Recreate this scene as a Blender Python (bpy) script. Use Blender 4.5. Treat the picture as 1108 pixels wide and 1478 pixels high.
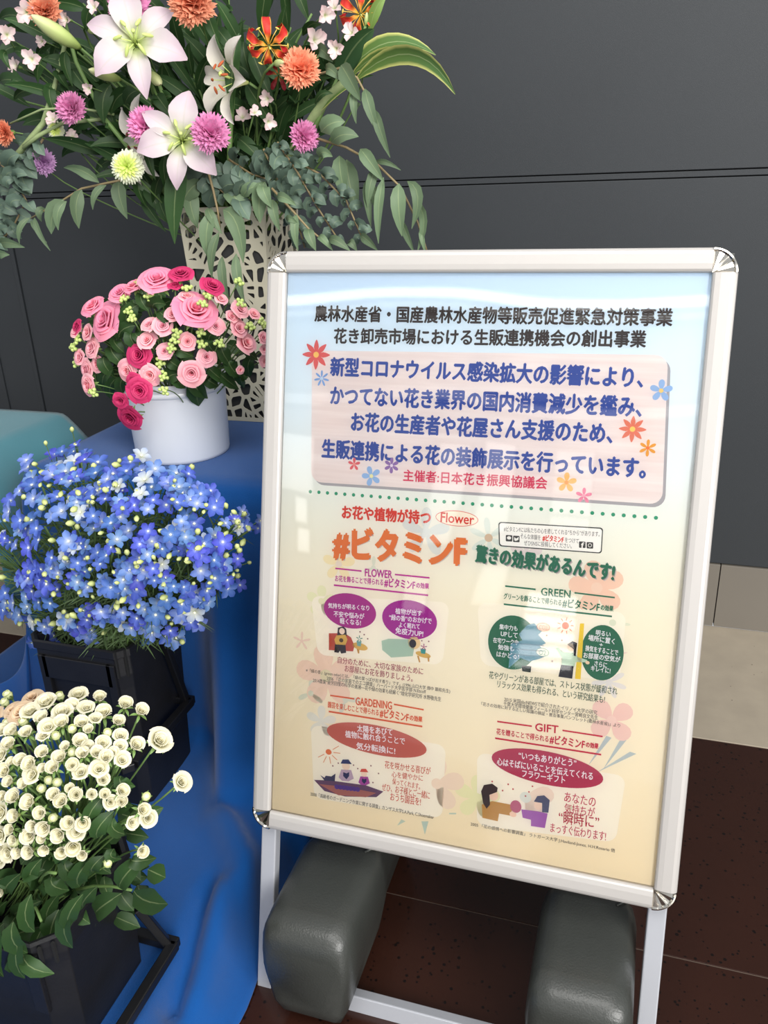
import bpy, bmesh, math, random
import numpy as np
from mathutils import Vector, Matrix, Quaternion
for o in list(bpy.data.objects): bpy.data.objects.remove(o)
SC = bpy.context.scene; COL = SC.collection
PI = math.pi
# ------------------------------------------------------------------ camera
CAM_H = 1.2297
cd = bpy.data.cameras.new('camera'); cam = bpy.data.objects.new('camera', cd); COL.objects.link(cam); SC.camera = cam
cd.sensor_fit = 'VERTICAL'; cd.sensor_height = 36.0; cd.lens = 36.0*1195/1478; cd.clip_start = .02
Rm = ((0.95402223, 0.08240447, -0.28818586), (0.29764284, -0.37387619, 0.87842207), (-0.03535993, -0.92381064, -0.38121329))
cm = Matrix([[Rm[i][0], -Rm[i][1], -Rm[i][2], 0] for i in range(3)]+[[0, 0, 0, 1]])
cm.translation = (0, 0, CAM_H); cam.matrix_world = cm
# ------------------------------------------------------------------ light
SC.view_settings.view_transform = 'Standard'; SC.view_settings.look = 'None'; SC.view_settings.gamma = 1
SC.view_settings.use_curve_mapping = False; SC.view_settings.exposure = 0.36
W = bpy.data.worlds.new('world'); SC.world = W; W.use_nodes = True
W.node_tree.nodes['Background'].inputs[0].default_value = (.93, .96, 1.0, 1); W.node_tree.nodes['Background'].inputs[1].default_value = .50
def area(name, loc, aim, sx, sy, power, col=(1, 1, 1)):
    l = bpy.data.lights.new(name, 'AREA'); l.shape = 'RECTANGLE'; l.size = sx; l.size_y = sy; l.energy = power; l.color = col
    o = bpy.data.objects.new(name, l); COL.objects.link(o); o.location = loc
    o.rotation_euler = (Vector(aim)-Vector(loc)).to_track_quat('-Z', 'Y').to_euler(); return o
area('window_daylight', (3.0, -2.4, 2.4), (-.3, 1.3, .7), 2.6, 2.2, 270, (1, .985, .96))
area('ceiling_daylight', (.1, -.5, 3.3), (-.4, 1.2, .2), 2.2, 1.4, 58, (1, .98, .95))

# ------------------------------------------------------------------ materials
def lin(c): return tuple(((v/255)/12.92 if v/255 <= .04045 else ((v/255+.055)/1.055)**2.4) for v in c)+(1,)
MATS = {}
def newmat(name):
    m = bpy.data.materials.new(name); m.use_nodes = True; nt = m.node_tree
    return m, nt, nt.nodes['Principled BSDF'], nt.nodes['Material Output']
def mat(name, col, rough=.5, metal=0, spec=.5, noise=0, nscale=30, bump=0, bscale=200, coat=0, col2=None, sheen=0):
    if name in MATS: return MATS[name]
    m, nt, b, out = newmat(name); L = nt.links.new
    b.inputs['Roughness'].default_value = rough; b.inputs['Metallic'].default_value = metal
    b.inputs['Specular IOR Level'].default_value = spec; b.inputs['Coat Weight'].default_value = coat; b.inputs['Sheen Weight'].default_value = sheen
    c = lin(col)
    b.inputs['Base Color'].default_value = c
    tc = nt.nodes.new('ShaderNodeTexCoord')
    if noise:
        n = nt.nodes.new('ShaderNodeTexNoise'); n.inputs['Scale'].default_value = nscale; n.inputs['Detail'].default_value = 5
        L(tc.outputs['Object'], n.inputs['Vector'])
        r = nt.nodes.new('ShaderNodeValToRGB'); r.color_ramp.elements[0].position = .3; r.color_ramp.elements[1].position = .7
        c2 = lin(col2) if col2 else tuple(min(1, x*(1+noise)) for x in c[:3])+(1,)
        r.color_ramp.elements[0].color = tuple(x*(1-noise) for x in c[:3])+(1,) if not col2 else c; r.color_ramp.elements[1].color = c2
        L(n.outputs['Fac'], r.inputs['Fac']); L(r.outputs['Color'], b.inputs['Base Color'])
    if bump:
        n2 = nt.nodes.new('ShaderNodeTexNoise'); n2.inputs['Scale'].default_value = bscale; n2.inputs['Detail'].default_value = 3
        L(tc.outputs['Object'], n2.inputs['Vector'])
        bp = nt.nodes.new('ShaderNodeBump'); bp.inputs['Strength'].default_value = bump; bp.inputs['Distance'].default_value = .002
        L(n2.outputs['Fac'], bp.inputs['Height']); L(bp.outputs['Normal'], b.inputs['Normal'])
    MATS[name] = m; return m
def petal(name, stops, edge=None, rough=.55, trans=.3, var=.06, vein=.0, hue=0.0):
    """petal / leaf: colour runs from base to tip (UV v), optional other colour at the margins (UV u)"""
    m, nt, b, out = newmat(name); L = nt.links.new; N = nt.nodes.new
    uv = N('ShaderNodeUVMap'); sp = N('ShaderNodeSeparateXYZ'); L(uv.outputs['UV'], sp.inputs[0])
    r = N('ShaderNodeValToRGB'); cr = r.color_ramp
    cr.elements[0].position = stops[0][0]; cr.elements[0].color = lin(stops[0][1]); cr.elements[1].position = stops[-1][0]; cr.elements[1].color = lin(stops[-1][1])
    for p, c in stops[1:-1]:
        e = cr.elements.new(p); e.color = lin(c)
    L(sp.outputs['Y'], r.inputs['Fac']); cur = r.outputs['Color']
    d = N('ShaderNodeMath'); d.operation = 'SUBTRACT'; L(sp.outputs['X'], d.inputs[0]); d.inputs[1].default_value = .5
    a = N('ShaderNodeMath'); a.operation = 'ABSOLUTE'; L(d.outputs[0], a.inputs[0])
    if edge:
        mr = N('ShaderNodeMapRange'); mr.inputs['From Min'].default_value = edge[1]; mr.inputs['From Max'].default_value = edge[2]; L(a.outputs[0], mr.inputs['Value'])
        mx = N('ShaderNodeMix'); mx.data_type = 'RGBA'; L(mr.outputs[0], mx.inputs['Factor']); L(cur, mx.inputs['A']); mx.inputs['B'].default_value = lin(edge[0]); cur = mx.outputs['Result']
    if vein:
        wv = N('ShaderNodeMath'); wv.operation = 'LESS_THAN'; L(a.outputs[0], wv.inputs[0]); wv.inputs[1].default_value = .03
        mv = N('ShaderNodeMath'); mv.operation = 'MULTIPLY'; L(wv.outputs[0], mv.inputs[0]); mv.inputs[1].default_value = vein
        mx = N('ShaderNodeMix'); mx.data_type = 'RGBA'; L(mv.outputs[0], mx.inputs['Factor']); L(cur, mx.inputs['A']); mx.inputs['B'].default_value = (.35, .42, .2, 1); cur = mx.outputs['Result']
    oi = N('ShaderNodeObjectInfo'); mr = N('ShaderNodeMapRange'); L(oi.outputs['Random'], mr.inputs['Value']); mr.inputs['To Min'].default_value = 1-var*2; mr.inputs['To Max'].default_value = 1+var
    hs = N('ShaderNodeHueSaturation'); L(mr.outputs[0], hs.inputs['Value']); L(cur, hs.inputs['Color'])
    if hue:
        mh = N('ShaderNodeMapRange'); L(oi.outputs['Random'], mh.inputs['Value']); mh.inputs['To Min'].default_value = .5-hue; mh.inputs['To Max'].default_value = .5+hue; L(mh.outputs[0], hs.inputs['Hue'])
    cur = hs.outputs['Color']
    L(cur, b.inputs['Base Color']); b.inputs['Roughness'].default_value = rough; b.inputs['Specular IOR Level'].default_value = .35
    if trans:
        t = N('ShaderNodeBsdfTranslucent'); L(cur, t.inputs['Color']); ms = N('ShaderNodeMixShader'); ms.inputs[0].default_value = trans
        L(b.outputs[0], ms.inputs[1]); L(t.outputs[0], ms.inputs[2]); L(ms.outputs[0], out.inputs['Surface'])
    MATS[name] = m; return m
M_ALU = mat('brushed_aluminium', (176, 172, 168), .45, .25, .4)
M_LEG = mat('leg_aluminium', (172, 174, 180), .45, .3)
M_CHR = mat('chrome', (215, 210, 200), .08, 1)
M_DARKGAP = mat('dark_gap', (12, 12, 13), .8)
M_GREYP = mat('grey_moulded_plastic', (52, 54, 51), .36, 0, .5, .08, 12, .25, 350)
M_BLACKP = mat('black_bucket_plastic', (21, 21, 24), .45, 0, .4, .15, 20, .1, 200)
M_BLACKM = mat('black_painted_steel', (16, 16, 18), .4)
M_WHITEP = mat('white_glossy_plastic', (218, 222, 230), .3, 0, .5)
M_VASE = mat('cream_lattice_steel', (198, 192, 170), .5)
M_LINER = mat('grey_vase_liner', (58, 58, 58), .6)
M_BLUE = mat('blue_felt_cloth', (14, 72, 136), .95, 0, .1, .10, 6, .5, 900, sheen=.2)
M_TEAL = mat('teal_cloth', (70, 120, 131), .95, 0, .1, .06, 8, .4, 900, sheen=.2)
M_WALL = mat('charcoal_wall_panel', (47, 50, 53), .55, 0, .35, .04, 3, .12, 500)
M_BASE = mat('grey_baseboard_tile', (112, 106, 97), .5, 0, .4, .03, 4)
M_STEM = mat('green_stem', (96, 124, 66), .6)
M_PSTEM = mat('pale_green_stalk', (136, 152, 104), .6, noise=.2, nscale=40)
M_ESTEM = mat('eucalyptus_twig', (134, 118, 84), .6)
M_CALYX = mat('calyx_green', (112, 142, 74), .6)
def speckled(name, base, spots, scale, lo, hi, rough, spec=.5):
    m, nt, b, out = newmat(name); L = nt.links.new; N = nt.nodes.new; tc = N('ShaderNodeTexCoord')
    v = N('ShaderNodeTexVoronoi'); v.inputs['Scale'].default_value = scale; L(tc.outputs['Object'], v.inputs['Vector'])
    w = N('ShaderNodeTexWhiteNoise'); L(v.outputs['Position'], w.inputs['Vector'])
    r = N('ShaderNodeMath'); r.operation = 'MULTIPLY'; L(w.outputs['Value'], r.inputs[0]); r.inputs[1].default_value = hi
    c = N('ShaderNodeMath'); c.operation = 'LESS_THAN'; L(v.outputs['Distance'], c.inputs[0])
    s = N('ShaderNodeMath'); s.operation = 'SUBTRACT'; L(r.outputs[0], s.inputs[0]); s.inputs[1].default_value = lo; L(s.outputs[0], c.inputs[1])
    n = N('ShaderNodeTexNoise'); n.inputs['Scale'].default_value = 14; n.inputs['Detail'].default_value = 6; L(tc.outputs['Object'], n.inputs['Vector'])
    rp = N('ShaderNodeValToRGB'); rp.color_ramp.elements[0].position = .35; rp.color_ramp.elements[1].position = .65
    rp.color_ramp.elements[0].color = lin(base); rp.color_ramp.elements[1].color = lin(tuple(min(255, x*1.05) for x in base)); L(n.outputs['Fac'], rp.inputs['Fac'])
    mx = N('ShaderNodeMix'); mx.data_type = 'RGBA'; L(c.outputs[0], mx.inputs['Factor']); L(rp.outputs['Color'], mx.inputs['A']); mx.inputs['B'].default_value = lin(spots)
    L(mx.outputs['Result'], b.inputs['Base Color']); b.inputs['Roughness'].default_value = rough; b.inputs['Specular IOR Level'].default_value = spec
    MATS[name] = m; return m
M_FLOOR = speckled('red_brown_granite', (44, 23, 16), (18, 10, 8), 110, .25, .6, .22)
M_TERR = speckled('pale_terrazzo', (158, 147, 130), (104, 95, 82), 60, .42, .55, .4)
M_GROUT = mat('grout', (92, 78, 68), .8)

P_LILY = petal('lily_petal', [(0, (176, 196, 104)), (.18, (206, 212, 166)), (.35, (214, 206, 204)), (.8, (208, 188, 198)), (1, (204, 182, 190))], vein=.12, trans=.25, var=.02)
P_TRUMP = petal('trumpet_petal', [(0, (182, 188, 116)), (.4, (212, 208, 190)), (1, (214, 206, 200))], vein=.12, trans=.25, var=.02)
P_BUDL = petal('lily_bud_skin', [(0, (130, 160, 70)), (.5, (190, 204, 130)), (1, (206, 206, 160))], trans=.1)
P_GLOR = petal('gloriosa_petal', [(0, (232, 190, 60)), (.25, (214, 60, 44)), (1, (190, 24, 44))], edge=((238, 180, 70), .38, .5), trans=.2)
P_GLORD = petal('gloriosa_dark_petal', [(0, (190, 120, 50)), (.3, (140, 30, 34)), (1, (120, 20, 36))], trans=.2)
P_CORG = petal('orange_carnation_petal', [(0, (232, 124, 88)), (1, (244, 170, 136))], trans=.3)
P_CPNK = petal('pink_carnation_petal', [(0, (214, 112, 172)), (1, (232, 156, 200))], trans=.3)
P_CLIL = petal('lilac_carnation_petal', [(0, (160, 104, 168)), (1, (204, 160, 204))], trans=.3)
P_MUM = petal('chrysanthemum_petal', [(0, (180, 198, 96)), (.6, (212, 216, 172)), (1, (218, 222, 200))], trans=.25)
P_MUMC = petal('chrysanthemum_centre_petal', [(0, (180, 204, 80)), (1, (222, 234, 140))], trans=.25)
P_ALST = petal('alstroemeria_petal', [(0, (196, 210, 150)), (.4, (240, 226, 220)), (1, (232, 196, 200))], trans=.3)
P_PINK = petal('pink_rose_petal', [(0, (214, 90, 120)), (.55, (238, 124, 156)), (1, (246, 158, 182))], trans=.25, hue=.008)
P_SPR = petal('spray_rose_petal', [(0, (226, 110, 130)), (.55, (240, 150, 168)), (1, (250, 190, 196))], trans=.25, hue=.008)
P_MAG = petal('magenta_rose_petal', [(0, (150, 20, 66)), (.6, (186, 34, 88)), (1, (206, 58, 110))], trans=.2)
P_CREAM = petal('cream_rose_petal', [(0, (190, 194, 120)), (.5, (222, 216, 180)), (1, (230, 225, 202))], trans=.25, var=.04)
P_PEACH = petal('peach_rose_petal', [(0, (204, 152, 96)), (.5, (216, 180, 140)), (1, (220, 196, 166))], trans=.25)
P_BUDC = petal('cream_bud_petal', [(0, (186, 200, 116)), (.6, (228, 232, 176)), (1, (240, 238, 206))], trans=.2)
P_DEL = petal('delphinium_petal', [(0, (160, 178, 222)), (.3, (88, 116, 198)), (1, (62, 86, 176))], trans=.3, var=.10, hue=.02)
P_DELL = petal('light_delphinium_petal', [(0, (196, 206, 226)), (.4, (120, 148, 208)), (1, (88, 122, 196))], trans=.3, var=.08, hue=.015)
P_DELW = petal('white_delphinium_petal', [(0, (206, 208, 184)), (.5, (190, 198, 208)), (1, (160, 176, 208))], trans=.3)
P_DBUD = petal('delphinium_bud_skin', [(0, (150, 168, 90)), (1, (214, 220, 150))], trans=.1)
P_BERRY = petal('green_berry_skin', [(0, (150, 180, 80)), (1, (206, 222, 140))], trans=.1)
P_LEAF = petal('dark_green_leaf', [(0, (40, 68, 32)), (1, (50, 80, 40))], vein=.25, trans=.18, var=.14)
P_DLEAF = petal('broad_dark_leaf', [(0, (36, 64, 36)), (1, (46, 74, 42))], vein=.2, trans=.12, var=.05)
P_LLEAF = petal('light_green_leaf', [(0, (110, 140, 66)), (1, (128, 156, 84))], vein=.3, trans=.2, var=.05)
P_VAR = petal('variegated_leaf', [(0, (96, 124, 58)), (1, (70, 104, 56))], edge=((188, 190, 112), .30, .46), vein=.5, trans=.2, var=.05)
P_EUC = petal('eucalyptus_leaf', [(0, (96, 116, 86)), (1, (110, 132, 100))], vein=.35, trans=.2, var=.14)
P_ROUND = petal('round_eucalyptus_leaf', [(0, (80, 98, 86)), (1, (98, 118, 102))], vein=.2, trans=.15, var=.14)
P_ROSEL = petal('rose_leaf', [(0, (40, 66, 30)), (1, (52, 82, 40))], vein=.3, trans=.18, var=.14)
M_ANTH = mat('rust_anther', (170, 84, 44), .8); M_ANTHB = mat('brown_anther', (104, 50, 40), .8)
M_FIL = mat('pale_green_filament', (190, 208, 120), .6); M_YEL = mat('yellow_filament', (226, 190, 90), .6); M_EYE = mat('white_floret_eye', (232, 234, 210), .6)
M_NEEDLE = mat('feathery_green', (66, 88, 48), .7, noise=.3, nscale=30)

ARR = [
('lily',(-.93,1.5,1.456),(.39,-.88,.28),.0803,8, 'largest open white and pink lily at the top of the vase arrangement'),
('lily',(-.858,1.5,1.293),(.34,-.91,.24),.0735,-12, 'open white star lily with a pink carnation touching its right petal'),
('trumpet_lily',(-.783,1.53,1.396),(-.56,-.82,.12),.063,20, 'white trumpet lily seen from the side with rust orange anthers'),
('trumpet_lily',(-.996,1.56,1.3),(-.58,-.81,-.04),.0655,40, 'white trumpet lily with dark brown anthers behind the pale chrysanthemum'),
('lily_bud',(-1.108,1.52,1.491),(-.48,-.72,.51),.0521,0, 'long closed greenish lily bud left of the largest lily'),
('lily_bud',(-1.003,1.5,1.412),(-.46,-.86,.22),.0347,0, 'plump white lily bud below the largest lily'),
('lily_bud',(-.923,1.54,1.404),(.66,-.64,-.4),.0338,0, 'pale green lily bud pointing down right beneath the largest lily'),
('lily_bud',(-1.069,1.58,1.505),(.75,-.62,-.23),.0453,0, 'green lily bud half hidden left of the largest lily'),
('lily_bud',(-.652,1.5,1.408),(.76,-.65,-.08),.0217,0, 'short cream lily bud beside the orange carnation'),
('lily_bud',(-.51,1.56,1.471),(.3,-.35,.89),.0119,0, 'tiny yellow green lily bud at the upper right of the arrangement'),
('gloriosa',(-.678,1.52,1.439),(.38,-.78,-.5),.0437,0, 'red gloriosa lily with curled yellow edged petals beside the orange carnation'),
('gloriosa',(-.527,1.58,1.483),(.39,-.84,-.38),.0411,50, 'red gloriosa lily at the upper right top edge of the arrangement'),
('gloriosa_drooping',(-.69,1.58,1.399),(.33,-.86,-.39),.028,80, 'dark red gloriosa lily hidden beneath the orange carnation'),
('orange_carnation',(-.82,1.52,1.518),(.3,-.93,.19),.0318,0, 'orange carnation at the top edge above the side view lily'),
('orange_carnation',(-.613,1.5,1.399),(.39,-.88,.28),.0263,0, 'round orange carnation beside the red gloriosa lily'),
('orange_carnation',(-1.152,1.55,1.538),(.1,-.92,.38),.0251,0, 'orange carnation at the top left above the long lily bud'),
('orange_carnation',(-1.326,1.58,1.33),(-.32,-.95,-.04),.0203,0, 'small orange carnation cut by the left edge of the picture'),
('pink_carnation',(-1.128,1.55,1.366),(.1,-.95,.29),.0246,0, 'pink carnation on the left side above the lilac one'),
('pink_carnation',(-.929,1.49,1.324),(.1,-.95,.29),.0271,0, 'pink carnation between the brown anther lily and the star lily'),
('pink_carnation',(-.777,1.46,1.304),(.48,-.84,.27),.0272,0, 'pink carnation on the right petal of the star lily'),
('pink_carnation',(-.637,1.56,1.294),(.69,-.71,.16),.0218,0, 'pink carnation at the right above the grey eucalyptus'),
('pink_carnation',(-.996,1.6,1.541),(.27,-.79,.55),.0316,0, 'deep pink carnation behind the largest lily at the top edge'),
('lilac_carnation',(-1.269,1.62,1.273),(.56,-.81,.17),.0222,0, 'small lilac carnation hanging over the dark wall at left'),
('chrysanthemum',(-.967,1.47,1.254),(.35,-.93,.1),.0327,0, 'pale green and white chrysanthemum below the brown anther lily'),
('chrysanthemum',(-1.21,1.6,1.332),(.39,-.92,.1),.0187,0, 'small pale green chrysanthemum left of the pink carnation'),
('alstroemeria',(-1.191,1.54,1.454),(.4,-.92,-.05),.0202,47.7116139339418, 'small blush alstroemeria flower at the left above the dark leaves'),
('alstroemeria',(-1.269,1.58,1.506),(.63,-.77,-.05),.0193,55.33949979992502, 'small blush alstroemeria flower at the far left top edge'),
('alstroemeria',(-1.295,1.62,1.456),(-.13,-.98,.17),.0186,56.601403019898825, 'small blush alstroemeria flower low at the left edge above a green leaf'),
('alstroemeria',(-1.184,1.54,1.532),(.41,-.9,-.16),.0225,6.792357879188662, 'small blush alstroemeria flower under the top left orange carnation'),
('alstroemeria',(-1.196,1.58,1.35),(.26,-.9,.36),.0155,32.62565155415582, 'small blush alstroemeria flower left of the pink carnation'),
('alstroemeria',(-1.185,1.62,1.319),(.34,-.77,.54),.0145,13.00378802783089, 'small blush alstroemeria flower just under the left pink carnation'),
('alstroemeria',(-1.072,1.54,1.396),(.11,-.98,-.16),.012,45.94352709774851, 'small blush alstroemeria flower under the plump lily bud'),
('alstroemeria',(-.717,1.58,1.361),(.01,-1.0,-.07),.0155,8.32604510393419, 'small blush alstroemeria flower lower right of the cream lily bud'),
('alstroemeria',(-.79,1.62,1.336),(.39,-.8,.45),.0175,.10649173215207863, 'small blush alstroemeria flower right of the star lily with a green throat'),
('alstroemeria',(-.725,1.54,1.337),(.6,-.72,.35),.0127,12.928870153483935, 'small blush alstroemeria flower in the middle of the white trio right of the star lily'),
('alstroemeria',(-.717,1.58,1.322),(.63,-.76,-.14),.0157,17.35831006481559, 'small blush alstroemeria flower at the right of the white trio beside the star lily'),
('alstroemeria',(-.629,1.62,1.456),(.66,-.75,.09),.0216,40.669828635035536, 'small blush alstroemeria flower right above the round orange carnation'),
('alstroemeria',(-.561,1.54,1.428),(.05,-.98,-.17),.0169,41.4385164664145, 'small blush alstroemeria flower right of the round orange carnation'),
('alstroemeria',(-.591,1.58,1.486),(.62,-.77,-.15),.0171,17.927333871232065, 'small blush alstroemeria flower at the top right left of the red gloriosa'),
('alstroemeria',(-.589,1.62,1.504),(.15,-.89,.43),.0162,8.74211457244095, 'small blush alstroemeria flower touching the top edge near the red gloriosa'),
('alstroemeria',(-.532,1.54,1.451),(-.11,-.95,.3),.0167,36.18659984445926, 'small blush alstroemeria flower beside the broad dark leaf at right'),
('alstroemeria',(-1.127,1.58,1.521),(-.13,-.99,.02),.0161,20.27381169767191, 'small blush alstroemeria flower behind the long lily bud'),
('alstroemeria',(-1.221,1.62,1.495),(.13,-.99,-.09),.0126,28.844711197802336, 'small blush alstroemeria flower just below the long lily bud at left'),
('alstroemeria',(-1.034,1.54,1.529),(.13,-.98,.17),.0141,42.280148048454556, 'small blush alstroemeria flower between the top edge and the green bud')]
FILL = [
(-1.308,1.683,1.559),
(-1.394,1.698,1.409),
(-1.334,1.749,1.45),
(-1.219,1.685,1.502),
(-1.159,1.691,1.566),
(-1.135,1.702,1.472),
(-1.057,1.646,1.51),
(-.971,1.692,1.533),
(-.891,1.708,1.505),
(-.851,1.731,1.553),
(-.734,1.633,1.507),
(-.693,1.662,1.485),
(-.638,1.633,1.499),
(-.61,1.733,1.44),
(-.651,1.717,1.381),
(-.674,1.626,1.352),
(-.772,1.758,1.403),
(-.816,1.755,1.418),
(-.819,1.712,1.476),
(-.907,1.706,1.369),
(-.909,1.642,1.439),
(-.97,1.622,1.368),
(-1.096,1.694,1.379),
(-1.14,1.628,1.352),
(-1.135,1.647,1.272),
(-1.203,1.654,1.302),
(-.964,1.624,1.213),
(-.86,1.685,1.275),
(-.717,1.682,1.295),
(-.804,1.738,1.3),
(-1.056,1.693,1.31),
(-.931,1.71,1.331),
(-.536,1.69,1.499),
(-1.124,1.713,1.567),
(-1.339,1.684,1.51),
(-1.245,1.659,1.526),
(-1.095,1.76,1.436),
(-.949,1.759,1.516),
(-.884,1.738,1.434),
(-.851,1.719,1.367),
(-.725,1.664,1.453),
(-.636,1.652,1.434),
(-1.164,1.66,1.432),
(-1.2,1.63,1.394),
(-1.005,1.727,1.453),
(-1.075,1.676,1.337),
(-1.003,1.739,1.402),
(-.863,1.674,1.463)]
FILLW = [
'dark lance leaved stem, first from left in row one of the vase greenery',
'dark lance leaved stem, first from left in row four of the vase greenery',
'dark lance leaved stem, second from left in row four of the vase greenery',
'dark lance leaved stem, third from left in row two of the vase greenery',
'dark lance leaved stem, second from left in row one of the vase greenery',
'dark lance leaved stem, first from left in row three of the vase greenery',
'dark lance leaved stem, fourth from left in row two of the vase greenery',
'dark lance leaved stem, fourth from left in row one of the vase greenery',
'dark lance leaved stem, sixth from left in row two of the vase greenery',
'dark lance leaved stem, fifth from left in row one of the vase greenery',
'dark lance leaved stem, sixth from left in row one of the vase greenery',
'dark lance leaved stem, eighth from left in row two of the vase greenery',
'dark lance leaved stem, seventh from left in row one of the vase greenery',
'dark lance leaved stem, eighth from left in row three of the vase greenery',
'dark lance leaved stem, eighth from left in row four of the vase greenery',
'dark lance leaved stem, eighth from left in row five of the vase greenery',
'dark lance leaved stem, seventh from left in row four of the vase greenery',
'dark lance leaved stem, sixth from left in row four of the vase greenery',
'dark lance leaved stem, seventh from left in row two of the vase greenery',
'dark lance leaved stem, sixth from left in row five of the vase greenery',
'dark lance leaved stem, third from left in row three of the vase greenery',
'dark lance leaved stem, fourth from left in row five of the vase greenery',
'dark lance leaved stem, third from left in row five of the vase greenery',
'dark lance leaved stem, second from left in row five of the vase greenery',
'dark lance leaved stem, second from left in row six of the vase greenery',
'dark lance leaved stem, first from left in row six of the vase greenery',
'dark lance leaved stem, fifth from left in row six of the vase greenery',
'dark lance leaved stem, sixth from left in row six of the vase greenery',
'dark lance leaved stem, eighth from left in row six of the vase greenery',
'dark lance leaved stem, seventh from left in row six of the vase greenery',
'dark lance leaved stem, fourth from left in row six of the vase greenery',
'dark lance leaved stem, fifth from left in row five of the vase greenery',
'dark lance leaved stem, eighth from left in row one of the vase greenery',
'dark lance leaved stem, third from left in row one of the vase greenery',
'dark lance leaved stem, first from left in row two of the vase greenery',
'dark lance leaved stem, second from left in row two of the vase greenery',
'dark lance leaved stem, fourth from left in row four of the vase greenery',
'dark lance leaved stem, fifth from left in row two of the vase greenery',
'dark lance leaved stem, fifth from left in row three of the vase greenery',
'dark lance leaved stem, seventh from left in row five of the vase greenery',
'dark lance leaved stem, sixth from left in row three of the vase greenery',
'dark lance leaved stem, seventh from left in row three of the vase greenery',
'dark lance leaved stem, third from left in row four of the vase greenery',
'dark lance leaved stem, first from left in row five of the vase greenery',
'dark lance leaved stem, second from left in row three of the vase greenery',
'dark lance leaved stem, third from left in row six of the vase greenery',
'dark lance leaved stem, fifth from left in row four of the vase greenery',
'dark lance leaved stem, fourth from left in row three of the vase greenery']
PDEEP = (-.958,1.5,.923)
CDEEP = (-.781,.76,.318)
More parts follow.
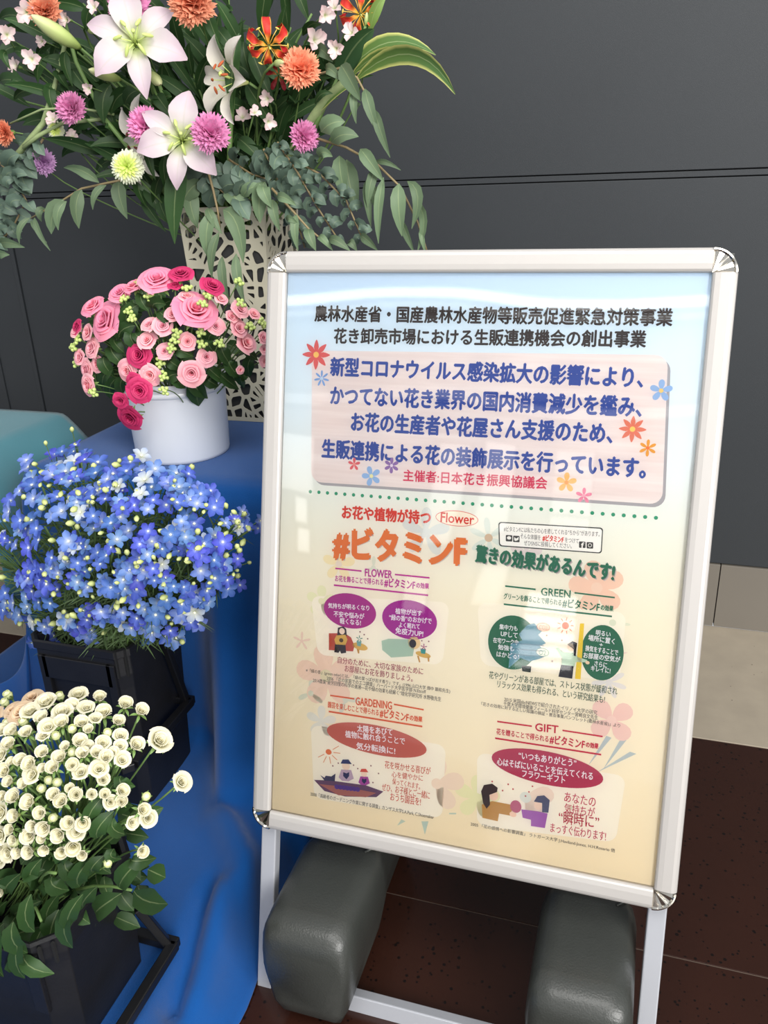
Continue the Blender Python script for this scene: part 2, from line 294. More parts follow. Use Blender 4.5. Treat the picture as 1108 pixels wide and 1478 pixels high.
PLANTS = [
('lily_leaf_stem', 'tall lily foliage stem with long hanging leaves in the vase centre', 'foliage', None,[(-.821,1.6,1.235),(-.799,1.6,1.358),(-.773,1.6,1.461)],.0055,[('lance',(-.752,1.56,1.468),(-.764,1.543,1.409),(-.775,1.55,1.336),.0301),('lance',(-.826,1.59,1.51),(-.812,1.573,1.484),(-.798,1.58,1.443),.023),('lance',(-.75,1.6,1.448),(-.729,1.583,1.407),(-.708,1.59,1.352),.0283),('lance',(-.768,1.61,1.461),(-.761,1.593,1.439),(-.755,1.6,1.402),.0259),('lance',(-.824,1.62,1.298),(-.823,1.603,1.354),(-.822,1.61,1.395),.0274),('lance',(-.771,1.61,1.392),(-.741,1.593,1.356),(-.71,1.6,1.305),.0316),('lance',(-.794,1.6,1.272),(-.752,1.583,1.275),(-.709,1.59,1.263),.0271),('lance',(-.817,1.6,1.486),(-.794,1.583,1.466),(-.771,1.59,1.431),.0258),('lance',(-.787,1.59,1.296),(-.761,1.573,1.281),(-.735,1.58,1.251),.0294)]),
('lily_leaf_stem', 'lily foliage stem with broad leaves hanging over the vase rim', 'foliage', None,[(-.905,1.6,1.186),(-.923,1.6,1.264),(-.942,1.6,1.365),(-.957,1.6,1.415)],.0056,[('lance',(-.878,1.53,1.272),(-.896,1.513,1.198),(-.914,1.52,1.109),.0423),('lance',(-.949,1.53,1.298),(-.944,1.513,1.27),(-.939,1.52,1.228),.02),('lance',(-.929,1.55,1.271),(-.926,1.533,1.237),(-.924,1.54,1.189),.0243),('lance',(-1.061,1.6,1.406),(-1.072,1.583,1.379),(-1.083,1.59,1.337),.0385),('lance',(-1.028,1.62,1.396),(-1.053,1.603,1.382),(-1.077,1.61,1.354),.0333),('lance',(-.962,1.6,1.385),(-.943,1.583,1.369),(-.924,1.59,1.339),.0272),('lance',(-.866,1.57,1.237),(-.836,1.553,1.25),(-.807,1.56,1.248),.0218),('lance',(-1.036,1.62,1.255),(-1.007,1.603,1.222),(-.977,1.61,1.174),.0372),('lance',(-.969,1.6,1.24),(-.98,1.583,1.211),(-.991,1.59,1.168),.0253),('lance',(-1.035,1.6,1.37),(-1.003,1.583,1.388),(-.97,1.59,1.391),.0276)]),
('lily_leaf_stem', 'dark leafy stem behind the long lily bud at the left', 'foliage', None,[(-.967,1.6,1.201),(-1.088,1.6,1.348),(-1.133,1.6,1.45),(-1.147,1.6,1.535)],.0057,[('lance',(-1.077,1.57,1.496),(-1.057,1.553,1.523),(-1.037,1.56,1.534),.0213),('lance',(-1.272,1.6,1.424),(-1.275,1.585,1.433),(-1.241,1.59,1.409),.0256),('lance',(-1.153,1.6,1.47),(-1.148,1.583,1.445),(-1.143,1.59,1.407),.022),('lance',(-1.21,1.62,1.469),(-1.224,1.603,1.452),(-1.239,1.61,1.42),.0253),('lance',(-1.213,1.62,1.419),(-1.211,1.603,1.397),(-1.21,1.61,1.361),.0256),('lance',(-1.324,1.6,1.427),(-1.283,1.583,1.427),(-1.241,1.59,1.413),.0286),('lance',(-1.158,1.62,1.441),(-1.135,1.603,1.421),(-1.112,1.61,1.388),.0309),('lance',(-1.229,1.62,1.458),(-1.257,1.603,1.476),(-1.284,1.61,1.48),.0226),('lance',(-1.192,1.62,1.437),(-1.179,1.603,1.427),(-1.167,1.61,1.403),.0254),('lance',(-1.16,1.64,1.379),(-1.178,1.623,1.406),(-1.195,1.63,1.419),.0288),('lance',(-1.293,1.6,1.479),(-1.289,1.583,1.47),(-1.284,1.59,1.446),.0169),('lance',(-1.256,1.64,1.41),(-1.289,1.623,1.409),(-1.322,1.63,1.394),.0203)]),
('broad_leaf_stem', 'broad dark green leaf beside the blush alstroemerias at right', 'foliage', None,[(-.687,1.6,1.243),(-.631,1.6,1.313),(-.581,1.6,1.391)],.0053,[('dark',(-.573,1.58,1.389),(-.536,1.563,1.43),(-.499,1.57,1.457),.0549),('light',(-.518,1.6,1.453),(-.499,1.583,1.489),(-.479,1.59,1.51),.0209),('lance',(-.604,1.6,1.404),(-.582,1.583,1.423),(-.559,1.59,1.428),.0253),('lance',(-.64,1.58,1.371),(-.611,1.563,1.386),(-.583,1.57,1.387),.0178),('lance',(-.621,1.58,1.347),(-.601,1.563,1.361),(-.582,1.57,1.361),.0127)]),
('variegated_leaf_stem', 'variegated striped leaf stem arching right over the dark wall', 'foliage', None,[(-.737,1.64,1.206),(-.63,1.6,1.331),(-.545,1.58,1.385)],.0122,[('variegated',(-.541,1.57,1.378),(-.425,1.525,1.409),(-.34,1.5,1.342),.0322),('variegated',(-.561,1.59,1.392),(-.472,1.56,1.433),(-.385,1.55,1.407),.0301),('variegated',(-.551,1.58,1.386),(-.469,1.55,1.417),(-.391,1.54,1.392),.0199),('variegated',(-.63,1.6,1.328),(-.583,1.583,1.36),(-.535,1.59,1.379),.013)]),
('eucalyptus_branch', 'long eucalyptus branch drooping at the right past the sign', 'eucalyptus', None,[(-.625,1.57,1.291),(-.561,1.57,1.271),(-.501,1.57,1.239),(-.459,1.57,1.2),(-.428,1.57,1.139),(-.411,1.57,1.088)],.0026,[('euca',(-.605,1.56,1.299),(-.579,1.545,1.311),(-.554,1.55,1.313),.033),('euca',(-.582,1.55,1.28),(-.554,1.533,1.291),(-.526,1.54,1.287),.0303),('euca',(-.604,1.54,1.257),(-.589,1.523,1.264),(-.574,1.53,1.256),.0216),('euca',(-.527,1.55,1.267),(-.505,1.533,1.246),(-.482,1.54,1.211),.0251),('euca',(-.498,1.56,1.237),(-.508,1.543,1.209),(-.518,1.55,1.167),.019),('euca',(-.488,1.56,1.218),(-.494,1.543,1.167),(-.499,1.55,1.103),.019),('euca',(-.453,1.54,1.207),(-.45,1.523,1.169),(-.447,1.53,1.117),.0287),('euca',(-.44,1.55,1.21),(-.417,1.535,1.183),(-.431,1.54,1.129),.0213),('euca',(-.428,1.56,1.176),(-.409,1.545,1.141),(-.424,1.55,1.087),.0177),('euca',(-.505,1.56,1.243),(-.478,1.543,1.243),(-.452,1.55,1.229),.0101),('euca',(-.572,1.6,1.251),(-.563,1.583,1.212),(-.553,1.59,1.159),.0366),('euca',(-.523,1.57,1.216),(-.519,1.553,1.181),(-.516,1.56,1.132),.018),('euca',(-.418,1.56,1.128),(-.413,1.543,1.113),(-.408,1.55,1.084),.0102),('euca',(-.458,1.57,1.14),(-.445,1.553,1.119),(-.432,1.56,1.084),.0155),('euca',(-.579,1.58,1.258),(-.572,1.563,1.225),(-.566,1.57,1.179),.031),('euca',(-.503,1.57,1.201),(-.505,1.553,1.191),(-.508,1.56,1.166),.0154)]),
('eucalyptus_branch', 'eucalyptus branch hanging below the striped leaves at upper right', 'eucalyptus', None,[(-.616,1.56,1.39),(-.563,1.56,1.4),(-.531,1.56,1.383),(-.507,1.56,1.34),(-.492,1.56,1.294)],.0025,[('euca',(-.582,1.54,1.398),(-.565,1.523,1.394),(-.549,1.53,1.376),.0195),('euca',(-.549,1.53,1.401),(-.53,1.513,1.379),(-.512,1.52,1.342),.0325),('euca',(-.528,1.54,1.36),(-.527,1.523,1.341),(-.526,1.53,1.308),.0146),('euca',(-.507,1.53,1.362),(-.495,1.513,1.333),(-.483,1.52,1.291),.0205),('euca',(-.491,1.53,1.329),(-.477,1.513,1.296),(-.462,1.52,1.25),.0182),('euca',(-.523,1.55,1.34),(-.528,1.533,1.333),(-.532,1.54,1.312),.0098),('euca',(-.604,1.57,1.432),(-.59,1.553,1.428),(-.575,1.56,1.41),.0222)]),
('eucalyptus_branch', 'grey round leaved eucalyptus sprig ending above the top frame of the sign', 'eucalyptus', None,[(-.689,1.55,1.285),(-.652,1.55,1.23),(-.617,1.55,1.169),(-.574,1.55,1.103)],.0023,[('round',(-.682,1.55,1.277),(-.672,1.535,1.279),(-.662,1.545,1.267),.0185),('round',(-.685,1.55,1.276),(-.683,1.524,1.276),(-.68,1.521,1.261),.0157),('round',(-.671,1.549,1.263),(-.662,1.534,1.269),(-.653,1.542,1.262),.0137),('round',(-.676,1.549,1.261),(-.682,1.523,1.257),(-.688,1.522,1.238),.0291),('round',(-.661,1.548,1.247),(-.647,1.528,1.25),(-.634,1.531,1.238),.0196),('round',(-.666,1.548,1.247),(-.677,1.534,1.251),(-.688,1.545,1.24),.0206),('round',(-.65,1.547,1.234),(-.637,1.529,1.246),(-.623,1.534,1.243),.0204),('round',(-.653,1.547,1.231),(-.653,1.526,1.226),(-.652,1.529,1.207),.0233),('round',(-.64,1.546,1.216),(-.632,1.539,1.221),(-.624,1.556,1.212),.0178),('round',(-.644,1.546,1.214),(-.65,1.538,1.209),(-.657,1.554,1.189),.0256),('round',(-.63,1.545,1.199),(-.617,1.533,1.2),(-.604,1.545,1.187),.0251),('round',(-.636,1.545,1.199),(-.649,1.531,1.202),(-.662,1.541,1.191),.0244),('round',(-.621,1.545,1.182),(-.608,1.53,1.185),(-.595,1.539,1.174),.0218),('round',(-.625,1.545,1.181),(-.63,1.53,1.18),(-.635,1.54,1.164),.0196),('round',(-.611,1.544,1.168),(-.607,1.544,1.183),(-.603,1.569,1.183),.0216),('round',(-.615,1.544,1.164),(-.628,1.544,1.164),(-.641,1.569,1.149),.0187),('round',(-.598,1.543,1.148),(-.591,1.532,1.153),(-.584,1.546,1.144),.0143),('round',(-.602,1.543,1.146),(-.608,1.533,1.147),(-.613,1.547,1.133),.0149),('round',(-.586,1.542,1.132),(-.579,1.541,1.144),(-.572,1.564,1.142),.0217),('round',(-.59,1.542,1.128),(-.593,1.53,1.127),(-.597,1.541,1.111),.0183),('round',(-.574,1.541,1.112),(-.569,1.531,1.116),(-.564,1.545,1.106),.013),('round',(-.578,1.541,1.111),(-.587,1.534,1.111),(-.596,1.551,1.097),.0174)]),
('eucalyptus_branch', 'grey round leaved eucalyptus sprig hanging down the right vase face', 'eucalyptus', None,[(-.723,1.56,1.275),(-.697,1.56,1.217),(-.669,1.56,1.163),(-.653,1.56,1.096)],.0024,[('round',(-.717,1.56,1.266),(-.711,1.554,1.27),(-.705,1.572,1.261),.0158),('round',(-.721,1.56,1.264),(-.73,1.548,1.261),(-.74,1.56,1.243),.0251),('round',(-.708,1.559,1.25),(-.698,1.551,1.26),(-.688,1.566,1.256),.0207),('round',(-.712,1.559,1.247),(-.714,1.539,1.244),(-.716,1.543,1.227),.0216),('round',(-.7,1.558,1.233),(-.689,1.542,1.244),(-.677,1.549,1.242),.0188),('round',(-.705,1.558,1.23),(-.705,1.533,1.23),(-.706,1.531,1.217),.0174),('round',(-.692,1.557,1.215),(-.676,1.548,1.227),(-.661,1.564,1.225),.0293),('round',(-.695,1.557,1.212),(-.704,1.554,1.206),(-.712,1.575,1.186),.025),('round',(-.683,1.556,1.198),(-.672,1.555,1.2),(-.66,1.578,1.188),.0281),('round',(-.687,1.556,1.196),(-.691,1.544,1.194),(-.695,1.557,1.177),.0199),('round',(-.674,1.555,1.181),(-.66,1.539,1.182),(-.646,1.548,1.169),.0249),('round',(-.678,1.555,1.18),(-.688,1.554,1.177),(-.697,1.576,1.159),.0209),('round',(-.665,1.554,1.166),(-.658,1.547,1.174),(-.651,1.565,1.167),.0166),('round',(-.669,1.554,1.164),(-.671,1.538,1.158),(-.674,1.545,1.139),.0253),('round',(-.659,1.553,1.146),(-.652,1.546,1.148),(-.644,1.563,1.137),.0188),('round',(-.665,1.553,1.146),(-.68,1.553,1.148),(-.695,1.577,1.136),.0187),('round',(-.654,1.552,1.127),(-.646,1.552,1.134),(-.639,1.575,1.126),.021),('round',(-.658,1.552,1.125),(-.664,1.536,1.124),(-.67,1.544,1.109),.02),('round',(-.649,1.551,1.105),(-.645,1.55,1.107),(-.641,1.573,1.094),.0176),('round',(-.654,1.551,1.105),(-.665,1.546,1.107),(-.675,1.566,1.094),.0163)]),
('eucalyptus_branch', 'grey round leaved eucalyptus sprig just left of the long drooping branch', 'eucalyptus', None,[(-.672,1.57,1.257),(-.616,1.57,1.227),(-.566,1.57,1.179),(-.535,1.57,1.104)],.0024,[('round',(-.661,1.57,1.254),(-.649,1.559,1.265),(-.637,1.571,1.262),.0227),('round',(-.666,1.57,1.251),(-.668,1.549,1.251),(-.67,1.552,1.237),.0171),('round',(-.644,1.569,1.244),(-.633,1.558,1.255),(-.623,1.572,1.252),.02),('round',(-.647,1.569,1.241),(-.649,1.561,1.238),(-.651,1.577,1.22),.0207),('round',(-.628,1.568,1.236),(-.619,1.55,1.253),(-.61,1.555,1.255),.0211),('round',(-.629,1.568,1.232),(-.629,1.564,1.227),(-.63,1.584,1.209),.023),('round',(-.609,1.567,1.224),(-.595,1.553,1.229),(-.58,1.562,1.221),.0234),('round',(-.612,1.567,1.222),(-.611,1.547,1.223),(-.609,1.551,1.209),.0137),('round',(-.594,1.566,1.211),(-.585,1.554,1.219),(-.577,1.565,1.214),.0156),('round',(-.598,1.566,1.208),(-.608,1.564,1.206),(-.617,1.585,1.19),.0196),('round',(-.579,1.565,1.195),(-.567,1.557,1.198),(-.555,1.574,1.187),.0245),('round',(-.581,1.565,1.193),(-.583,1.555,1.188),(-.584,1.568,1.169),.0234),('round',(-.563,1.564,1.182),(-.552,1.547,1.193),(-.541,1.554,1.189),.0181),('round',(-.566,1.564,1.179),(-.569,1.56,1.18),(-.573,1.58,1.168),.0117),('round',(-.553,1.563,1.161),(-.546,1.561,1.172),(-.538,1.584,1.168),.02),('round',(-.557,1.563,1.159),(-.563,1.548,1.158),(-.568,1.557,1.143),.0194),('round',(-.544,1.562,1.137),(-.532,1.547,1.139),(-.52,1.555,1.126),.0221),('round',(-.548,1.562,1.136),(-.552,1.549,1.139),(-.555,1.56,1.127),.0123),('round',(-.534,1.561,1.117),(-.523,1.546,1.129),(-.512,1.556,1.127),.0198),('round',(-.538,1.561,1.114),(-.542,1.552,1.114),(-.547,1.566,1.1),.015)]),
('eucalyptus_branch', 'grey round leaved eucalyptus sprig over the back rim of the vase', 'eucalyptus', None,[(-.803,1.57,1.26),(-.761,1.57,1.234),(-.712,1.57,1.217),(-.662,1.57,1.216)],.0024,[('round',(-.792,1.57,1.256),(-.779,1.545,1.272),(-.766,1.543,1.273),.0205),('round',(-.794,1.57,1.252),(-.788,1.549,1.242),(-.783,1.551,1.217),.0337),('round',(-.773,1.569,1.245),(-.761,1.548,1.259),(-.749,1.551,1.258),.0186),('round',(-.776,1.569,1.241),(-.772,1.547,1.231),(-.769,1.55,1.206),.0329),('round',(-.754,1.567,1.233),(-.738,1.564,1.245),(-.723,1.584,1.243),.0324),('round',(-.756,1.567,1.23),(-.751,1.546,1.224),(-.746,1.549,1.204),.0256),('round',(-.734,1.566,1.228),(-.728,1.555,1.251),(-.723,1.567,1.259),.031),('round',(-.734,1.566,1.223),(-.732,1.562,1.215),(-.731,1.582,1.192),.0314),('round',(-.711,1.564,1.22),(-.697,1.544,1.235),(-.683,1.548,1.235),.0217),('round',(-.712,1.564,1.216),(-.711,1.556,1.217),(-.71,1.571,1.203),.015),('round',(-.689,1.563,1.219),(-.688,1.564,1.234),(-.688,1.59,1.235),.019),('round',(-.69,1.563,1.214),(-.686,1.546,1.21),(-.682,1.554,1.191),.0239),('round',(-.667,1.561,1.218),(-.662,1.561,1.233),(-.658,1.585,1.233),.0213),('round',(-.67,1.561,1.214),(-.676,1.554,1.209),(-.683,1.571,1.189),.0246)]),
('eucalyptus_branch', 'grey round leaved eucalyptus sprig hiding the vase mouth at centre', 'eucalyptus', None,[(-.844,1.56,1.249),(-.84,1.56,1.221),(-.806,1.56,1.192),(-.744,1.56,1.184)],.0024,[('round',(-.841,1.56,1.242),(-.821,1.551,1.233),(-.801,1.567,1.21),.0464),('round',(-.846,1.56,1.243),(-.877,1.549,1.246),(-.908,1.562,1.236),.0465),('round',(-.837,1.559,1.232),(-.821,1.546,1.24),(-.804,1.557,1.235),.0267),('round',(-.844,1.559,1.231),(-.866,1.555,1.239),(-.888,1.576,1.232),.0276),('round',(-.833,1.557,1.221),(-.822,1.547,1.234),(-.81,1.561,1.233),.0229),('round',(-.838,1.557,1.218),(-.845,1.537,1.216),(-.852,1.541,1.2),.0247),('round',(-.818,1.556,1.207),(-.792,1.544,1.215),(-.766,1.557,1.208),.041),('round',(-.822,1.556,1.204),(-.842,1.555,1.196),(-.861,1.578,1.172),.0347),('round',(-.803,1.554,1.195),(-.787,1.534,1.208),(-.772,1.537,1.207),.0213),('round',(-.807,1.554,1.192),(-.815,1.547,1.191),(-.823,1.564,1.176),.0178),('round',(-.779,1.553,1.191),(-.769,1.537,1.211),(-.759,1.546,1.216),.0267),('round',(-.779,1.553,1.187),(-.766,1.53,1.176),(-.752,1.531,1.151),.0371),('round',(-.751,1.551,1.187),(-.736,1.538,1.206),(-.72,1.548,1.21),.0312),('round',(-.755,1.551,1.183),(-.767,1.553,1.181),(-.779,1.578,1.165),.0193)]),
('eucalyptus_branch', 'dense round leaved eucalyptus sprig at the far left edge', 'eucalyptus', None,[(-1.258,1.62,1.317),(-1.313,1.62,1.265),(-1.372,1.62,1.196),(-1.408,1.62,1.109)],.0026,[('round',(-1.265,1.62,1.308),(-1.251,1.593,1.302),(-1.237,1.59,1.283),.0251),('round',(-1.269,1.62,1.31),(-1.291,1.612,1.316),(-1.313,1.629,1.308),.0278),('round',(-1.28,1.619,1.294),(-1.278,1.606,1.287),(-1.276,1.617,1.266),.0281),('round',(-1.283,1.619,1.297),(-1.299,1.599,1.311),(-1.315,1.603,1.31),.0371),('round',(-1.293,1.618,1.279),(-1.281,1.594,1.274),(-1.268,1.595,1.255),.0257),('round',(-1.298,1.618,1.281),(-1.303,1.597,1.286),(-1.309,1.6,1.277),.0202),('round',(-1.307,1.617,1.265),(-1.291,1.597,1.259),(-1.275,1.6,1.239),.0306),('round',(-1.312,1.617,1.267),(-1.338,1.605,1.273),(-1.363,1.616,1.263),.0377),('round',(-1.323,1.616,1.247),(-1.306,1.592,1.236),(-1.289,1.591,1.21),.0382),('round',(-1.327,1.616,1.249),(-1.338,1.593,1.254),(-1.35,1.594,1.244),.0299),('round',(-1.337,1.615,1.229),(-1.321,1.599,1.225),(-1.306,1.606,1.206),.0307),('round',(-1.342,1.615,1.231),(-1.364,1.612,1.239),(-1.385,1.633,1.232),.0212),('round',(-1.351,1.615,1.211),(-1.34,1.599,1.214),(-1.328,1.607,1.203),.0167),('round',(-1.358,1.615,1.212),(-1.372,1.6,1.218),(-1.386,1.609,1.21),.0241),('round',(-1.367,1.614,1.19),(-1.367,1.608,1.187),(-1.367,1.627,1.168),.0243),('round',(-1.372,1.614,1.191),(-1.402,1.612,1.185),(-1.432,1.635,1.164),.0354),('round',(-1.376,1.613,1.167),(-1.374,1.609,1.16),(-1.371,1.63,1.139),.0315),('round',(-1.381,1.613,1.168),(-1.388,1.592,1.17),(-1.394,1.594,1.157),.0234),('round',(-1.383,1.612,1.145),(-1.36,1.593,1.146),(-1.338,1.599,1.133),.0297),('round',(-1.39,1.612,1.146),(-1.4,1.595,1.152),(-1.411,1.603,1.144),.0218),('round',(-1.393,1.611,1.119),(-1.397,1.61,1.116),(-1.401,1.634,1.099),.022),('round',(-1.399,1.611,1.121),(-1.408,1.592,1.127),(-1.418,1.597,1.119),.0233)]),
('eucalyptus_branch', 'round leaved eucalyptus sprig crossing the left edge below the orange carnation', 'eucalyptus', None,[(-1.378,1.6,1.288),(-1.334,1.6,1.245),(-1.314,1.6,1.196),(-1.372,1.6,1.132),(-1.421,1.6,1.111)],.0027,[('round',(-1.365,1.6,1.28),(-1.352,1.586,1.292),(-1.339,1.597,1.289),.0193),('round',(-1.371,1.6,1.277),(-1.378,1.584,1.278),(-1.385,1.592,1.265),.0186),('round',(-1.345,1.599,1.262),(-1.317,1.576,1.281),(-1.289,1.576,1.287),.0348),('round',(-1.349,1.599,1.257),(-1.352,1.582,1.249),(-1.355,1.59,1.227),.0295),('round',(-1.327,1.598,1.241),(-1.303,1.575,1.251),(-1.28,1.577,1.246),.0225),('round',(-1.333,1.598,1.238),(-1.343,1.586,1.237),(-1.354,1.599,1.222),.0203),('round',(-1.317,1.597,1.218),(-1.296,1.573,1.225),(-1.276,1.573,1.218),.0172),('round',(-1.322,1.597,1.215),(-1.332,1.586,1.212),(-1.341,1.599,1.195),.0223),('round',(-1.308,1.596,1.194),(-1.293,1.577,1.19),(-1.278,1.582,1.171),.0289),('round',(-1.314,1.596,1.195),(-1.329,1.578,1.198),(-1.344,1.584,1.186),.0295),('round',(-1.332,1.594,1.167),(-1.31,1.574,1.167),(-1.287,1.578,1.152),.0292),('round',(-1.338,1.594,1.169),(-1.356,1.585,1.183),(-1.374,1.599,1.182),.0293),('round',(-1.357,1.593,1.138),(-1.351,1.584,1.135),(-1.344,1.599,1.118),.0253),('round',(-1.363,1.593,1.138),(-1.382,1.586,1.139),(-1.4,1.603,1.125),.0231),('round',(-1.382,1.592,1.123),(-1.396,1.59,1.113),(-1.409,1.611,1.088),.0314),('round',(-1.384,1.592,1.127),(-1.392,1.581,1.137),(-1.4,1.593,1.132),.0144),('round',(-1.4,1.591,1.114),(-1.384,1.572,1.112),(-1.368,1.576,1.095),.0264),('round',(-1.405,1.591,1.117),(-1.414,1.58,1.126),(-1.423,1.592,1.12),.0148)]),
('eucalyptus_branch', 'pale eucalyptus sprig hanging in front of the lattice vase', 'eucalyptus', None,[(-.836,1.54,1.251),(-.827,1.54,1.205),(-.822,1.54,1.167),(-.821,1.54,1.129)],.0027,[('euca',(-.83,1.53,1.164),(-.837,1.513,1.131),(-.844,1.52,1.083),.0309),('euca',(-.805,1.53,1.171),(-.771,1.515,1.143),(-.768,1.52,1.072),.0361),('euca',(-.781,1.52,1.09),(-.775,1.503,1.05),(-.768,1.51,.996),.0203),('euca',(-.813,1.52,1.13),(-.824,1.503,1.094),(-.834,1.51,1.043),.0202),('euca',(-.812,1.52,1.085),(-.807,1.503,1.046),(-.802,1.51,.993),.019),('euca',(-.854,1.55,1.222),(-.878,1.533,1.205),(-.901,1.54,1.173),.0377),('euca',(-.804,1.56,1.21),(-.783,1.543,1.191),(-.763,1.55,1.157),.0377),('euca',(-.721,1.55,1.218),(-.728,1.533,1.188),(-.734,1.54,1.144),.0342),('euca',(-.703,1.54,1.186),(-.696,1.523,1.165),(-.689,1.53,1.129),.021),('euca',(-.843,1.54,1.174),(-.828,1.523,1.157),(-.813,1.53,1.126),.0189),('euca',(-.887,1.56,1.213),(-.882,1.543,1.181),(-.876,1.55,1.136),.0355),('euca',(-.771,1.55,1.191),(-.746,1.533,1.207),(-.721,1.54,1.209),.0241)]),
('eucalyptus_branch', 'eucalyptus branch reaching left across the bare dark wall', 'eucalyptus', None,[(-1.007,1.57,1.235),(-1.087,1.57,1.225),(-1.146,1.57,1.217),(-1.218,1.57,1.187),(-1.285,1.57,1.162)],.0028,[('euca',(-1.095,1.56,1.227),(-1.121,1.545,1.251),(-1.166,1.55,1.258),.024),('euca',(-1.079,1.56,1.222),(-1.096,1.543,1.206),(-1.113,1.55,1.176),.0155),('euca',(-1.139,1.56,1.215),(-1.147,1.543,1.184),(-1.154,1.55,1.14),.03),('euca',(-1.187,1.56,1.197),(-1.206,1.543,1.171),(-1.225,1.55,1.13),.0346),('euca',(-1.268,1.56,1.163),(-1.251,1.543,1.137),(-1.235,1.55,1.096),.0133),('euca',(-1.28,1.56,1.163),(-1.296,1.543,1.144),(-1.311,1.55,1.111),.0133),('euca',(-1.173,1.55,1.194),(-1.186,1.533,1.174),(-1.198,1.54,1.138),.0201),('euca',(-1.252,1.58,1.179),(-1.256,1.563,1.174),(-1.26,1.57,1.154),.0178),('euca',(-1.054,1.57,1.228),(-1.047,1.553,1.199),(-1.041,1.56,1.156),.031),('euca',(-1.036,1.6,1.227),(-1.007,1.583,1.22),(-.978,1.59,1.199),.0257),('euca',(-1.286,1.57,1.157),(-1.267,1.553,1.142),(-1.248,1.56,1.112),.0074),('euca',(-1.389,1.58,1.109),(-1.352,1.563,1.113),(-1.316,1.57,1.102),.023),('euca',(-1.406,1.58,1.08),(-1.383,1.563,1.09),(-1.36,1.57,1.087),.0248)]),
('eucalyptus_branch', 'yellow green eucalyptus twig just above the top left corner of the sign', 'eucalyptus', None,[(-.699,1.53,1.206),(-.656,1.53,1.161),(-.63,1.53,1.133),(-.594,1.53,1.105)],.0026,[('euca',(-.648,1.52,1.159),(-.647,1.503,1.134),(-.646,1.51,1.095),.0169),('euca',(-.63,1.53,1.133),(-.622,1.513,1.121),(-.614,1.52,1.094),.0209),('euca',(-.669,1.52,1.149),(-.655,1.503,1.153),(-.642,1.51,1.142),.013),('euca',(-.586,1.52,1.115),(-.564,1.503,1.112),(-.542,1.51,1.094),.0181),('euca',(-.524,1.52,1.12),(-.506,1.503,1.114),(-.488,1.51,1.094),.0179),('euca',(-.685,1.52,1.19),(-.664,1.503,1.19),(-.643,1.51,1.175),.0181),('euca',(-.716,1.53,1.211),(-.707,1.513,1.199),(-.698,1.52,1.172),.0261),('euca',(-.61,1.53,1.12),(-.595,1.513,1.114),(-.58,1.52,1.094),.0157),('euca',(-.552,1.54,1.106),(-.544,1.523,1.107),(-.535,1.53,1.092),.0157)]),
('feathery_foliage_stem', 'dark serrated foliage under the pale chrysanthemum', 'foliage', None,[(-.939,1.6,1.173),(-.994,1.6,1.188),(-1.036,1.6,1.227)],.0043,[('lance',(-1.028,1.6,1.226),(-1.019,1.583,1.208),(-1.011,1.59,1.176),.0285),('lance',(-1.005,1.6,1.218),(-.99,1.583,1.197),(-.975,1.59,1.161),.0313),('lance',(-.983,1.6,1.201),(-.973,1.583,1.178),(-.962,1.59,1.141),.0284),('lance',(-1.043,1.6,1.236),(-1.054,1.583,1.22),(-1.064,1.59,1.19),.0257),('lance',(-.97,1.61,1.224),(-.986,1.593,1.214),(-1.002,1.6,1.188),.0255),('lance',(-1.032,1.61,1.195),(-1.005,1.593,1.168),(-.979,1.6,1.127),.0231)]),
('flower_stalk', 'thick pale segmented stalk at left beside the lilac carnation', 'stem', None,[(-1.33,1.6,1.277),(-1.287,1.6,1.308),(-1.236,1.6,1.345),(-1.204,1.62,1.419),(-1.171,1.63,1.492)],.0073,[]),
('flower_stalk', 'short green stalk branching right from the thick pale stalk', 'stem', None,[(-1.287,1.59,1.301),(-1.246,1.59,1.321),(-1.189,1.6,1.343),(-1.102,1.62,1.347)],.0051,[]),
('flower_stalk', 'thin pale stalk running left to the small orange carnation', 'stem', None,[(-1.076,1.62,1.354),(-1.135,1.58,1.368),(-1.218,1.58,1.369),(-1.301,1.58,1.347)],.0029,[])]
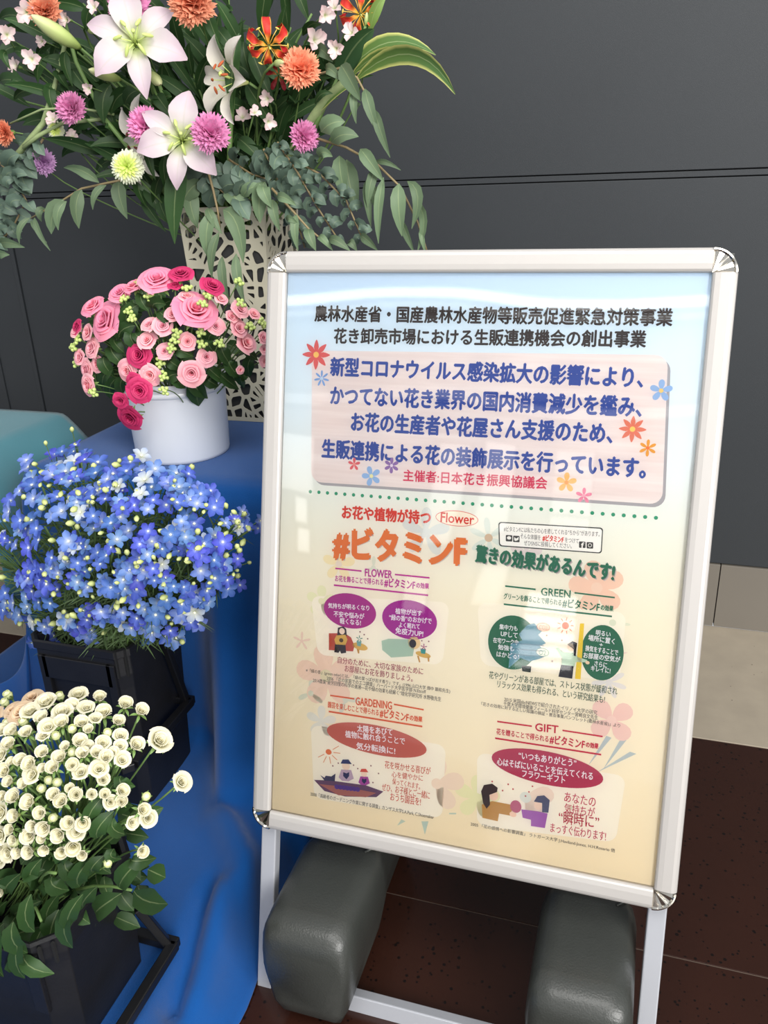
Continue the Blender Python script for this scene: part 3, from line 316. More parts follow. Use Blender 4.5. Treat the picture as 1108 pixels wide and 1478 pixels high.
PINK = [
('pink_rose',(-.998,1.347,1.011),(-.17,-.6,.78),.0234,272, 'large open pink rose, first from left in the pink bouquet'),
('pink_rose',(-.958,1.329,.988),(-.32,-.83,.47),.036,8, 'large open pink rose, second from left in the pink bouquet'),
('pink_rose',(-.928,1.335,1.037),(.02,-.65,.76),.0215,124, 'large open pink rose, third from left in the pink bouquet'),
('pink_rose',(-.893,1.333,1.05),(-.16,-.45,.88),.0213,65, 'large open pink rose, fourth from left in the pink bouquet'),
('pink_rose',(-.846,1.333,1.058),(.23,-.49,.84),.0334,7, 'large open pink rose, fifth from left in the pink bouquet'),
('pink_rose',(-.77,1.32,1.008),(.54,-.46,.71),.038,208, 'large open pink rose, sixth from left in the pink bouquet'),
('spray_rose',(-.861,1.311,.986),(.0,-.67,.74),.015,54, 'small pale pink spray rose, first from left in row one of the pink bouquet'),
('spray_rose',(-.832,1.31,.985),(.35,-.8,.49),.0186,58, 'small pale pink spray rose, second from left in row one of the pink bouquet'),
('spray_rose',(-.811,1.313,1.005),(.28,-.68,.68),.0148,101, 'small pale pink spray rose, third from left in row one of the pink bouquet'),
('spray_rose',(-.785,1.324,1.034),(.35,-.36,.86),.0147,197, 'small pale pink spray rose, fourth from left in row one of the pink bouquet'),
('spray_rose',(-.729,1.342,1.029),(.64,-.36,.68),.0123,273, 'small pale pink spray rose, fifth from left in row one of the pink bouquet'),
('spray_rose',(-.712,1.343,.998),(.73,-.37,.57),.0111,105, 'small pale pink spray rose, sixth from left in row one of the pink bouquet'),
('spray_rose',(-.701,1.354,1.008),(.77,-.28,.57),.0173,176, 'small pale pink spray rose, seventh from left in row one of the pink bouquet'),
('spray_rose',(-.683,1.373,.998),(.72,-.28,.63),.0112,136, 'small pale pink spray rose, eighth from left in row one of the pink bouquet'),
('spray_rose',(-1.055,1.36,.964),(-.31,-.71,.64),.0147,340, 'small pale pink spray rose, first from left in row two of the pink bouquet'),
('spray_rose',(-1.019,1.346,.964),(-.37,-.85,.37),.0158,234, 'small pale pink spray rose, second from left in row two of the pink bouquet'),
('spray_rose',(-.87,1.312,.958),(.14,-.8,.58),.0177,114, 'small pale pink spray rose, third from left in row two of the pink bouquet'),
('spray_rose',(-.789,1.314,.958),(.35,-.88,.33),.0162,192, 'small pale pink spray rose, fourth from left in row two of the pink bouquet'),
('spray_rose',(-.737,1.327,.983),(.67,-.58,.47),.016,47, 'small pale pink spray rose, fifth from left in row two of the pink bouquet'),
('spray_rose',(-.703,1.348,.977),(.82,-.45,.36),.0161,227, 'small pale pink spray rose, sixth from left in row two of the pink bouquet'),
('spray_rose',(-.697,1.358,.948),(.82,-.37,.44),.0188,156, 'small pale pink spray rose, seventh from left in row two of the pink bouquet'),
('spray_rose',(-.676,1.387,.953),(.91,-.35,.22),.0114,226, 'small pale pink spray rose, eighth from left in row two of the pink bouquet'),
('spray_rose',(-1.062,1.364,.911),(-.26,-.9,.36),.015,333, 'small pale pink spray rose, first from left in row three of the pink bouquet'),
('spray_rose',(-1.042,1.356,.89),(-.39,-.92,.11),.0203,287, 'small pale pink spray rose, second from left in row three of the pink bouquet'),
('spray_rose',(-1.012,1.343,.934),(-.33,-.87,.37),.0199,279, 'small pale pink spray rose, third from left in row three of the pink bouquet'),
('spray_rose',(-1.01,1.347,.904),(-.24,-.96,.16),.016,249, 'small pale pink spray rose, fourth from left in row three of the pink bouquet'),
('spray_rose',(-.838,1.313,.939),(.26,-.83,.5),.0151,214, 'small pale pink spray rose, fifth from left in row three of the pink bouquet'),
('spray_rose',(-.763,1.327,.928),(.71,-.64,.3),.0176,152, 'small pale pink spray rose, sixth from left in row three of the pink bouquet'),
('spray_rose',(-.68,1.394,.93),(.86,-.39,.32),.009,32, 'small pale pink spray rose, seventh from left in row three of the pink bouquet'),
('spray_rose',(-.687,1.407,.906),(.85,-.51,.12),.0117,312, 'small pale pink spray rose, eighth from left in row three of the pink bouquet'),
('spray_rose',(-1.013,1.316,.87),(-.38,-.92,.1),.0212,220, 'small pale pink spray rose, first from left in row four of the pink bouquet'),
('spray_rose',(-.924,1.318,.9),(-.11,-.99,.08),.0207,106, 'small pale pink spray rose, second from left in row four of the pink bouquet'),
('spray_rose',(-.866,1.3,.899),(.17,-.98,-.02),.019,307, 'small pale pink spray rose, third from left in row four of the pink bouquet'),
('spray_rose',(-.786,1.31,.903),(.39,-.92,.02),.0239,12, 'small pale pink spray rose, fourth from left in row four of the pink bouquet'),
('spray_rose',(-.713,1.357,.9),(.77,-.63,.06),.0076,279, 'small pale pink spray rose, fifth from left in row four of the pink bouquet'),
('magenta_rose',(-1.051,1.359,.972),(-.39,-.79,.48),.0147,259, 'deep magenta rose, first from left in row one of the pink bouquet'),
('magenta_rose',(-.893,1.317,.93),(.03,-.95,.31),.0243,266, 'deep magenta rose, second from left in row one of the pink bouquet'),
('magenta_rose',(-.81,1.33,1.052),(.3,-.34,.89),.0123,281, 'deep magenta rose, third from left in row one of the pink bouquet'),
('magenta_rose',(-.803,1.343,1.069),(.22,-.41,.89),.0209,167, 'deep magenta rose, fourth from left in row one of the pink bouquet'),
('magenta_rose',(-.746,1.345,1.049),(.58,-.32,.75),.0208,287, 'deep magenta rose, fifth from left in row one of the pink bouquet'),
('magenta_rose',(-.918,1.272,.857),(.1,-.99,-.1),.0153,191, 'deep magenta rose, first from left in row two of the pink bouquet'),
('magenta_rose',(-.926,1.308,.815),(-.04,-.96,-.29),.025,337, 'deep magenta rose, second from left in row two of the pink bouquet'),
('magenta_rose',(-.897,1.291,.89),(.18,-.98,.03),.014,351, 'deep magenta rose, third from left in row two of the pink bouquet'),
('magenta_rose',(-.867,1.263,.879),(.22,-.97,.04),.0225,303, 'deep magenta rose, fourth from left in row two of the pink bouquet')]
GREEN = [
('berry',(-.914,1.322,1.033),(-.02,-.5,.87),.0113,58, 'lime green berry sprig, first from left in row one of the pink bouquet'),
('berry',(-.883,1.331,1.061),(-.02,-.49,.87),.0112,81, 'lime green berry sprig, second from left in row one of the pink bouquet'),
('berry',(-.855,1.314,1.038),(.09,-.6,.79),.0111,79, 'lime green berry sprig, third from left in row one of the pink bouquet'),
('berry',(-.782,1.324,1.052),(.22,-.43,.87),.011,65, 'lime green berry sprig, fourth from left in row one of the pink bouquet'),
('berry',(-.753,1.319,1.026),(.45,-.51,.73),.0109,212, 'lime green berry sprig, fifth from left in row one of the pink bouquet'),
('berry',(-.745,1.328,1.039),(.36,-.36,.86),.011,168, 'lime green berry sprig, sixth from left in row one of the pink bouquet'),
('berry',(-.709,1.38,1.056),(.72,-.26,.65),.0112,214, 'lime green berry sprig, seventh from left in row one of the pink bouquet'),
('berry',(-.903,1.313,1.013),(-.06,-.62,.78),.0113,19, 'lime green berry sprig, first from left in row two of the pink bouquet'),
('berry',(-.894,1.308,1.0),(.06,-.75,.66),.0113,15, 'lime green berry sprig, second from left in row two of the pink bouquet'),
('berry',(-.757,1.309,.978),(.44,-.76,.49),.011,135, 'lime green berry sprig, third from left in row two of the pink bouquet'),
('berry',(-.696,1.355,1.021),(.68,-.43,.59),.0111,0, 'lime green berry sprig, fourth from left in row two of the pink bouquet'),
('berry',(-.684,1.357,.981),(.7,-.49,.53),.0112,221, 'lime green berry sprig, fifth from left in row two of the pink bouquet'),
('berry',(-.674,1.378,.988),(.74,-.43,.52),.0113,321, 'lime green berry sprig, sixth from left in row two of the pink bouquet'),
('berry',(-.669,1.394,.975),(.79,-.34,.52),.0114,354, 'lime green berry sprig, seventh from left in row two of the pink bouquet'),
('berry',(-1.078,1.366,.932),(-.34,-.88,.32),.0122,229, 'lime green berry sprig, first from left in row three of the pink bouquet'),
('berry',(-1.055,1.355,.951),(-.33,-.84,.42),.0121,151, 'lime green berry sprig, second from left in row three of the pink bouquet'),
('berry',(-.817,1.302,.95),(.3,-.79,.54),.0112,148, 'lime green berry sprig, third from left in row three of the pink bouquet'),
('berry',(-.807,1.301,.964),(.29,-.87,.39),.0111,0, 'lime green berry sprig, fourth from left in row three of the pink bouquet'),
('berry',(-.801,1.301,.977),(.31,-.85,.43),.0111,179, 'lime green berry sprig, fifth from left in row three of the pink bouquet'),
('berry',(-.759,1.311,.955),(.42,-.79,.44),.0111,34, 'lime green berry sprig, sixth from left in row three of the pink bouquet'),
('berry',(-.73,1.322,.956),(.67,-.57,.48),.0111,209, 'lime green berry sprig, seventh from left in row three of the pink bouquet'),
('berry',(-1.08,1.37,.9),(-.37,-.92,.13),.0124,137, 'lime green berry sprig, first from left in row four of the pink bouquet'),
('berry',(-.996,1.295,.861),(-.06,-.99,-.11),.0118,219, 'lime green berry sprig, second from left in row four of the pink bouquet'),
('berry',(-.848,1.308,.92),(.44,-.88,.19),.0114,151, 'lime green berry sprig, third from left in row four of the pink bouquet'),
('berry',(-.83,1.286,.901),(.42,-.9,.12),.0113,133, 'lime green berry sprig, fourth from left in row four of the pink bouquet'),
('berry',(-.811,1.25,.884),(.18,-.98,.01),.011,203, 'lime green berry sprig, fifth from left in row four of the pink bouquet')]
DELPH = [
((-.982,1.071,.754),[((-.935,1.039,.751),(-.43,-.59,.68),.0127,1),((-.986,1.053,.753),(-.31,-.67,.67),.0141,1),((-.972,1.071,.77),(-.02,-.67,.74),.017,1),((-.95,1.041,.747),(-.06,-.79,.62),.0177,1),((-1.0,1.086,.752),(-.42,-.48,.77),.0192,0),((-.961,1.055,.764),(.09,-.4,.91),.0194,0)],[((-.897,1.004,.76),(.77,-.53,-.36),.0055)], 'blue delphinium spray, first from left in row one from the top of the bouquet'),
((-1.007,1.142,.769),[((-.929,1.073,.793),(-.06,-.29,.95),.0131,1),((-1.024,1.126,.767),(-.38,-.46,.8),.0205,1),((-.976,1.142,.788),(.17,-.3,.94),.0187,0),((-.933,1.06,.777),(-.03,-.38,.93),.0168,0),((-1.043,1.145,.772),(.11,-.51,.85),.0166,1)],[((-.916,1.023,.781),(.11,-.84,-.54),.0035),((-.968,1.114,.82),(.18,-.12,.98),.004),((-.993,1.106,.783),(-.25,-.88,.4),.0049),((-1.005,1.107,.767),(-.36,-.93,-.06),.0045)], 'blue delphinium spray, second from left in row one from the top of the bouquet'),
((-.899,1.058,.786),[((-.845,1.011,.796),(-.02,-.39,.92),.0185,1),((-.901,1.039,.792),(.21,-.32,.93),.0195,1),((-.879,1.044,.798),(.21,-.43,.88),.0197,1),((-.873,1.025,.792),(.12,-.51,.85),.0144,0),((-.933,1.089,.784),(-.28,-.35,.9),.0204,2),((-.84,1.021,.801),(.2,-.44,.88),.0153,0)],[((-.853,.992,.782),(.16,-.85,-.51),.0047),((-.811,.981,.792),(.75,-.52,-.42),.0051),((-.939,1.061,.787),(-.61,-.7,.36),.006),((-.904,1.029,.779),(-.37,-.92,-.15),.0037)], 'blue delphinium spray, third from left in row one from the top of the bouquet'),
((-.948,1.142,.799),[((-.925,1.129,.802),(-.16,-.6,.78),.0131,2),((-.954,1.134,.798),(.05,-.53,.85),.0132,2),((-.906,1.114,.819),(-.18,-.31,.93),.0129,0)],[((-.911,1.117,.82),(.62,-.47,.62),.0036),((-.901,1.104,.851),(.24,-.12,.96),.0042)], 'blue delphinium spray, fourth from left in row one from the top of the bouquet'),
((-.886,1.105,.802),[((-.828,1.061,.811),(.26,-.21,.94),.0196,0),((-.879,1.069,.807),(.12,-.34,.93),.0176,2),((-.894,1.12,.803),(.16,-.29,.94),.0134,0),((-.857,1.069,.811),(-.22,-.34,.91),.0188,0),((-.898,1.117,.8),(-.26,-.54,.8),.0147,1)],[((-.854,1.032,.809),(-.3,-.93,-.23),.0049)], 'blue delphinium spray, fifth from left in row one from the top of the bouquet'),
((-.813,1.016,.788),[((-.799,1.01,.784),(.35,-.45,.82),.0165,1),((-.816,.989,.783),(-.01,-.42,.91),.0178,0),((-.827,1.043,.797),(-.07,-.43,.9),.0183,2),((-.788,.984,.787),(-.26,-.54,.8),.0149,0),((-.837,1.037,.795),(.19,-.45,.87),.013,2)],[((-.825,1.046,.811),(.16,-.15,.98),.0057),((-.78,.995,.795),(.76,-.62,.2),.0038),((-.773,.965,.794),(.36,-.9,-.23),.0035)], 'blue delphinium spray, sixth from left in row one from the top of the bouquet'),
((-.783,1.031,.801),[((-.739,.986,.806),(-.02,-.66,.75),.0131,2),((-.772,1.006,.807),(-.18,-.56,.81),.0161,1),((-.779,1.029,.807),(.46,-.46,.76),.0188,2),((-.759,.987,.801),(-.04,-.52,.85),.0143,0),((-.803,1.02,.809),(-.09,-.32,.94),.0186,0),((-.75,1.008,.805),(.08,-.57,.82),.0169,0)],[((-.787,1.061,.818),(.43,-.16,.89),.0042),((-.74,.978,.812),(.47,-.88,-.08),.0054),((-.815,1.031,.813),(-.58,-.58,.57),.0037)], 'blue delphinium spray, seventh from left in row one from the top of the bouquet'),
((-.756,1.054,.808),[((-.704,1.003,.812),(.01,-.45,.89),.0186,2),((-.749,1.024,.815),(-.01,-.38,.92),.0174,0),((-.781,1.111,.809),(.54,-.26,.8),.017,2),((-.739,1.035,.802),(.23,-.24,.94),.0124,0),((-.769,1.064,.815),(.2,-.27,.94),.0163,0)],[((-.769,1.066,.822),(-.07,-.51,.86),.0053),((-.775,1.035,.821),(-.61,-.68,.42),.0057)], 'blue delphinium spray, eighth from left in row one from the top of the bouquet'),
((-.714,1.038,.8),[((-.684,1.029,.798),(.34,-.36,.87),.0163,1),((-.732,1.036,.801),(.35,-.36,.86),.0126,0),((-.712,1.043,.815),(.59,-.39,.71),.0175,1),((-.704,1.016,.798),(.32,-.23,.92),.0166,0),((-.739,1.049,.808),(-.04,-.39,.92),.0145,1),((-.703,1.038,.799),(.3,-.34,.89),.0179,0)],[((-.709,.986,.801),(-.42,-.88,-.21),.004)], 'blue delphinium spray, ninth from left in row one from the top of the bouquet'),
((-.683,1.069,.794),[((-.656,1.043,.791),(.65,-.43,.62),.0152,0),((-.684,1.045,.798),(.5,-.21,.84),.0151,1),((-.68,1.075,.795),(.7,-.36,.61),.0157,0),((-.657,1.018,.798),(.12,-.32,.94),.0181,1),((-.69,1.066,.801),(.34,-.3,.89),.0188,1),((-.667,1.063,.803),(.61,-.08,.78),.0139,0)],[((-.683,1.102,.801),(.61,-.25,.75),.0056)], 'blue delphinium spray, tenth from left in row one from the top of the bouquet'),
((-1.036,1.066,.706),[((-.979,1.03,.708),(-.11,-.87,.49),.0171,1),((-1.067,1.075,.688),(-.32,-.82,.47),.0186,1),((-1.024,1.068,.726),(-.0,-.66,.75),.0176,0),((-1.018,1.05,.708),(-.36,-.73,.58),.0138,0),((-1.109,1.109,.69),(-.13,-.58,.8),.0209,0),((-.997,1.033,.723),(-.45,-.76,.46),.02,1)],[((-1.12,1.11,.693),(-.62,-.63,.48),.006),((-.967,1.037,.751),(.7,-.06,.71),.0048)], 'blue delphinium spray, first from left in row two from the top of the bouquet'),
((-.897,1.012,.746),[((-.846,.98,.758),(.03,-.61,.79),.0188,1),((-.901,1.002,.746),(-.38,-.51,.77),.0182,0),((-.859,.991,.776),(.21,-.35,.91),.0155,0),((-.867,.984,.747),(-.02,-.76,.65),.0152,1),((-.904,1.011,.758),(.06,-.47,.88),.0144,1)],[((-.897,.995,.754),(-.22,-.9,.37),.0058)], 'blue delphinium spray, second from left in row two from the top of the bouquet'),
((-.827,1.001,.769),[((-.804,.987,.767),(.33,-.36,.87),.0146,1),((-.813,.977,.777),(.32,-.61,.73),.0149,1),((-.822,1.013,.778),(-.07,-.44,.89),.017,1),((-.8,.965,.767),(.22,-.79,.57),.015,2),((-.833,1.0,.775),(-.26,-.62,.74),.0168,2)],[((-.789,.974,.782),(.73,-.62,.27),.0042),((-.768,.956,.79),(.85,-.5,.19),.0041),((-.84,.998,.774),(-.29,-.83,.48),.0056),((-.806,.959,.774),(-.1,-.99,-.12),.0057)], 'blue delphinium spray, third from left in row two from the top of the bouquet'),
((-.8,.981,.745),[((-.772,.976,.749),(.29,-.49,.82),.0161,1),((-.806,.979,.747),(.35,-.46,.82),.0167,1),((-.779,.967,.762),(.31,-.76,.58),.0146,0),((-.79,.977,.735),(-.05,-.5,.86),.0156,1),((-.814,.988,.75),(-.16,-.46,.87),.0179,0)],[((-.816,.957,.751),(-.59,-.79,.19),.0057)], 'blue delphinium spray, fourth from left in row two from the top of the bouquet'),
((-.76,.997,.78),[((-.718,.958,.783),(.28,-.64,.72),.0149,0),((-.761,.978,.786),(-.03,-.42,.91),.0143,0),((-.749,1.007,.79),(-.07,-.54,.84),.0122,0),((-.744,.984,.775),(.21,-.66,.73),.0146,1),((-.77,1.003,.79),(-.2,-.53,.83),.0176,0)],[((-.758,.978,.802),(-.26,-.62,.74),.0053),((-.712,.949,.788),(.68,-.71,-.2),.0039),((-.784,1.002,.801),(-.42,-.42,.8),.0053),((-.727,.982,.788),(.86,-.46,.24),.004)], 'blue delphinium spray, fifth from left in row two from the top of the bouquet'),
((-.723,.995,.778),[((-.684,.97,.779),(.35,-.49,.79),.0125,1),((-.726,.965,.792),(.42,-.61,.67),.0124,1),((-.701,.984,.798),(.15,-.57,.81),.0134,2),((-.701,.965,.787),(-.04,-.82,.58),.0138,0),((-.719,.985,.784),(.12,-.54,.83),.013,0),((-.705,.994,.776),(.45,-.53,.72),.0127,1)],[((-.693,.952,.772),(.35,-.82,-.45),.0047)], 'blue delphinium spray, sixth from left in row two from the top of the bouquet'),
((-.684,1.021,.786),[((-.647,.99,.785),(.56,-.19,.81),.0171,0),((-.688,.993,.785),(.32,-.62,.71),.0131,2),((-.677,1.031,.79),(.57,-.45,.69),.0185,1),((-.679,1.01,.771),(.5,-.58,.65),.0174,2),((-.696,1.007,.8),(.01,-.71,.71),.0187,0),((-.677,1.041,.785),(.31,-.25,.92),.0183,1)],[((-.663,1.018,.81),(.56,-.21,.8),.0033),((-.666,1.017,.799),(.64,-.43,.64),.0051)], 'blue delphinium spray, seventh from left in row two from the top of the bouquet'),
((-.653,1.035,.775),[((-.64,1.025,.779),(.68,-.14,.72),.0185,0),((-.656,1.007,.777),(.47,-.31,.83),.0133,2),((-.638,1.039,.791),(.71,-.23,.66),.0121,1),((-.637,1.012,.783),(.61,-.48,.63),.0161,1),((-.652,1.016,.79),(.54,-.24,.81),.0165,1),((-.629,1.029,.786),(.6,-.5,.62),.0164,0)],[((-.647,.981,.795),(-.55,-.8,.24),.0032),((-.644,.993,.776),(-.18,-.97,-.19),.0042),((-.61,1.01,.778),(.91,-.41,-.05),.0037),((-.62,.992,.777),(.51,-.81,-.3),.0036)], 'blue delphinium spray, eighth from left in row two from the top of the bouquet'),
((-.637,1.061,.766),[((-.616,1.048,.768),(.8,-.26,.54),.0171,0),((-.624,1.009,.778),(.31,-.56,.77),.0143,1),((-.635,1.068,.776),(.75,-.26,.61),.015,0),((-.609,1.03,.765),(.52,-.57,.64),.0178,0),((-.646,1.054,.779),(.64,-.19,.74),.0165,1)],[((-.612,1.004,.769),(.06,-.94,-.34),.0033)], 'blue delphinium spray, ninth from left in row two from the top of the bouquet'),
((-.613,1.111,.718),[((-.614,1.127,.71),(.65,-.37,.67),.0126,1),((-.601,1.073,.729),(.66,-.36,.66),.012,2),((-.615,1.125,.72),(.86,-.2,.47),.0125,1)],[((-.595,1.104,.701),(.65,-.69,-.32),.0061),((-.595,1.031,.723),(-.28,-.87,-.41),.0046),((-.6,1.028,.741),(-.55,-.84,-.03),.004)], 'blue delphinium spray, tenth from left in row two from the top of the bouquet'),
((-1.157,1.128,.648),[((-1.14,1.116,.652),(-.48,-.72,.5),.0162,0),((-1.196,1.141,.641),(-.28,-.53,.8),.023,0),((-1.119,1.101,.673),(-.45,-.75,.49),.0164,1),((-1.121,1.099,.654),(-.19,-.82,.54),.0155,0),((-1.179,1.13,.665),(-.33,-.81,.49),.0159,1)],[((-1.003,1.023,.711),(.95,-.19,.25),.0037),((-1.132,1.104,.689),(-.01,-.37,.93),.0043),((-1.154,1.108,.662),(-.26,-.83,.49),.0061),((-1.066,1.064,.679),(.84,-.52,.15),.0056)], 'blue delphinium spray, first from left in row three from the top of the bouquet'),
((-1.001,1.032,.669),[((-.928,.985,.686),(-.2,-.91,.35),.0187,0),((-1.014,1.036,.664),(.02,-.89,.45),.0142,0),((-.966,1.012,.699),(.01,-.71,.71),.0128,1),((-.979,1.012,.672),(-.48,-.61,.63),.0141,1),((-1.005,1.018,.68),(-.26,-.85,.46),.0143,0)],[((-1.035,1.044,.672),(-.4,-.69,.61),.0062)], 'blue delphinium spray, second from left in row three from the top of the bouquet'),
((-.944,1.015,.706),[((-.895,.975,.707),(-.45,-.73,.52),.0193,0),((-.954,1.015,.704),(-.33,-.8,.51),.0177,0),((-.939,1.015,.719),(-.17,-.52,.84),.0201,2),((-.946,1.013,.697),(-.0,-.59,.8),.0165,1),((-.959,1.013,.719),(-.19,-.87,.45),.0195,0),((-.903,.983,.723),(-.07,-.85,.53),.0149,0)],[((-.949,1.014,.721),(-.07,-.6,.8),.0062),((-.909,.991,.731),(.5,-.5,.7),.0035)], 'blue delphinium spray, third from left in row three from the top of the bouquet'),
((-.84,.98,.706),[((-.807,.963,.715),(-.1,-.75,.66),.0127,0),((-.833,.959,.711),(-.28,-.71,.65),.0152,1),((-.817,.96,.723),(-.04,-.84,.54),.0153,2),((-.827,.964,.707),(-.21,-.83,.52),.0183,0),((-.823,.955,.721),(.29,-.82,.5),.0181,1),((-.803,.966,.708),(-.09,-.66,.75),.0141,1)],[((-.869,.971,.711),(-.62,-.7,.35),.0051),((-.817,.972,.739),(.34,-.21,.91),.005)], 'blue delphinium spray, fourth from left in row three from the top of the bouquet'),
((-.746,.975,.745),[((-.727,.976,.738),(-.0,-.62,.79),.0167,1),((-.755,.975,.741),(.49,-.38,.79),.0138,0),((-.729,.963,.766),(.59,-.5,.64),.0144,1),((-.728,.945,.737),(.51,-.4,.76),.0164,1),((-.734,.947,.762),(-.03,-.53,.85),.0161,0)],[((-.748,.962,.763),(-.24,-.65,.72),.0046),((-.756,.947,.745),(-.5,-.87,-.03),.0037),((-.733,.96,.74),(.42,-.9,-.13),.005)], 'blue delphinium spray, fifth from left in row three from the top of the bouquet'),
((-.698,.976,.723),[((-.673,.974,.715),(.63,-.61,.48),.0141,0),((-.698,.956,.728),(.58,-.61,.55),.0145,0),((-.687,.968,.745),(.2,-.72,.67),.0156,0),((-.7,.981,.715),(.27,-.81,.52),.0138,0),((-.707,.98,.725),(.08,-.57,.82),.0156,0),((-.685,.968,.728),(.57,-.41,.71),.0165,1)],[((-.665,.952,.729),(.76,-.65,-.01),.0033)], 'blue delphinium spray, sixth from left in row three from the top of the bouquet'),
((-.658,.991,.726),[((-.631,.98,.733),(.47,-.66,.59),.014,1),((-.667,.985,.728),(.74,-.38,.56),.0185,1),((-.638,.986,.741),(.65,-.56,.52),.0165,1),((-.654,.991,.706),(.17,-.64,.75),.0148,0),((-.647,.963,.746),(.49,-.69,.53),.0155,0),((-.631,.977,.737),(.36,-.57,.73),.0123,1)],[((-.657,.966,.709),(-.04,-.9,-.44),.0048),((-.662,.962,.751),(-.49,-.63,.6),.0041),((-.633,.981,.712),(.75,-.59,-.3),.0039)], 'blue delphinium spray, seventh from left in row three from the top of the bouquet'),
((-.648,1.005,.746),[((-.636,1.012,.743),(.46,-.48,.74),.018,0),((-.65,.982,.747),(.61,-.58,.53),.0155,2),((-.647,1.012,.754),(.27,-.62,.74),.0168,2),((-.65,1.005,.734),(.48,-.47,.74),.012,0),((-.635,.977,.762),(.51,-.45,.73),.0121,1)],[((-.648,.979,.742),(-.17,-.97,-.16),.0043),((-.653,.965,.742),(-.41,-.88,-.25),.0047),((-.644,1.001,.783),(.01,-.19,.98),.0051)], 'blue delphinium spray, eighth from left in row three from the top of the bouquet'),
((-.609,1.073,.724),[((-.602,1.082,.709),(.85,-.35,.38),.0122,2),((-.604,1.048,.732),(.75,-.14,.64),.0118,1),((-.602,1.073,.729),(.54,-.24,.81),.012,2)],[((-.609,1.066,.755),(-.07,-.32,.94),.0048),((-.585,1.054,.734),(.7,-.64,.32),.0057),((-.586,1.059,.724),(.76,-.65,.06),.0036),((-.606,1.117,.72),(.78,-.22,.58),.0052)], 'blue delphinium spray, ninth from left in row three from the top of the bouquet'),
((-.609,1.142,.689),[((-.597,1.14,.685),(.66,-.46,.6),.0127,0),((-.598,1.103,.705),(.69,-.48,.54),.0123,0),((-.589,1.135,.702),(.87,-.31,.39),.0126,1)],[((-.596,1.083,.685),(-.11,-.89,-.44),.0058),((-.601,1.075,.741),(-.52,-.49,.7),.0045)], 'blue delphinium spray, tenth from left in row three from the top of the bouquet'),
((-1.129,1.091,.587),[((-1.097,1.065,.6),(-.24,-.92,.32),.0221,1),((-1.193,1.127,.559),(-.3,-.89,.35),.0147,0),((-1.096,1.064,.608),(-.22,-.78,.58),.0189,0),((-1.085,1.057,.593),(-.37,-.91,.21),.014,0),((-1.188,1.127,.57),(-.53,-.63,.57),.021,1)],[((-1.072,1.05,.584),(.64,-.66,-.39),.0046),((-1.19,1.107,.58),(-.62,-.69,.38),.0057),((-1.196,1.12,.535),(-.26,-.91,-.33),.0056)], 'blue delphinium spray, first from left in row four from the top of the bouquet'),
((-1.095,1.075,.633),[((-1.074,1.061,.641),(-.41,-.62,.67),.0215,1),((-1.147,1.103,.607),(-.58,-.79,.22),.0199,0),((-1.032,1.035,.666),(-.16,-.64,.75),.0201,2),((-1.076,1.062,.631),(-.29,-.88,.38),.021,1),((-1.101,1.07,.642),(-.48,-.64,.6),.0187,0)],[((-1.151,1.103,.617),(-.42,-.83,.37),.005),((-1.078,1.046,.617),(.15,-.88,-.44),.0067),((-1.083,1.054,.617),(.2,-.9,-.38),.0047)], 'blue delphinium spray, second from left in row four from the top of the bouquet'),
((-.933,1.005,.645),[((-.898,.999,.646),(.18,-.75,.64),.0197,1),((-.947,.997,.642),(-.09,-.9,.42),.0172,0),((-.876,.973,.679),(-.22,-.86,.46),.0148,2),((-.942,1.012,.625),(.18,-.7,.69),.0176,1),((-.951,1.01,.643),(-.32,-.9,.29),.0137,1),((-.899,.993,.647),(-.26,-.84,.47),.0174,1)],[((-.91,.985,.64),(.51,-.84,-.19),.0055)], 'blue delphinium spray, third from left in row four from the top of the bouquet'),
((-.847,.982,.669),[((-.816,.957,.684),(.43,-.8,.42),.0135,2),((-.849,.974,.674),(.13,-.63,.77),.0165,1),((-.812,.953,.711),(-.04,-.64,.77),.0132,2),((-.841,.978,.649),(.42,-.88,.21),.0165,0),((-.851,.974,.687),(-.21,-.85,.47),.0143,2)],[((-.832,.95,.694),(-.2,-.76,.62),.0048),((-.795,.955,.696),(.84,-.28,.46),.0044)], 'blue delphinium spray, fourth from left in row four from the top of the bouquet'),
((-.783,.972,.695),[((-.761,.959,.701),(-.18,-.68,.71),.0164,0),((-.812,.971,.684),(-.03,-.71,.71),.0181,0),((-.738,.944,.725),(-.16,-.89,.42),.0131,0),((-.781,.965,.682),(.3,-.71,.64),.013,0),((-.789,.975,.696),(.13,-.79,.6),.015,2)],[((-.746,.948,.732),(.5,-.23,.84),.0048),((-.749,.951,.679),(.69,-.58,-.43),.0033)], 'blue delphinium spray, fifth from left in row four from the top of the bouquet'),
((-.692,.981,.692),[((-.686,.986,.683),(.81,-.57,.14),.013,2),((-.71,.968,.7),(.37,-.88,.29),.0174,0),((-.68,.98,.713),(.7,-.51,.5),.0163,0),((-.681,.956,.69),(.43,-.76,.49),.0126,0),((-.685,.952,.715),(.77,-.51,.39),.0133,1)],[((-.688,.936,.71),(-.52,-.83,.19),.0043),((-.715,.965,.688),(-.55,-.83,.05),.0039),((-.687,.979,.668),(.47,-.78,-.41),.0052),((-.659,.942,.737),(.22,-.31,.93),.0042)], 'blue delphinium spray, sixth from left in row four from the top of the bouquet'),
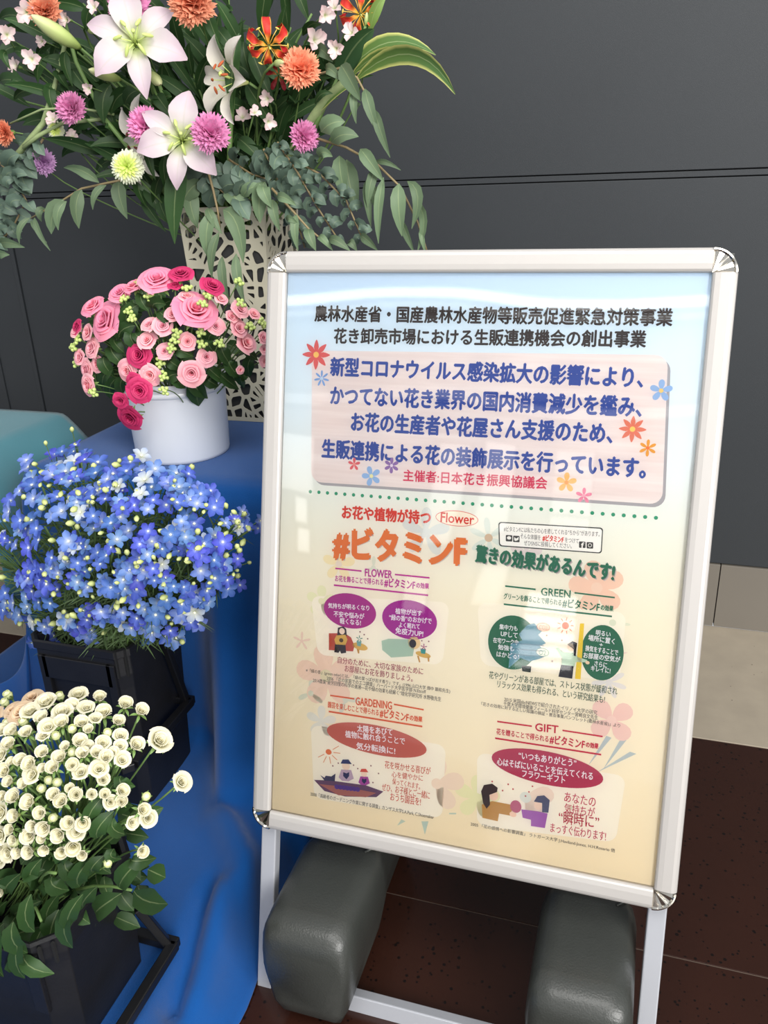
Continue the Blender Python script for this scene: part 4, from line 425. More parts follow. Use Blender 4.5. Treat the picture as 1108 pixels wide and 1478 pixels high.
((-.64,1.005,.707),[((-.618,.979,.718),(.51,-.79,.34),.0166,0),((-.643,.993,.71),(.43,-.84,.33),.0147,0),((-.637,1.006,.714),(.74,-.2,.64),.0174,2),((-.629,.985,.704),(.65,-.5,.57),.0135,1),((-.636,.995,.718),(.35,-.62,.71),.0182,1),((-.614,.995,.721),(.81,-.53,.25),.0179,0)],[((-.625,.962,.709),(-.05,-.96,-.28),.0035),((-.647,.976,.701),(-.37,-.91,-.18),.0038),((-.612,.981,.747),(.33,-.21,.92),.0051)], 'blue delphinium spray, seventh from left in row four from the top of the bouquet'),
((-.629,1.031,.664),[((-.625,1.054,.647),(.88,-.43,.22),.0143,1),((-.632,1.007,.668),(.55,-.82,.15),.0173,1),((-.606,1.004,.689),(.82,-.26,.5),.0143,2),((-.622,1.029,.645),(.46,-.83,.33),.0195,0),((-.617,.985,.705),(.7,-.64,.32),.0185,0)],[((-.615,1.008,.658),(.36,-.89,-.28),.0036),((-.638,.987,.696),(-.64,-.61,.46),.0048),((-.634,.977,.697),(-.67,-.64,.38),.0044),((-.603,1.039,.682),(.78,-.14,.62),.0054)], 'blue delphinium spray, eighth from left in row four from the top of the bouquet'),
((-.619,1.029,.705),[((-.609,1.022,.705),(.75,-.55,.37),.0185,0),((-.628,1.014,.707),(.62,-.56,.55),.0166,0),((-.615,1.031,.718),(.68,-.3,.67),.0168,1),((-.618,1.03,.682),(.85,-.48,.22),.019,2),((-.618,1.008,.72),(.38,-.72,.58),.0125,2),((-.594,1.016,.716),(.71,-.59,.39),.018,0)],[((-.616,1.001,.702),(-.08,-.98,-.16),.0049),((-.612,.977,.722),(-.45,-.89,.11),.0051),((-.614,1.003,.706),(-.05,-1.0,-.01),.005),((-.609,.984,.722),(-.3,-.93,.21),.0037)], 'blue delphinium spray, ninth from left in row four from the top of the bouquet'),
((-.611,1.07,.656),[((-.612,1.082,.649),(.89,-.43,.18),.0124,2),((-.615,1.051,.658),(.81,-.25,.53),.0121,0),((-.6,1.068,.663),(.55,-.7,.45),.0122,0)],[((-.6,1.049,.644),(.32,-.88,-.36),.0035),((-.593,1.058,.69),(.32,-.24,.92),.0049),((-.59,1.059,.683),(.5,-.3,.81),.0054),((-.603,1.111,.635),(.92,-.35,.16),.0039)], 'blue delphinium spray, tenth from left in row four from the top of the bouquet'),
((-.995,1.031,.598),[((-.959,1.005,.613),(.06,-.9,.43),.0133,0),((-1.002,1.029,.599),(-.34,-.88,.33),.017,1),((-.931,.99,.643),(-.28,-.77,.57),.0188,2),((-.973,1.019,.584),(-.28,-.96,.09),.0193,0),((-.978,1.008,.616),(-.38,-.88,.27),.0153,0),((-.961,1.004,.616),(-.23,-.72,.65),.0202,1)],[((-.914,.991,.625),(.96,-.25,.14),.0042),((-.943,.988,.638),(.43,-.53,.73),.0051),((-1.068,1.053,.582),(-.68,-.68,.29),.0059)], 'blue delphinium spray, first from left in row five from the top of the bouquet'),
((-.926,1.008,.615),[((-.915,1.014,.596),(-.2,-.82,.53),.0169,0),((-.922,.987,.628),(-.35,-.9,.25),.0163,2),((-.883,.987,.645),(.18,-.97,.19),.013,1),((-.912,.989,.62),(.01,-.92,.38),.0197,0),((-.92,.992,.645),(.04,-.98,.2),.0172,0)],[((-.946,1.008,.605),(-.24,-.97,.1),.0041),((-.897,.981,.607),(.49,-.78,-.38),.0051),((-.862,.959,.653),(.74,-.49,.46),.0038),((-.861,.977,.632),(.94,-.32,.06),.0036)], 'blue delphinium spray, second from left in row five from the top of the bouquet'),
((-.846,.99,.629),[((-.824,.979,.629),(.19,-.72,.67),.0123,1),((-.863,.99,.628),(.23,-.96,.16),.0142,2),((-.828,.983,.654),(.45,-.62,.64),.0136,0),((-.834,.981,.622),(.21,-.98,.06),.0132,1),((-.834,.97,.642),(.09,-.88,.46),.0144,1)],[((-.838,.973,.622),(.19,-.96,-.2),.0043),((-.832,.961,.672),(-.23,-.42,.88),.0042),((-.847,.985,.611),(.24,-.93,-.29),.0044),((-.781,.939,.686),(.54,-.2,.82),.0035)], 'blue delphinium spray, third from left in row five from the top of the bouquet'),
((-.785,.985,.637),[((-.766,.977,.629),(.33,-.94,.1),.0144,0),((-.782,.969,.64),(-.18,-.93,.31),.0189,1),((-.753,.973,.662),(.17,-.77,.61),.0123,0),((-.768,.963,.645),(.43,-.85,.29),.0182,0),((-.786,.974,.653),(.41,-.9,.16),.0131,1),((-.735,.955,.665),(.06,-.76,.65),.0171,1)],[((-.783,.987,.596),(.44,-.69,-.58),.0061),((-.812,.974,.64),(-.6,-.76,.26),.0055)], 'blue delphinium spray, fourth from left in row five from the top of the bouquet'),
((-.741,.975,.676),[((-.708,.969,.679),(.55,-.8,.23),.0177,1),((-.747,.976,.673),(.31,-.61,.73),.0192,1),((-.724,.968,.689),(.03,-.95,.3),.012,0),((-.726,.961,.679),(.2,-.67,.71),.0182,1),((-.745,.972,.686),(.51,-.82,.24),.013,0),((-.726,.967,.684),(.57,-.66,.5),.0121,1)],[((-.695,.935,.708),(.68,-.49,.55),.0038),((-.721,.954,.714),(.12,-.32,.94),.0049),((-.698,.941,.699),(.77,-.53,.35),.0047),((-.734,.95,.717),(-.29,-.37,.88),.0052)], 'blue delphinium spray, fifth from left in row five from the top of the bouquet'),
((-.746,.989,.636),[((-.741,.988,.631),(.65,-.57,.51),.0188,0),((-.748,.972,.64),(.15,-.93,.33),.0134,1),((-.732,.984,.652),(.54,-.83,.14),.0184,0),((-.752,.988,.622),(.35,-.94,.02),.0195,2),((-.743,.976,.658),(.09,-.94,.34),.0126,0),((-.711,.98,.659),(.05,-.89,.46),.0125,2)],[((-.742,.946,.664),(-.56,-.72,.41),.0035),((-.741,.986,.603),(.4,-.75,-.53),.0045),((-.751,.964,.624),(-.23,-.92,-.31),.0058)], 'blue delphinium spray, sixth from left in row five from the top of the bouquet'),
((-.695,.991,.657),[((-.67,.986,.647),(.44,-.84,.31),.0124,0),((-.693,.971,.661),(.56,-.65,.51),.0118,0),((-.692,.991,.667),(.48,-.6,.63),.0156,2),((-.681,.983,.651),(.61,-.74,.29),.0136,1),((-.696,.977,.682),(.1,-.98,.18),.014,0),((-.682,.987,.66),(.41,-.88,.25),.0145,2)],[((-.675,.953,.711),(-.16,-.27,.95),.0038),((-.686,.97,.691),(-.11,-.45,.89),.0043),((-.685,.981,.651),(.47,-.87,-.11),.0058)], 'blue delphinium spray, seventh from left in row five from the top of the bouquet'),
((-.685,1.019,.618),[((-.677,1.025,.604),(.82,-.37,.44),.014,0),((-.698,1.002,.61),(.52,-.66,.55),.0171,2),((-.662,.999,.64),(.84,-.5,.21),.0122,0),((-.68,1.013,.6),(.82,-.51,.26),.0188,0),((-.699,1.005,.636),(.8,-.58,.18),.0132,0),((-.674,1.026,.618),(.54,-.66,.53),.0179,0)],[((-.644,1.001,.647),(.79,-.21,.57),.0036),((-.701,1.0,.616),(-.48,-.88,.05),.006),((-.697,1.008,.602),(-.19,-.96,-.22),.0044),((-.711,1.039,.565),(.09,-.83,-.55),.0045)], 'blue delphinium spray, eighth from left in row five from the top of the bouquet'),
((-.623,1.045,.655),[((-.626,1.056,.642),(.63,-.43,.65),.0135,2),((-.629,1.031,.66),(.45,-.88,.18),.012,1),((-.617,1.049,.659),(.66,-.64,.38),.0178,1),((-.621,1.041,.652),(.5,-.75,.42),.015,0),((-.623,1.033,.674),(.77,-.57,.27),.0186,0)],[((-.605,1.071,.64),(.94,-.32,.11),.0035)], 'blue delphinium spray, ninth from left in row five from the top of the bouquet'),
((-.63,1.074,.615),[((-.629,1.116,.587),(.69,-.49,.54),.0137,0),((-.63,1.035,.635),(.88,-.33,.33),.0148,1),((-.619,1.058,.628),(.9,-.42,.09),.0152,2),((-.626,1.069,.607),(.78,-.62,.03),.0186,0),((-.634,1.061,.625),(.72,-.69,.09),.0168,0)],[((-.614,1.087,.621),(.79,-.33,.52),.0055),((-.633,1.026,.628),(-.5,-.87,.0),.0036),((-.619,1.007,.648),(-.53,-.81,.25),.0034),((-.621,1.037,.642),(-.21,-.79,.57),.0035)], 'blue delphinium spray, tenth from left in row five from the top of the bouquet'),
((-1.177,1.142,.473),[((-1.121,1.102,.497),(-.32,-.88,.36),.016,1),((-1.191,1.126,.471),(-.08,-.92,.37),.0158,1),((-1.089,1.075,.536),(-.05,-.83,.56),.0168,2),((-1.146,1.118,.47),(-.35,-.89,.3),.0214,0),((-1.159,1.121,.498),(-.42,-.78,.45),.0198,0)],[((-1.136,1.116,.477),(.68,-.73,-.07),.0045),((-1.163,1.118,.473),(.14,-.99,-.06),.0067),((-1.194,1.13,.51),(-.47,-.44,.76),.0066),((-1.201,1.126,.469),(-.48,-.87,.09),.005)], 'blue delphinium spray, first from left in row six from the top of the bouquet'),
((-1.098,1.105,.482),[((-1.085,1.113,.462),(-.25,-.97,-.04),.0183,0),((-1.149,1.139,.451),(.05,-1.0,-.04),.0161,1),((-1.045,1.074,.515),(.02,-.97,.24),.0158,1),((-1.096,1.103,.474),(-.34,-.85,.41),.0196,1),((-1.076,1.076,.517),(-.46,-.82,.33),.0181,1)],[((-1.092,1.081,.513),(-.31,-.64,.7),.0049),((-1.143,1.122,.466),(-.39,-.87,.3),.0041),((-1.042,1.085,.477),(.87,-.43,-.22),.007),((-1.104,1.105,.453),(.28,-.89,-.35),.0055)], 'blue delphinium spray, second from left in row six from the top of the bouquet'),
((-.982,1.038,.56),[((-.928,1.005,.574),(.11,-.99,.04),.0162,0),((-.997,1.027,.566),(-.27,-.94,.23),.0137,1),((-.945,1.019,.587),(.24,-.74,.63),.021,2),((-.967,1.022,.561),(-.31,-.9,.32),.0173,0),((-1.012,1.046,.566),(-.37,-.77,.52),.0163,2)],[((-.946,1.005,.6),(.21,-.51,.83),.0038),((-.968,1.013,.599),(-.2,-.49,.85),.0046)], 'blue delphinium spray, third from left in row six from the top of the bouquet'),
((-1.039,1.106,.455),[((-1.033,1.113,.433),(-.34,-.94,.07),.0235,0),((-1.025,1.083,.471),(.18,-.98,-.04),.0166,1),((-1.016,1.087,.473),(-.2,-.9,.4),.0187,1),((-1.086,1.136,.399),(-.38,-.92,-.1),.0213,1),((-1.054,1.089,.474),(-.41,-.9,.15),.0181,2)],[((-1.053,1.13,.424),(.59,-.8,-.08),.0057),((-.917,1.018,.551),(.69,-.07,.72),.0049),((-.907,1.014,.546),(.83,-.09,.55),.0057)], 'blue delphinium spray, fourth from left in row six from the top of the bouquet'),
((-.934,1.054,.51),[((-.924,1.051,.503),(.44,-.9,-.01),.0205,0),((-.921,1.03,.526),(.29,-.93,.23),.0183,1),((-.873,1.015,.562),(.44,-.9,.02),.0149,0),((-.919,1.039,.517),(-.16,-.99,-.02),.0194,0),((-.928,1.031,.529),(-.06,-.92,.38),.019,2)],[((-.973,1.066,.49),(-.4,-.91,.1),.005),((-.856,.988,.579),(.52,-.32,.79),.0044),((-.971,1.047,.504),(-.6,-.79,.14),.0063),((-.984,1.076,.477),(-.38,-.92,-.02),.0055)], 'blue delphinium spray, fifth from left in row six from the top of the bouquet'),
((-.851,1.029,.547),[((-.844,1.023,.549),(.05,-.92,.39),.0148,0),((-.884,1.033,.533),(.36,-.93,-.12),.0176,0),((-.823,.998,.576),(.39,-.92,.05),.016,1),((-.848,1.026,.543),(.26,-.93,.26),.0168,1),((-.851,1.02,.564),(.32,-.94,.1),.0205,0),((-.818,1.019,.566),(.58,-.67,.46),.0159,1)],[((-.824,.985,.609),(-.22,-.32,.92),.0034),((-.828,.999,.584),(.06,-.55,.83),.0037),((-.774,.981,.608),(.75,-.08,.66),.0053)], 'blue delphinium spray, sixth from left in row six from the top of the bouquet'),
((-.814,1.033,.545),[((-.804,1.043,.522),(.29,-.95,.13),.0164,1),((-.811,1.018,.556),(.43,-.9,-.02),.0149,2),((-.783,1.001,.577),(.34,-.89,.3),.0132,1),((-.82,1.043,.527),(.57,-.81,-.16),.016,2),((-.813,1.024,.553),(.01,-.92,.39),.0189,1),((-.783,1.032,.544),(.75,-.66,.01),.0162,2)],[((-.874,1.056,.494),(-.43,-.85,-.3),.0045),((-.769,.98,.617),(.02,-.22,.98),.0051),((-.772,1.028,.546),(.95,-.31,.04),.0059),((-.825,1.071,.489),(.68,-.6,-.42),.0044)], 'blue delphinium spray, seventh from left in row six from the top of the bouquet'),
((-.746,1.022,.579),[((-.739,1.046,.552),(.62,-.74,.26),.0165,0),((-.748,1.012,.581),(.25,-.85,.46),.0143,1),((-.721,1.017,.596),(.23,-.96,.14),.0189,1),((-.774,1.045,.541),(.69,-.71,.16),.0173,0),((-.75,.993,.604),(.72,-.69,-.09),.0152,1)],[((-.709,1.014,.571),(.89,-.43,-.15),.0051)], 'blue delphinium spray, eighth from left in row six from the top of the bouquet'),
((-.713,1.09,.528),[((-.727,1.126,.495),(.69,-.7,.15),.0183,1),((-.723,1.068,.542),(.49,-.74,.45),.0154,2),((-.677,1.045,.569),(.38,-.92,-.04),.0205,2),((-.707,1.075,.529),(.46,-.88,-.07),.017,0),((-.702,1.041,.565),(.5,-.78,.36),.0198,1)],[((-.652,1.038,.599),(.54,-.07,.84),.0038)], 'blue delphinium spray, ninth from left in row six from the top of the bouquet'),
((-.668,1.053,.591),[((-.659,1.056,.583),(.88,-.48,-.01),.0162,1),((-.67,1.036,.598),(.56,-.83,-.06),.0151,0),((-.644,1.034,.617),(.83,-.46,.31),.0172,0),((-.665,1.045,.59),(.6,-.8,-.03),.0149,0),((-.665,1.036,.61),(.64,-.76,.04),.0189,1)],[((-.689,1.034,.573),(-.39,-.88,-.27),.0044),((-.636,1.049,.617),(.76,-.17,.63),.0036),((-.678,1.01,.607),(-.6,-.79,.13),.0048)], 'blue delphinium spray, tenth from left in row six from the top of the bouquet'),
((-1.099,1.142,.386),[((-1.078,1.129,.387),(.31,-.92,-.25),.0149,1),((-1.112,1.134,.393),(-.23,-.97,.05),.0151,0),((-1.067,1.117,.408),(.05,-.98,-.18),.0147,1)],[((-1.016,1.111,.409),(.97,-.24,.05),.006)], 'blue delphinium spray, first from left in row seven from the top of the bouquet'),
((-1.038,1.142,.363),[((-1.035,1.145,.356),(.44,-.88,-.18),.0151,2),((-1.026,1.122,.378),(-.08,-1.0,.04),.0148,1),((-1.028,1.14,.375),(.08,-.97,-.25),.0149,0)],[((-1.002,1.105,.35),(.45,-.74,-.5),.0058),((-1.008,1.115,.37),(.53,-.85,-.03),.0066),((-1.024,1.118,.352),(.25,-.91,-.32),.0047)], 'blue delphinium spray, second from left in row seven from the top of the bouquet'),
((-.927,1.08,.474),[((-.924,1.08,.469),(.01,-1.0,-.09),.0223,1),((-.949,1.084,.47),(.5,-.77,.38),.0187,1),((-.908,1.069,.488),(.1,-.99,-.02),.0147,1),((-.985,1.138,.402),(-.08,-.96,.26),.0183,0),((-.942,1.074,.484),(.3,-.95,.11),.0152,1),((-.917,1.078,.477),(-.14,-.99,.08),.0146,1)],[((-.928,1.084,.457),(.45,-.89,-.09),.0053),((-.86,1.011,.555),(.16,-.27,.95),.0037),((-.844,1.016,.551),(.59,-.15,.79),.0037),((-.89,1.008,.553),(-.45,-.4,.8),.0062)], 'blue delphinium spray, third from left in row seven from the top of the bouquet'),
((-.792,1.067,.51),[((-.782,1.068,.501),(.21,-.95,.23),.0173,1),((-.794,1.063,.513),(.57,-.81,-.1),.0155,1),((-.73,1.012,.574),(.52,-.78,.34),.0189,2),((-.837,1.115,.455),(.32,-.91,-.26),.0182,0),((-.767,1.014,.562),(.01,-.99,.11),.0167,0),((-.763,1.05,.53),(.18,-.88,.44),.0182,1)],[((-.747,1.019,.571),(.25,-.3,.92),.0049)], 'blue delphinium spray, fourth from left in row seven from the top of the bouquet'),
((-.783,1.118,.471),[((-.783,1.132,.452),(.83,-.53,.19),.0217,1),((-.781,1.101,.476),(.75,-.66,-.06),.0179,0),((-.756,1.083,.501),(.52,-.85,-.1),.0166,2),((-.788,1.132,.446),(.78,-.6,.2),.0189,1),((-.773,1.068,.518),(.22,-.96,-.17),.0141,1),((-.786,1.144,.449),(.56,-.79,-.25),.0141,2)],[((-.73,1.051,.535),(.3,-.51,.8),.0039),((-.763,1.123,.452),(.8,-.57,-.17),.0058)], 'blue delphinium spray, fifth from left in row seven from the top of the bouquet')]
CREAM = [
('cream_rose',(-.695,.682,.62),(.03,-.26,.97),.0139,22, 'cream spray rose, first from left in row one of the cream bouquet'),
('cream_rose',(-.684,.699,.624),(.0,-.29,.96),.0159,160, 'cream spray rose, second from left in row one of the cream bouquet'),
('cream_rose',(-.644,.679,.63),(.11,-.21,.97),.0148,195, 'cream spray rose, third from left in row one of the cream bouquet'),
('cream_rose',(-.642,.692,.63),(.33,-.22,.92),.0144,88, 'cream spray rose, fourth from left in row one of the cream bouquet'),
('cream_rose',(-.669,.737,.612),(.21,-.15,.97),.014,172, 'cream spray rose, fifth from left in row one of the cream bouquet'),
('cream_rose',(-.623,.696,.629),(.2,-.18,.96),.0122,356, 'cream spray rose, sixth from left in row one of the cream bouquet'),
('cream_rose',(-.6,.681,.629),(.39,-.17,.9),.009,47, 'cream spray rose, seventh from left in row one of the cream bouquet'),
('cream_rose',(-.656,.76,.594),(.3,-.2,.93),.0145,298, 'cream spray rose, eighth from left in row one of the cream bouquet'),
('cream_rose',(-.6,.697,.624),(.26,-.23,.94),.017,99, 'cream spray rose, ninth from left in row one of the cream bouquet'),
('cream_rose',(-.618,.76,.59),(.4,-.16,.9),.0154,171, 'cream spray rose, tenth from left in row one of the cream bouquet'),
('cream_rose',(-.596,.76,.584),(.54,-.12,.84),.0154,268, 'cream spray rose, eleventh from left in row one of the cream bouquet'),
('cream_rose',(-.76,.672,.583),(-.1,-.45,.89),.0124,34, 'cream spray rose, first from left in row two of the cream bouquet'),
('cream_rose',(-.727,.665,.598),(-.04,-.3,.95),.0124,261, 'cream spray rose, second from left in row two of the cream bouquet'),
('cream_rose',(-.706,.66,.605),(-.18,-.45,.88),.0144,352, 'cream spray rose, third from left in row two of the cream bouquet'),
('cream_rose',(-.681,.654,.612),(.15,-.37,.92),.0131,18, 'cream spray rose, fourth from left in row two of the cream bouquet'),
('cream_rose',(-.666,.669,.625),(-.01,-.37,.93),.0143,108, 'cream spray rose, fifth from left in row two of the cream bouquet'),
('cream_rose',(-.65,.657,.624),(.23,-.31,.92),.013,308, 'cream spray rose, sixth from left in row two of the cream bouquet'),
('cream_rose',(-.633,.662,.629),(.18,-.26,.95),.0141,107, 'cream spray rose, seventh from left in row two of the cream bouquet'),
('cream_rose',(-.608,.667,.63),(.29,-.25,.93),.0139,130, 'cream spray rose, eighth from left in row two of the cream bouquet'),
('cream_rose',(-.596,.662,.627),(.23,-.33,.92),.0107,33, 'cream spray rose, ninth from left in row two of the cream bouquet'),
('cream_rose',(-.58,.695,.618),(.49,-.17,.85),.0121,13, 'cream spray rose, tenth from left in row two of the cream bouquet'),
('cream_rose',(-.563,.674,.616),(.42,-.24,.88),.0108,330, 'cream spray rose, eleventh from left in row two of the cream bouquet'),
('cream_rose',(-.704,.647,.595),(.01,-.37,.93),.0143,232, 'cream spray rose, first from left in row three of the cream bouquet'),
('cream_rose',(-.643,.634,.606),(.23,-.46,.86),.0129,239, 'cream spray rose, second from left in row three of the cream bouquet'),
('cream_rose',(-.65,.648,.618),(.02,-.32,.95),.0099,112, 'cream spray rose, third from left in row three of the cream bouquet'),
('cream_rose',(-.613,.639,.617),(.14,-.42,.9),.0095,86, 'cream spray rose, fourth from left in row three of the cream bouquet'),
('cream_rose',(-.597,.645,.621),(.35,-.23,.91),.0148,301, 'cream spray rose, fifth from left in row three of the cream bouquet'),
('cream_rose',(-.587,.645,.619),(.44,-.27,.86),.0084,116, 'cream spray rose, sixth from left in row three of the cream bouquet'),
('cream_rose',(-.573,.654,.619),(.51,-.24,.83),.0106,5, 'cream spray rose, seventh from left in row three of the cream bouquet'),
('cream_rose',(-.559,.651,.611),(.54,-.28,.79),.0105,173, 'cream spray rose, eighth from left in row three of the cream bouquet'),
('cream_rose',(-.556,.662,.612),(.56,-.23,.8),.0099,10, 'cream spray rose, ninth from left in row three of the cream bouquet'),
('cream_rose',(-.547,.677,.603),(.62,-.16,.77),.0151,141, 'cream spray rose, tenth from left in row three of the cream bouquet'),
('cream_rose',(-.55,.725,.572),(.65,-.1,.76),.0184,107, 'cream spray rose, eleventh from left in row three of the cream bouquet'),
('cream_rose',(-.716,.642,.579),(-.23,-.45,.86),.0144,343, 'cream spray rose, first from left in row four of the cream bouquet'),
('cream_rose',(-.693,.634,.582),(-.18,-.47,.87),.009,129, 'cream spray rose, second from left in row four of the cream bouquet'),
('cream_rose',(-.675,.631,.589),(.07,-.4,.92),.0131,83, 'cream spray rose, third from left in row four of the cream bouquet'),
('cream_rose',(-.659,.628,.591),(.07,-.6,.8),.0144,19, 'cream spray rose, fourth from left in row four of the cream bouquet'),
('cream_rose',(-.623,.624,.596),(.19,-.49,.85),.0137,179, 'cream spray rose, fifth from left in row four of the cream bouquet'),
('cream_rose',(-.615,.63,.607),(.08,-.4,.91),.0138,95, 'cream spray rose, sixth from left in row four of the cream bouquet'),
('cream_rose',(-.598,.627,.603),(.42,-.48,.77),.0126,51, 'cream spray rose, seventh from left in row four of the cream bouquet'),
('cream_rose',(-.588,.637,.613),(.21,-.36,.91),.0127,147, 'cream spray rose, eighth from left in row four of the cream bouquet'),
('cream_rose',(-.574,.642,.613),(.47,-.29,.84),.0126,207, 'cream spray rose, ninth from left in row four of the cream bouquet'),
('cream_rose',(-.563,.643,.608),(.43,-.3,.85),.0133,271, 'cream spray rose, tenth from left in row four of the cream bouquet'),
('cream_rose',(-.548,.651,.602),(.57,-.26,.78),.0116,103, 'cream spray rose, eleventh from left in row four of the cream bouquet'),
('cream_rose',(-.739,.637,.55),(-.18,-.53,.83),.0121,255, 'cream spray rose, first from left in row five of the cream bouquet'),
('cream_rose',(-.704,.631,.568),(.05,-.59,.81),.0154,48, 'cream spray rose, second from left in row five of the cream bouquet'),
('cream_rose',(-.694,.625,.56),(-.07,-.63,.77),.0111,136, 'cream spray rose, third from left in row five of the cream bouquet'),
('cream_rose',(-.668,.62,.566),(.06,-.58,.81),.0108,58, 'cream spray rose, fourth from left in row five of the cream bouquet'),
('cream_rose',(-.653,.622,.582),(.02,-.66,.75),.0128,54, 'cream spray rose, fifth from left in row five of the cream bouquet'),
('cream_rose',(-.637,.624,.593),(.02,-.59,.8),.0091,295, 'cream spray rose, sixth from left in row five of the cream bouquet'),
('cream_rose',(-.599,.617,.578),(.36,-.52,.77),.0094,338, 'cream spray rose, seventh from left in row five of the cream bouquet'),
('cream_rose',(-.586,.625,.597),(.22,-.4,.89),.0112,324, 'cream spray rose, eighth from left in row five of the cream bouquet'),
('cream_rose',(-.567,.633,.599),(.38,-.34,.86),.0125,211, 'cream spray rose, ninth from left in row five of the cream bouquet'),
('cream_rose',(-.561,.629,.589),(.56,-.44,.71),.0128,329, 'cream spray rose, tenth from left in row five of the cream bouquet'),
('cream_rose',(-.52,.716,.522),(.72,-.18,.67),.0147,251, 'cream spray rose, eleventh from left in row five of the cream bouquet'),
('cream_rose',(-.706,.622,.536),(-.18,-.6,.78),.0113,143, 'cream spray rose, first from left in row six of the cream bouquet'),
('cream_rose',(-.684,.618,.545),(.0,-.57,.82),.0152,39, 'cream spray rose, second from left in row six of the cream bouquet'),
('cream_rose',(-.658,.614,.547),(-.04,-.69,.72),.0148,113, 'cream spray rose, third from left in row six of the cream bouquet'),
('cream_rose',(-.62,.614,.566),(.17,-.52,.83),.0128,21, 'cream spray rose, fourth from left in row six of the cream bouquet'),
('cream_rose',(-.611,.613,.559),(.2,-.55,.81),.0141,14, 'cream spray rose, fifth from left in row six of the cream bouquet'),
('cream_rose',(-.591,.616,.572),(.43,-.6,.68),.0136,316, 'cream spray rose, sixth from left in row six of the cream bouquet'),
('cream_rose',(-.573,.62,.573),(.56,-.51,.66),.0104,96, 'cream spray rose, seventh from left in row six of the cream bouquet'),
('cream_rose',(-.559,.625,.571),(.43,-.43,.79),.0106,154, 'cream spray rose, eighth from left in row six of the cream bouquet'),
('cream_rose',(-.554,.626,.561),(.66,-.45,.6),.0104,159, 'cream spray rose, ninth from left in row six of the cream bouquet'),
('cream_rose',(-.543,.634,.572),(.67,-.29,.69),.013,183, 'cream spray rose, tenth from left in row six of the cream bouquet'),
('cream_rose',(-.544,.631,.559),(.55,-.38,.74),.0114,210, 'cream spray rose, eleventh from left in row six of the cream bouquet'),
('cream_rose',(-.739,.624,.495),(-.18,-.87,.46),.0122,286, 'cream spray rose, first from left in row seven of the cream bouquet'),
('cream_rose',(-.726,.621,.498),(-.22,-.69,.68),.0113,194, 'cream spray rose, second from left in row seven of the cream bouquet'),
('cream_rose',(-.712,.62,.514),(-.17,-.77,.61),.0145,92, 'cream spray rose, third from left in row seven of the cream bouquet'),
('cream_rose',(-.686,.615,.52),(-.11,-.82,.56),.0132,236, 'cream spray rose, fourth from left in row seven of the cream bouquet'),
('cream_rose',(-.659,.611,.513),(.05,-.79,.62),.012,35, 'cream spray rose, fifth from left in row seven of the cream bouquet'),
('cream_rose',(-.644,.611,.537),(.26,-.7,.66),.013,48, 'cream spray rose, sixth from left in row seven of the cream bouquet'),
('cream_rose',(-.605,.611,.532),(.29,-.71,.64),.0138,265, 'cream spray rose, seventh from left in row seven of the cream bouquet'),
('cream_rose',(-.588,.614,.534),(.52,-.73,.46),.0148,235, 'cream spray rose, eighth from left in row seven of the cream bouquet'),
('cream_rose',(-.538,.636,.526),(.79,-.42,.44),.0096,224, 'cream spray rose, ninth from left in row seven of the cream bouquet'),
('cream_rose',(-.528,.645,.539),(.74,-.34,.59),.0139,42, 'cream spray rose, tenth from left in row seven of the cream bouquet'),
('cream_rose',(-.525,.649,.524),(.72,-.49,.49),.0129,182, 'cream spray rose, eleventh from left in row seven of the cream bouquet'),
('cream_rose',(-.731,.621,.458),(.02,-.92,.4),.015,344, 'cream spray rose, first from left in row eight of the cream bouquet'),
('cream_rose',(-.724,.62,.476),(-.06,-.87,.48),.0136,266, 'cream spray rose, second from left in row eight of the cream bouquet'),
('cream_rose',(-.702,.616,.492),(.02,-.73,.68),.0108,72, 'cream spray rose, third from left in row eight of the cream bouquet'),
('cream_rose',(-.701,.616,.477),(-.06,-.8,.6),.0101,12, 'cream spray rose, fourth from left in row eight of the cream bouquet'),
('cream_rose',(-.669,.612,.497),(.24,-.84,.48),.0154,290, 'cream spray rose, fifth from left in row eight of the cream bouquet'),
('cream_rose',(-.65,.611,.498),(.17,-.85,.5),.0096,30, 'cream spray rose, sixth from left in row eight of the cream bouquet'),
('cream_rose',(-.652,.612,.48),(.38,-.89,.26),.0111,220, 'cream spray rose, seventh from left in row eight of the cream bouquet'),
('cream_rose',(-.641,.61,.517),(.21,-.86,.46),.0151,186, 'cream spray rose, eighth from left in row eight of the cream bouquet'),
('cream_rose',(-.623,.611,.51),(.2,-.85,.49),.014,128, 'cream spray rose, ninth from left in row eight of the cream bouquet'),
('cream_rose',(-.611,.614,.492),(.59,-.73,.35),.0158,295, 'cream spray rose, tenth from left in row eight of the cream bouquet'),
('cream_rose',(-.599,.613,.518),(.36,-.67,.65),.0129,30, 'cream spray rose, eleventh from left in row eight of the cream bouquet'),
('cream_rose',(-.742,.625,.429),(-.09,-.98,.2),.0139,223, 'cream spray rose, first from left in row nine of the cream bouquet'),
('cream_rose',(-.771,.639,.355),(-.06,-1.0,.02),.0134,0, 'cream spray rose, second from left in row nine of the cream bouquet'),
('cream_rose',(-.719,.62,.448),(-.09,-.91,.42),.0138,49, 'cream spray rose, third from left in row nine of the cream bouquet'),
('cream_rose',(-.699,.617,.458),(-.03,-.91,.41),.012,298, 'cream spray rose, fourth from left in row nine of the cream bouquet'),
('cream_rose',(-.678,.615,.466),(.02,-.89,.45),.0144,221, 'cream spray rose, fifth from left in row nine of the cream bouquet'),
('cream_rose',(-.629,.614,.479),(.42,-.78,.46),.0123,23, 'cream spray rose, sixth from left in row nine of the cream bouquet'),
('cream_rose',(-.602,.617,.479),(.42,-.82,.4),.0111,130, 'cream spray rose, seventh from left in row nine of the cream bouquet'),
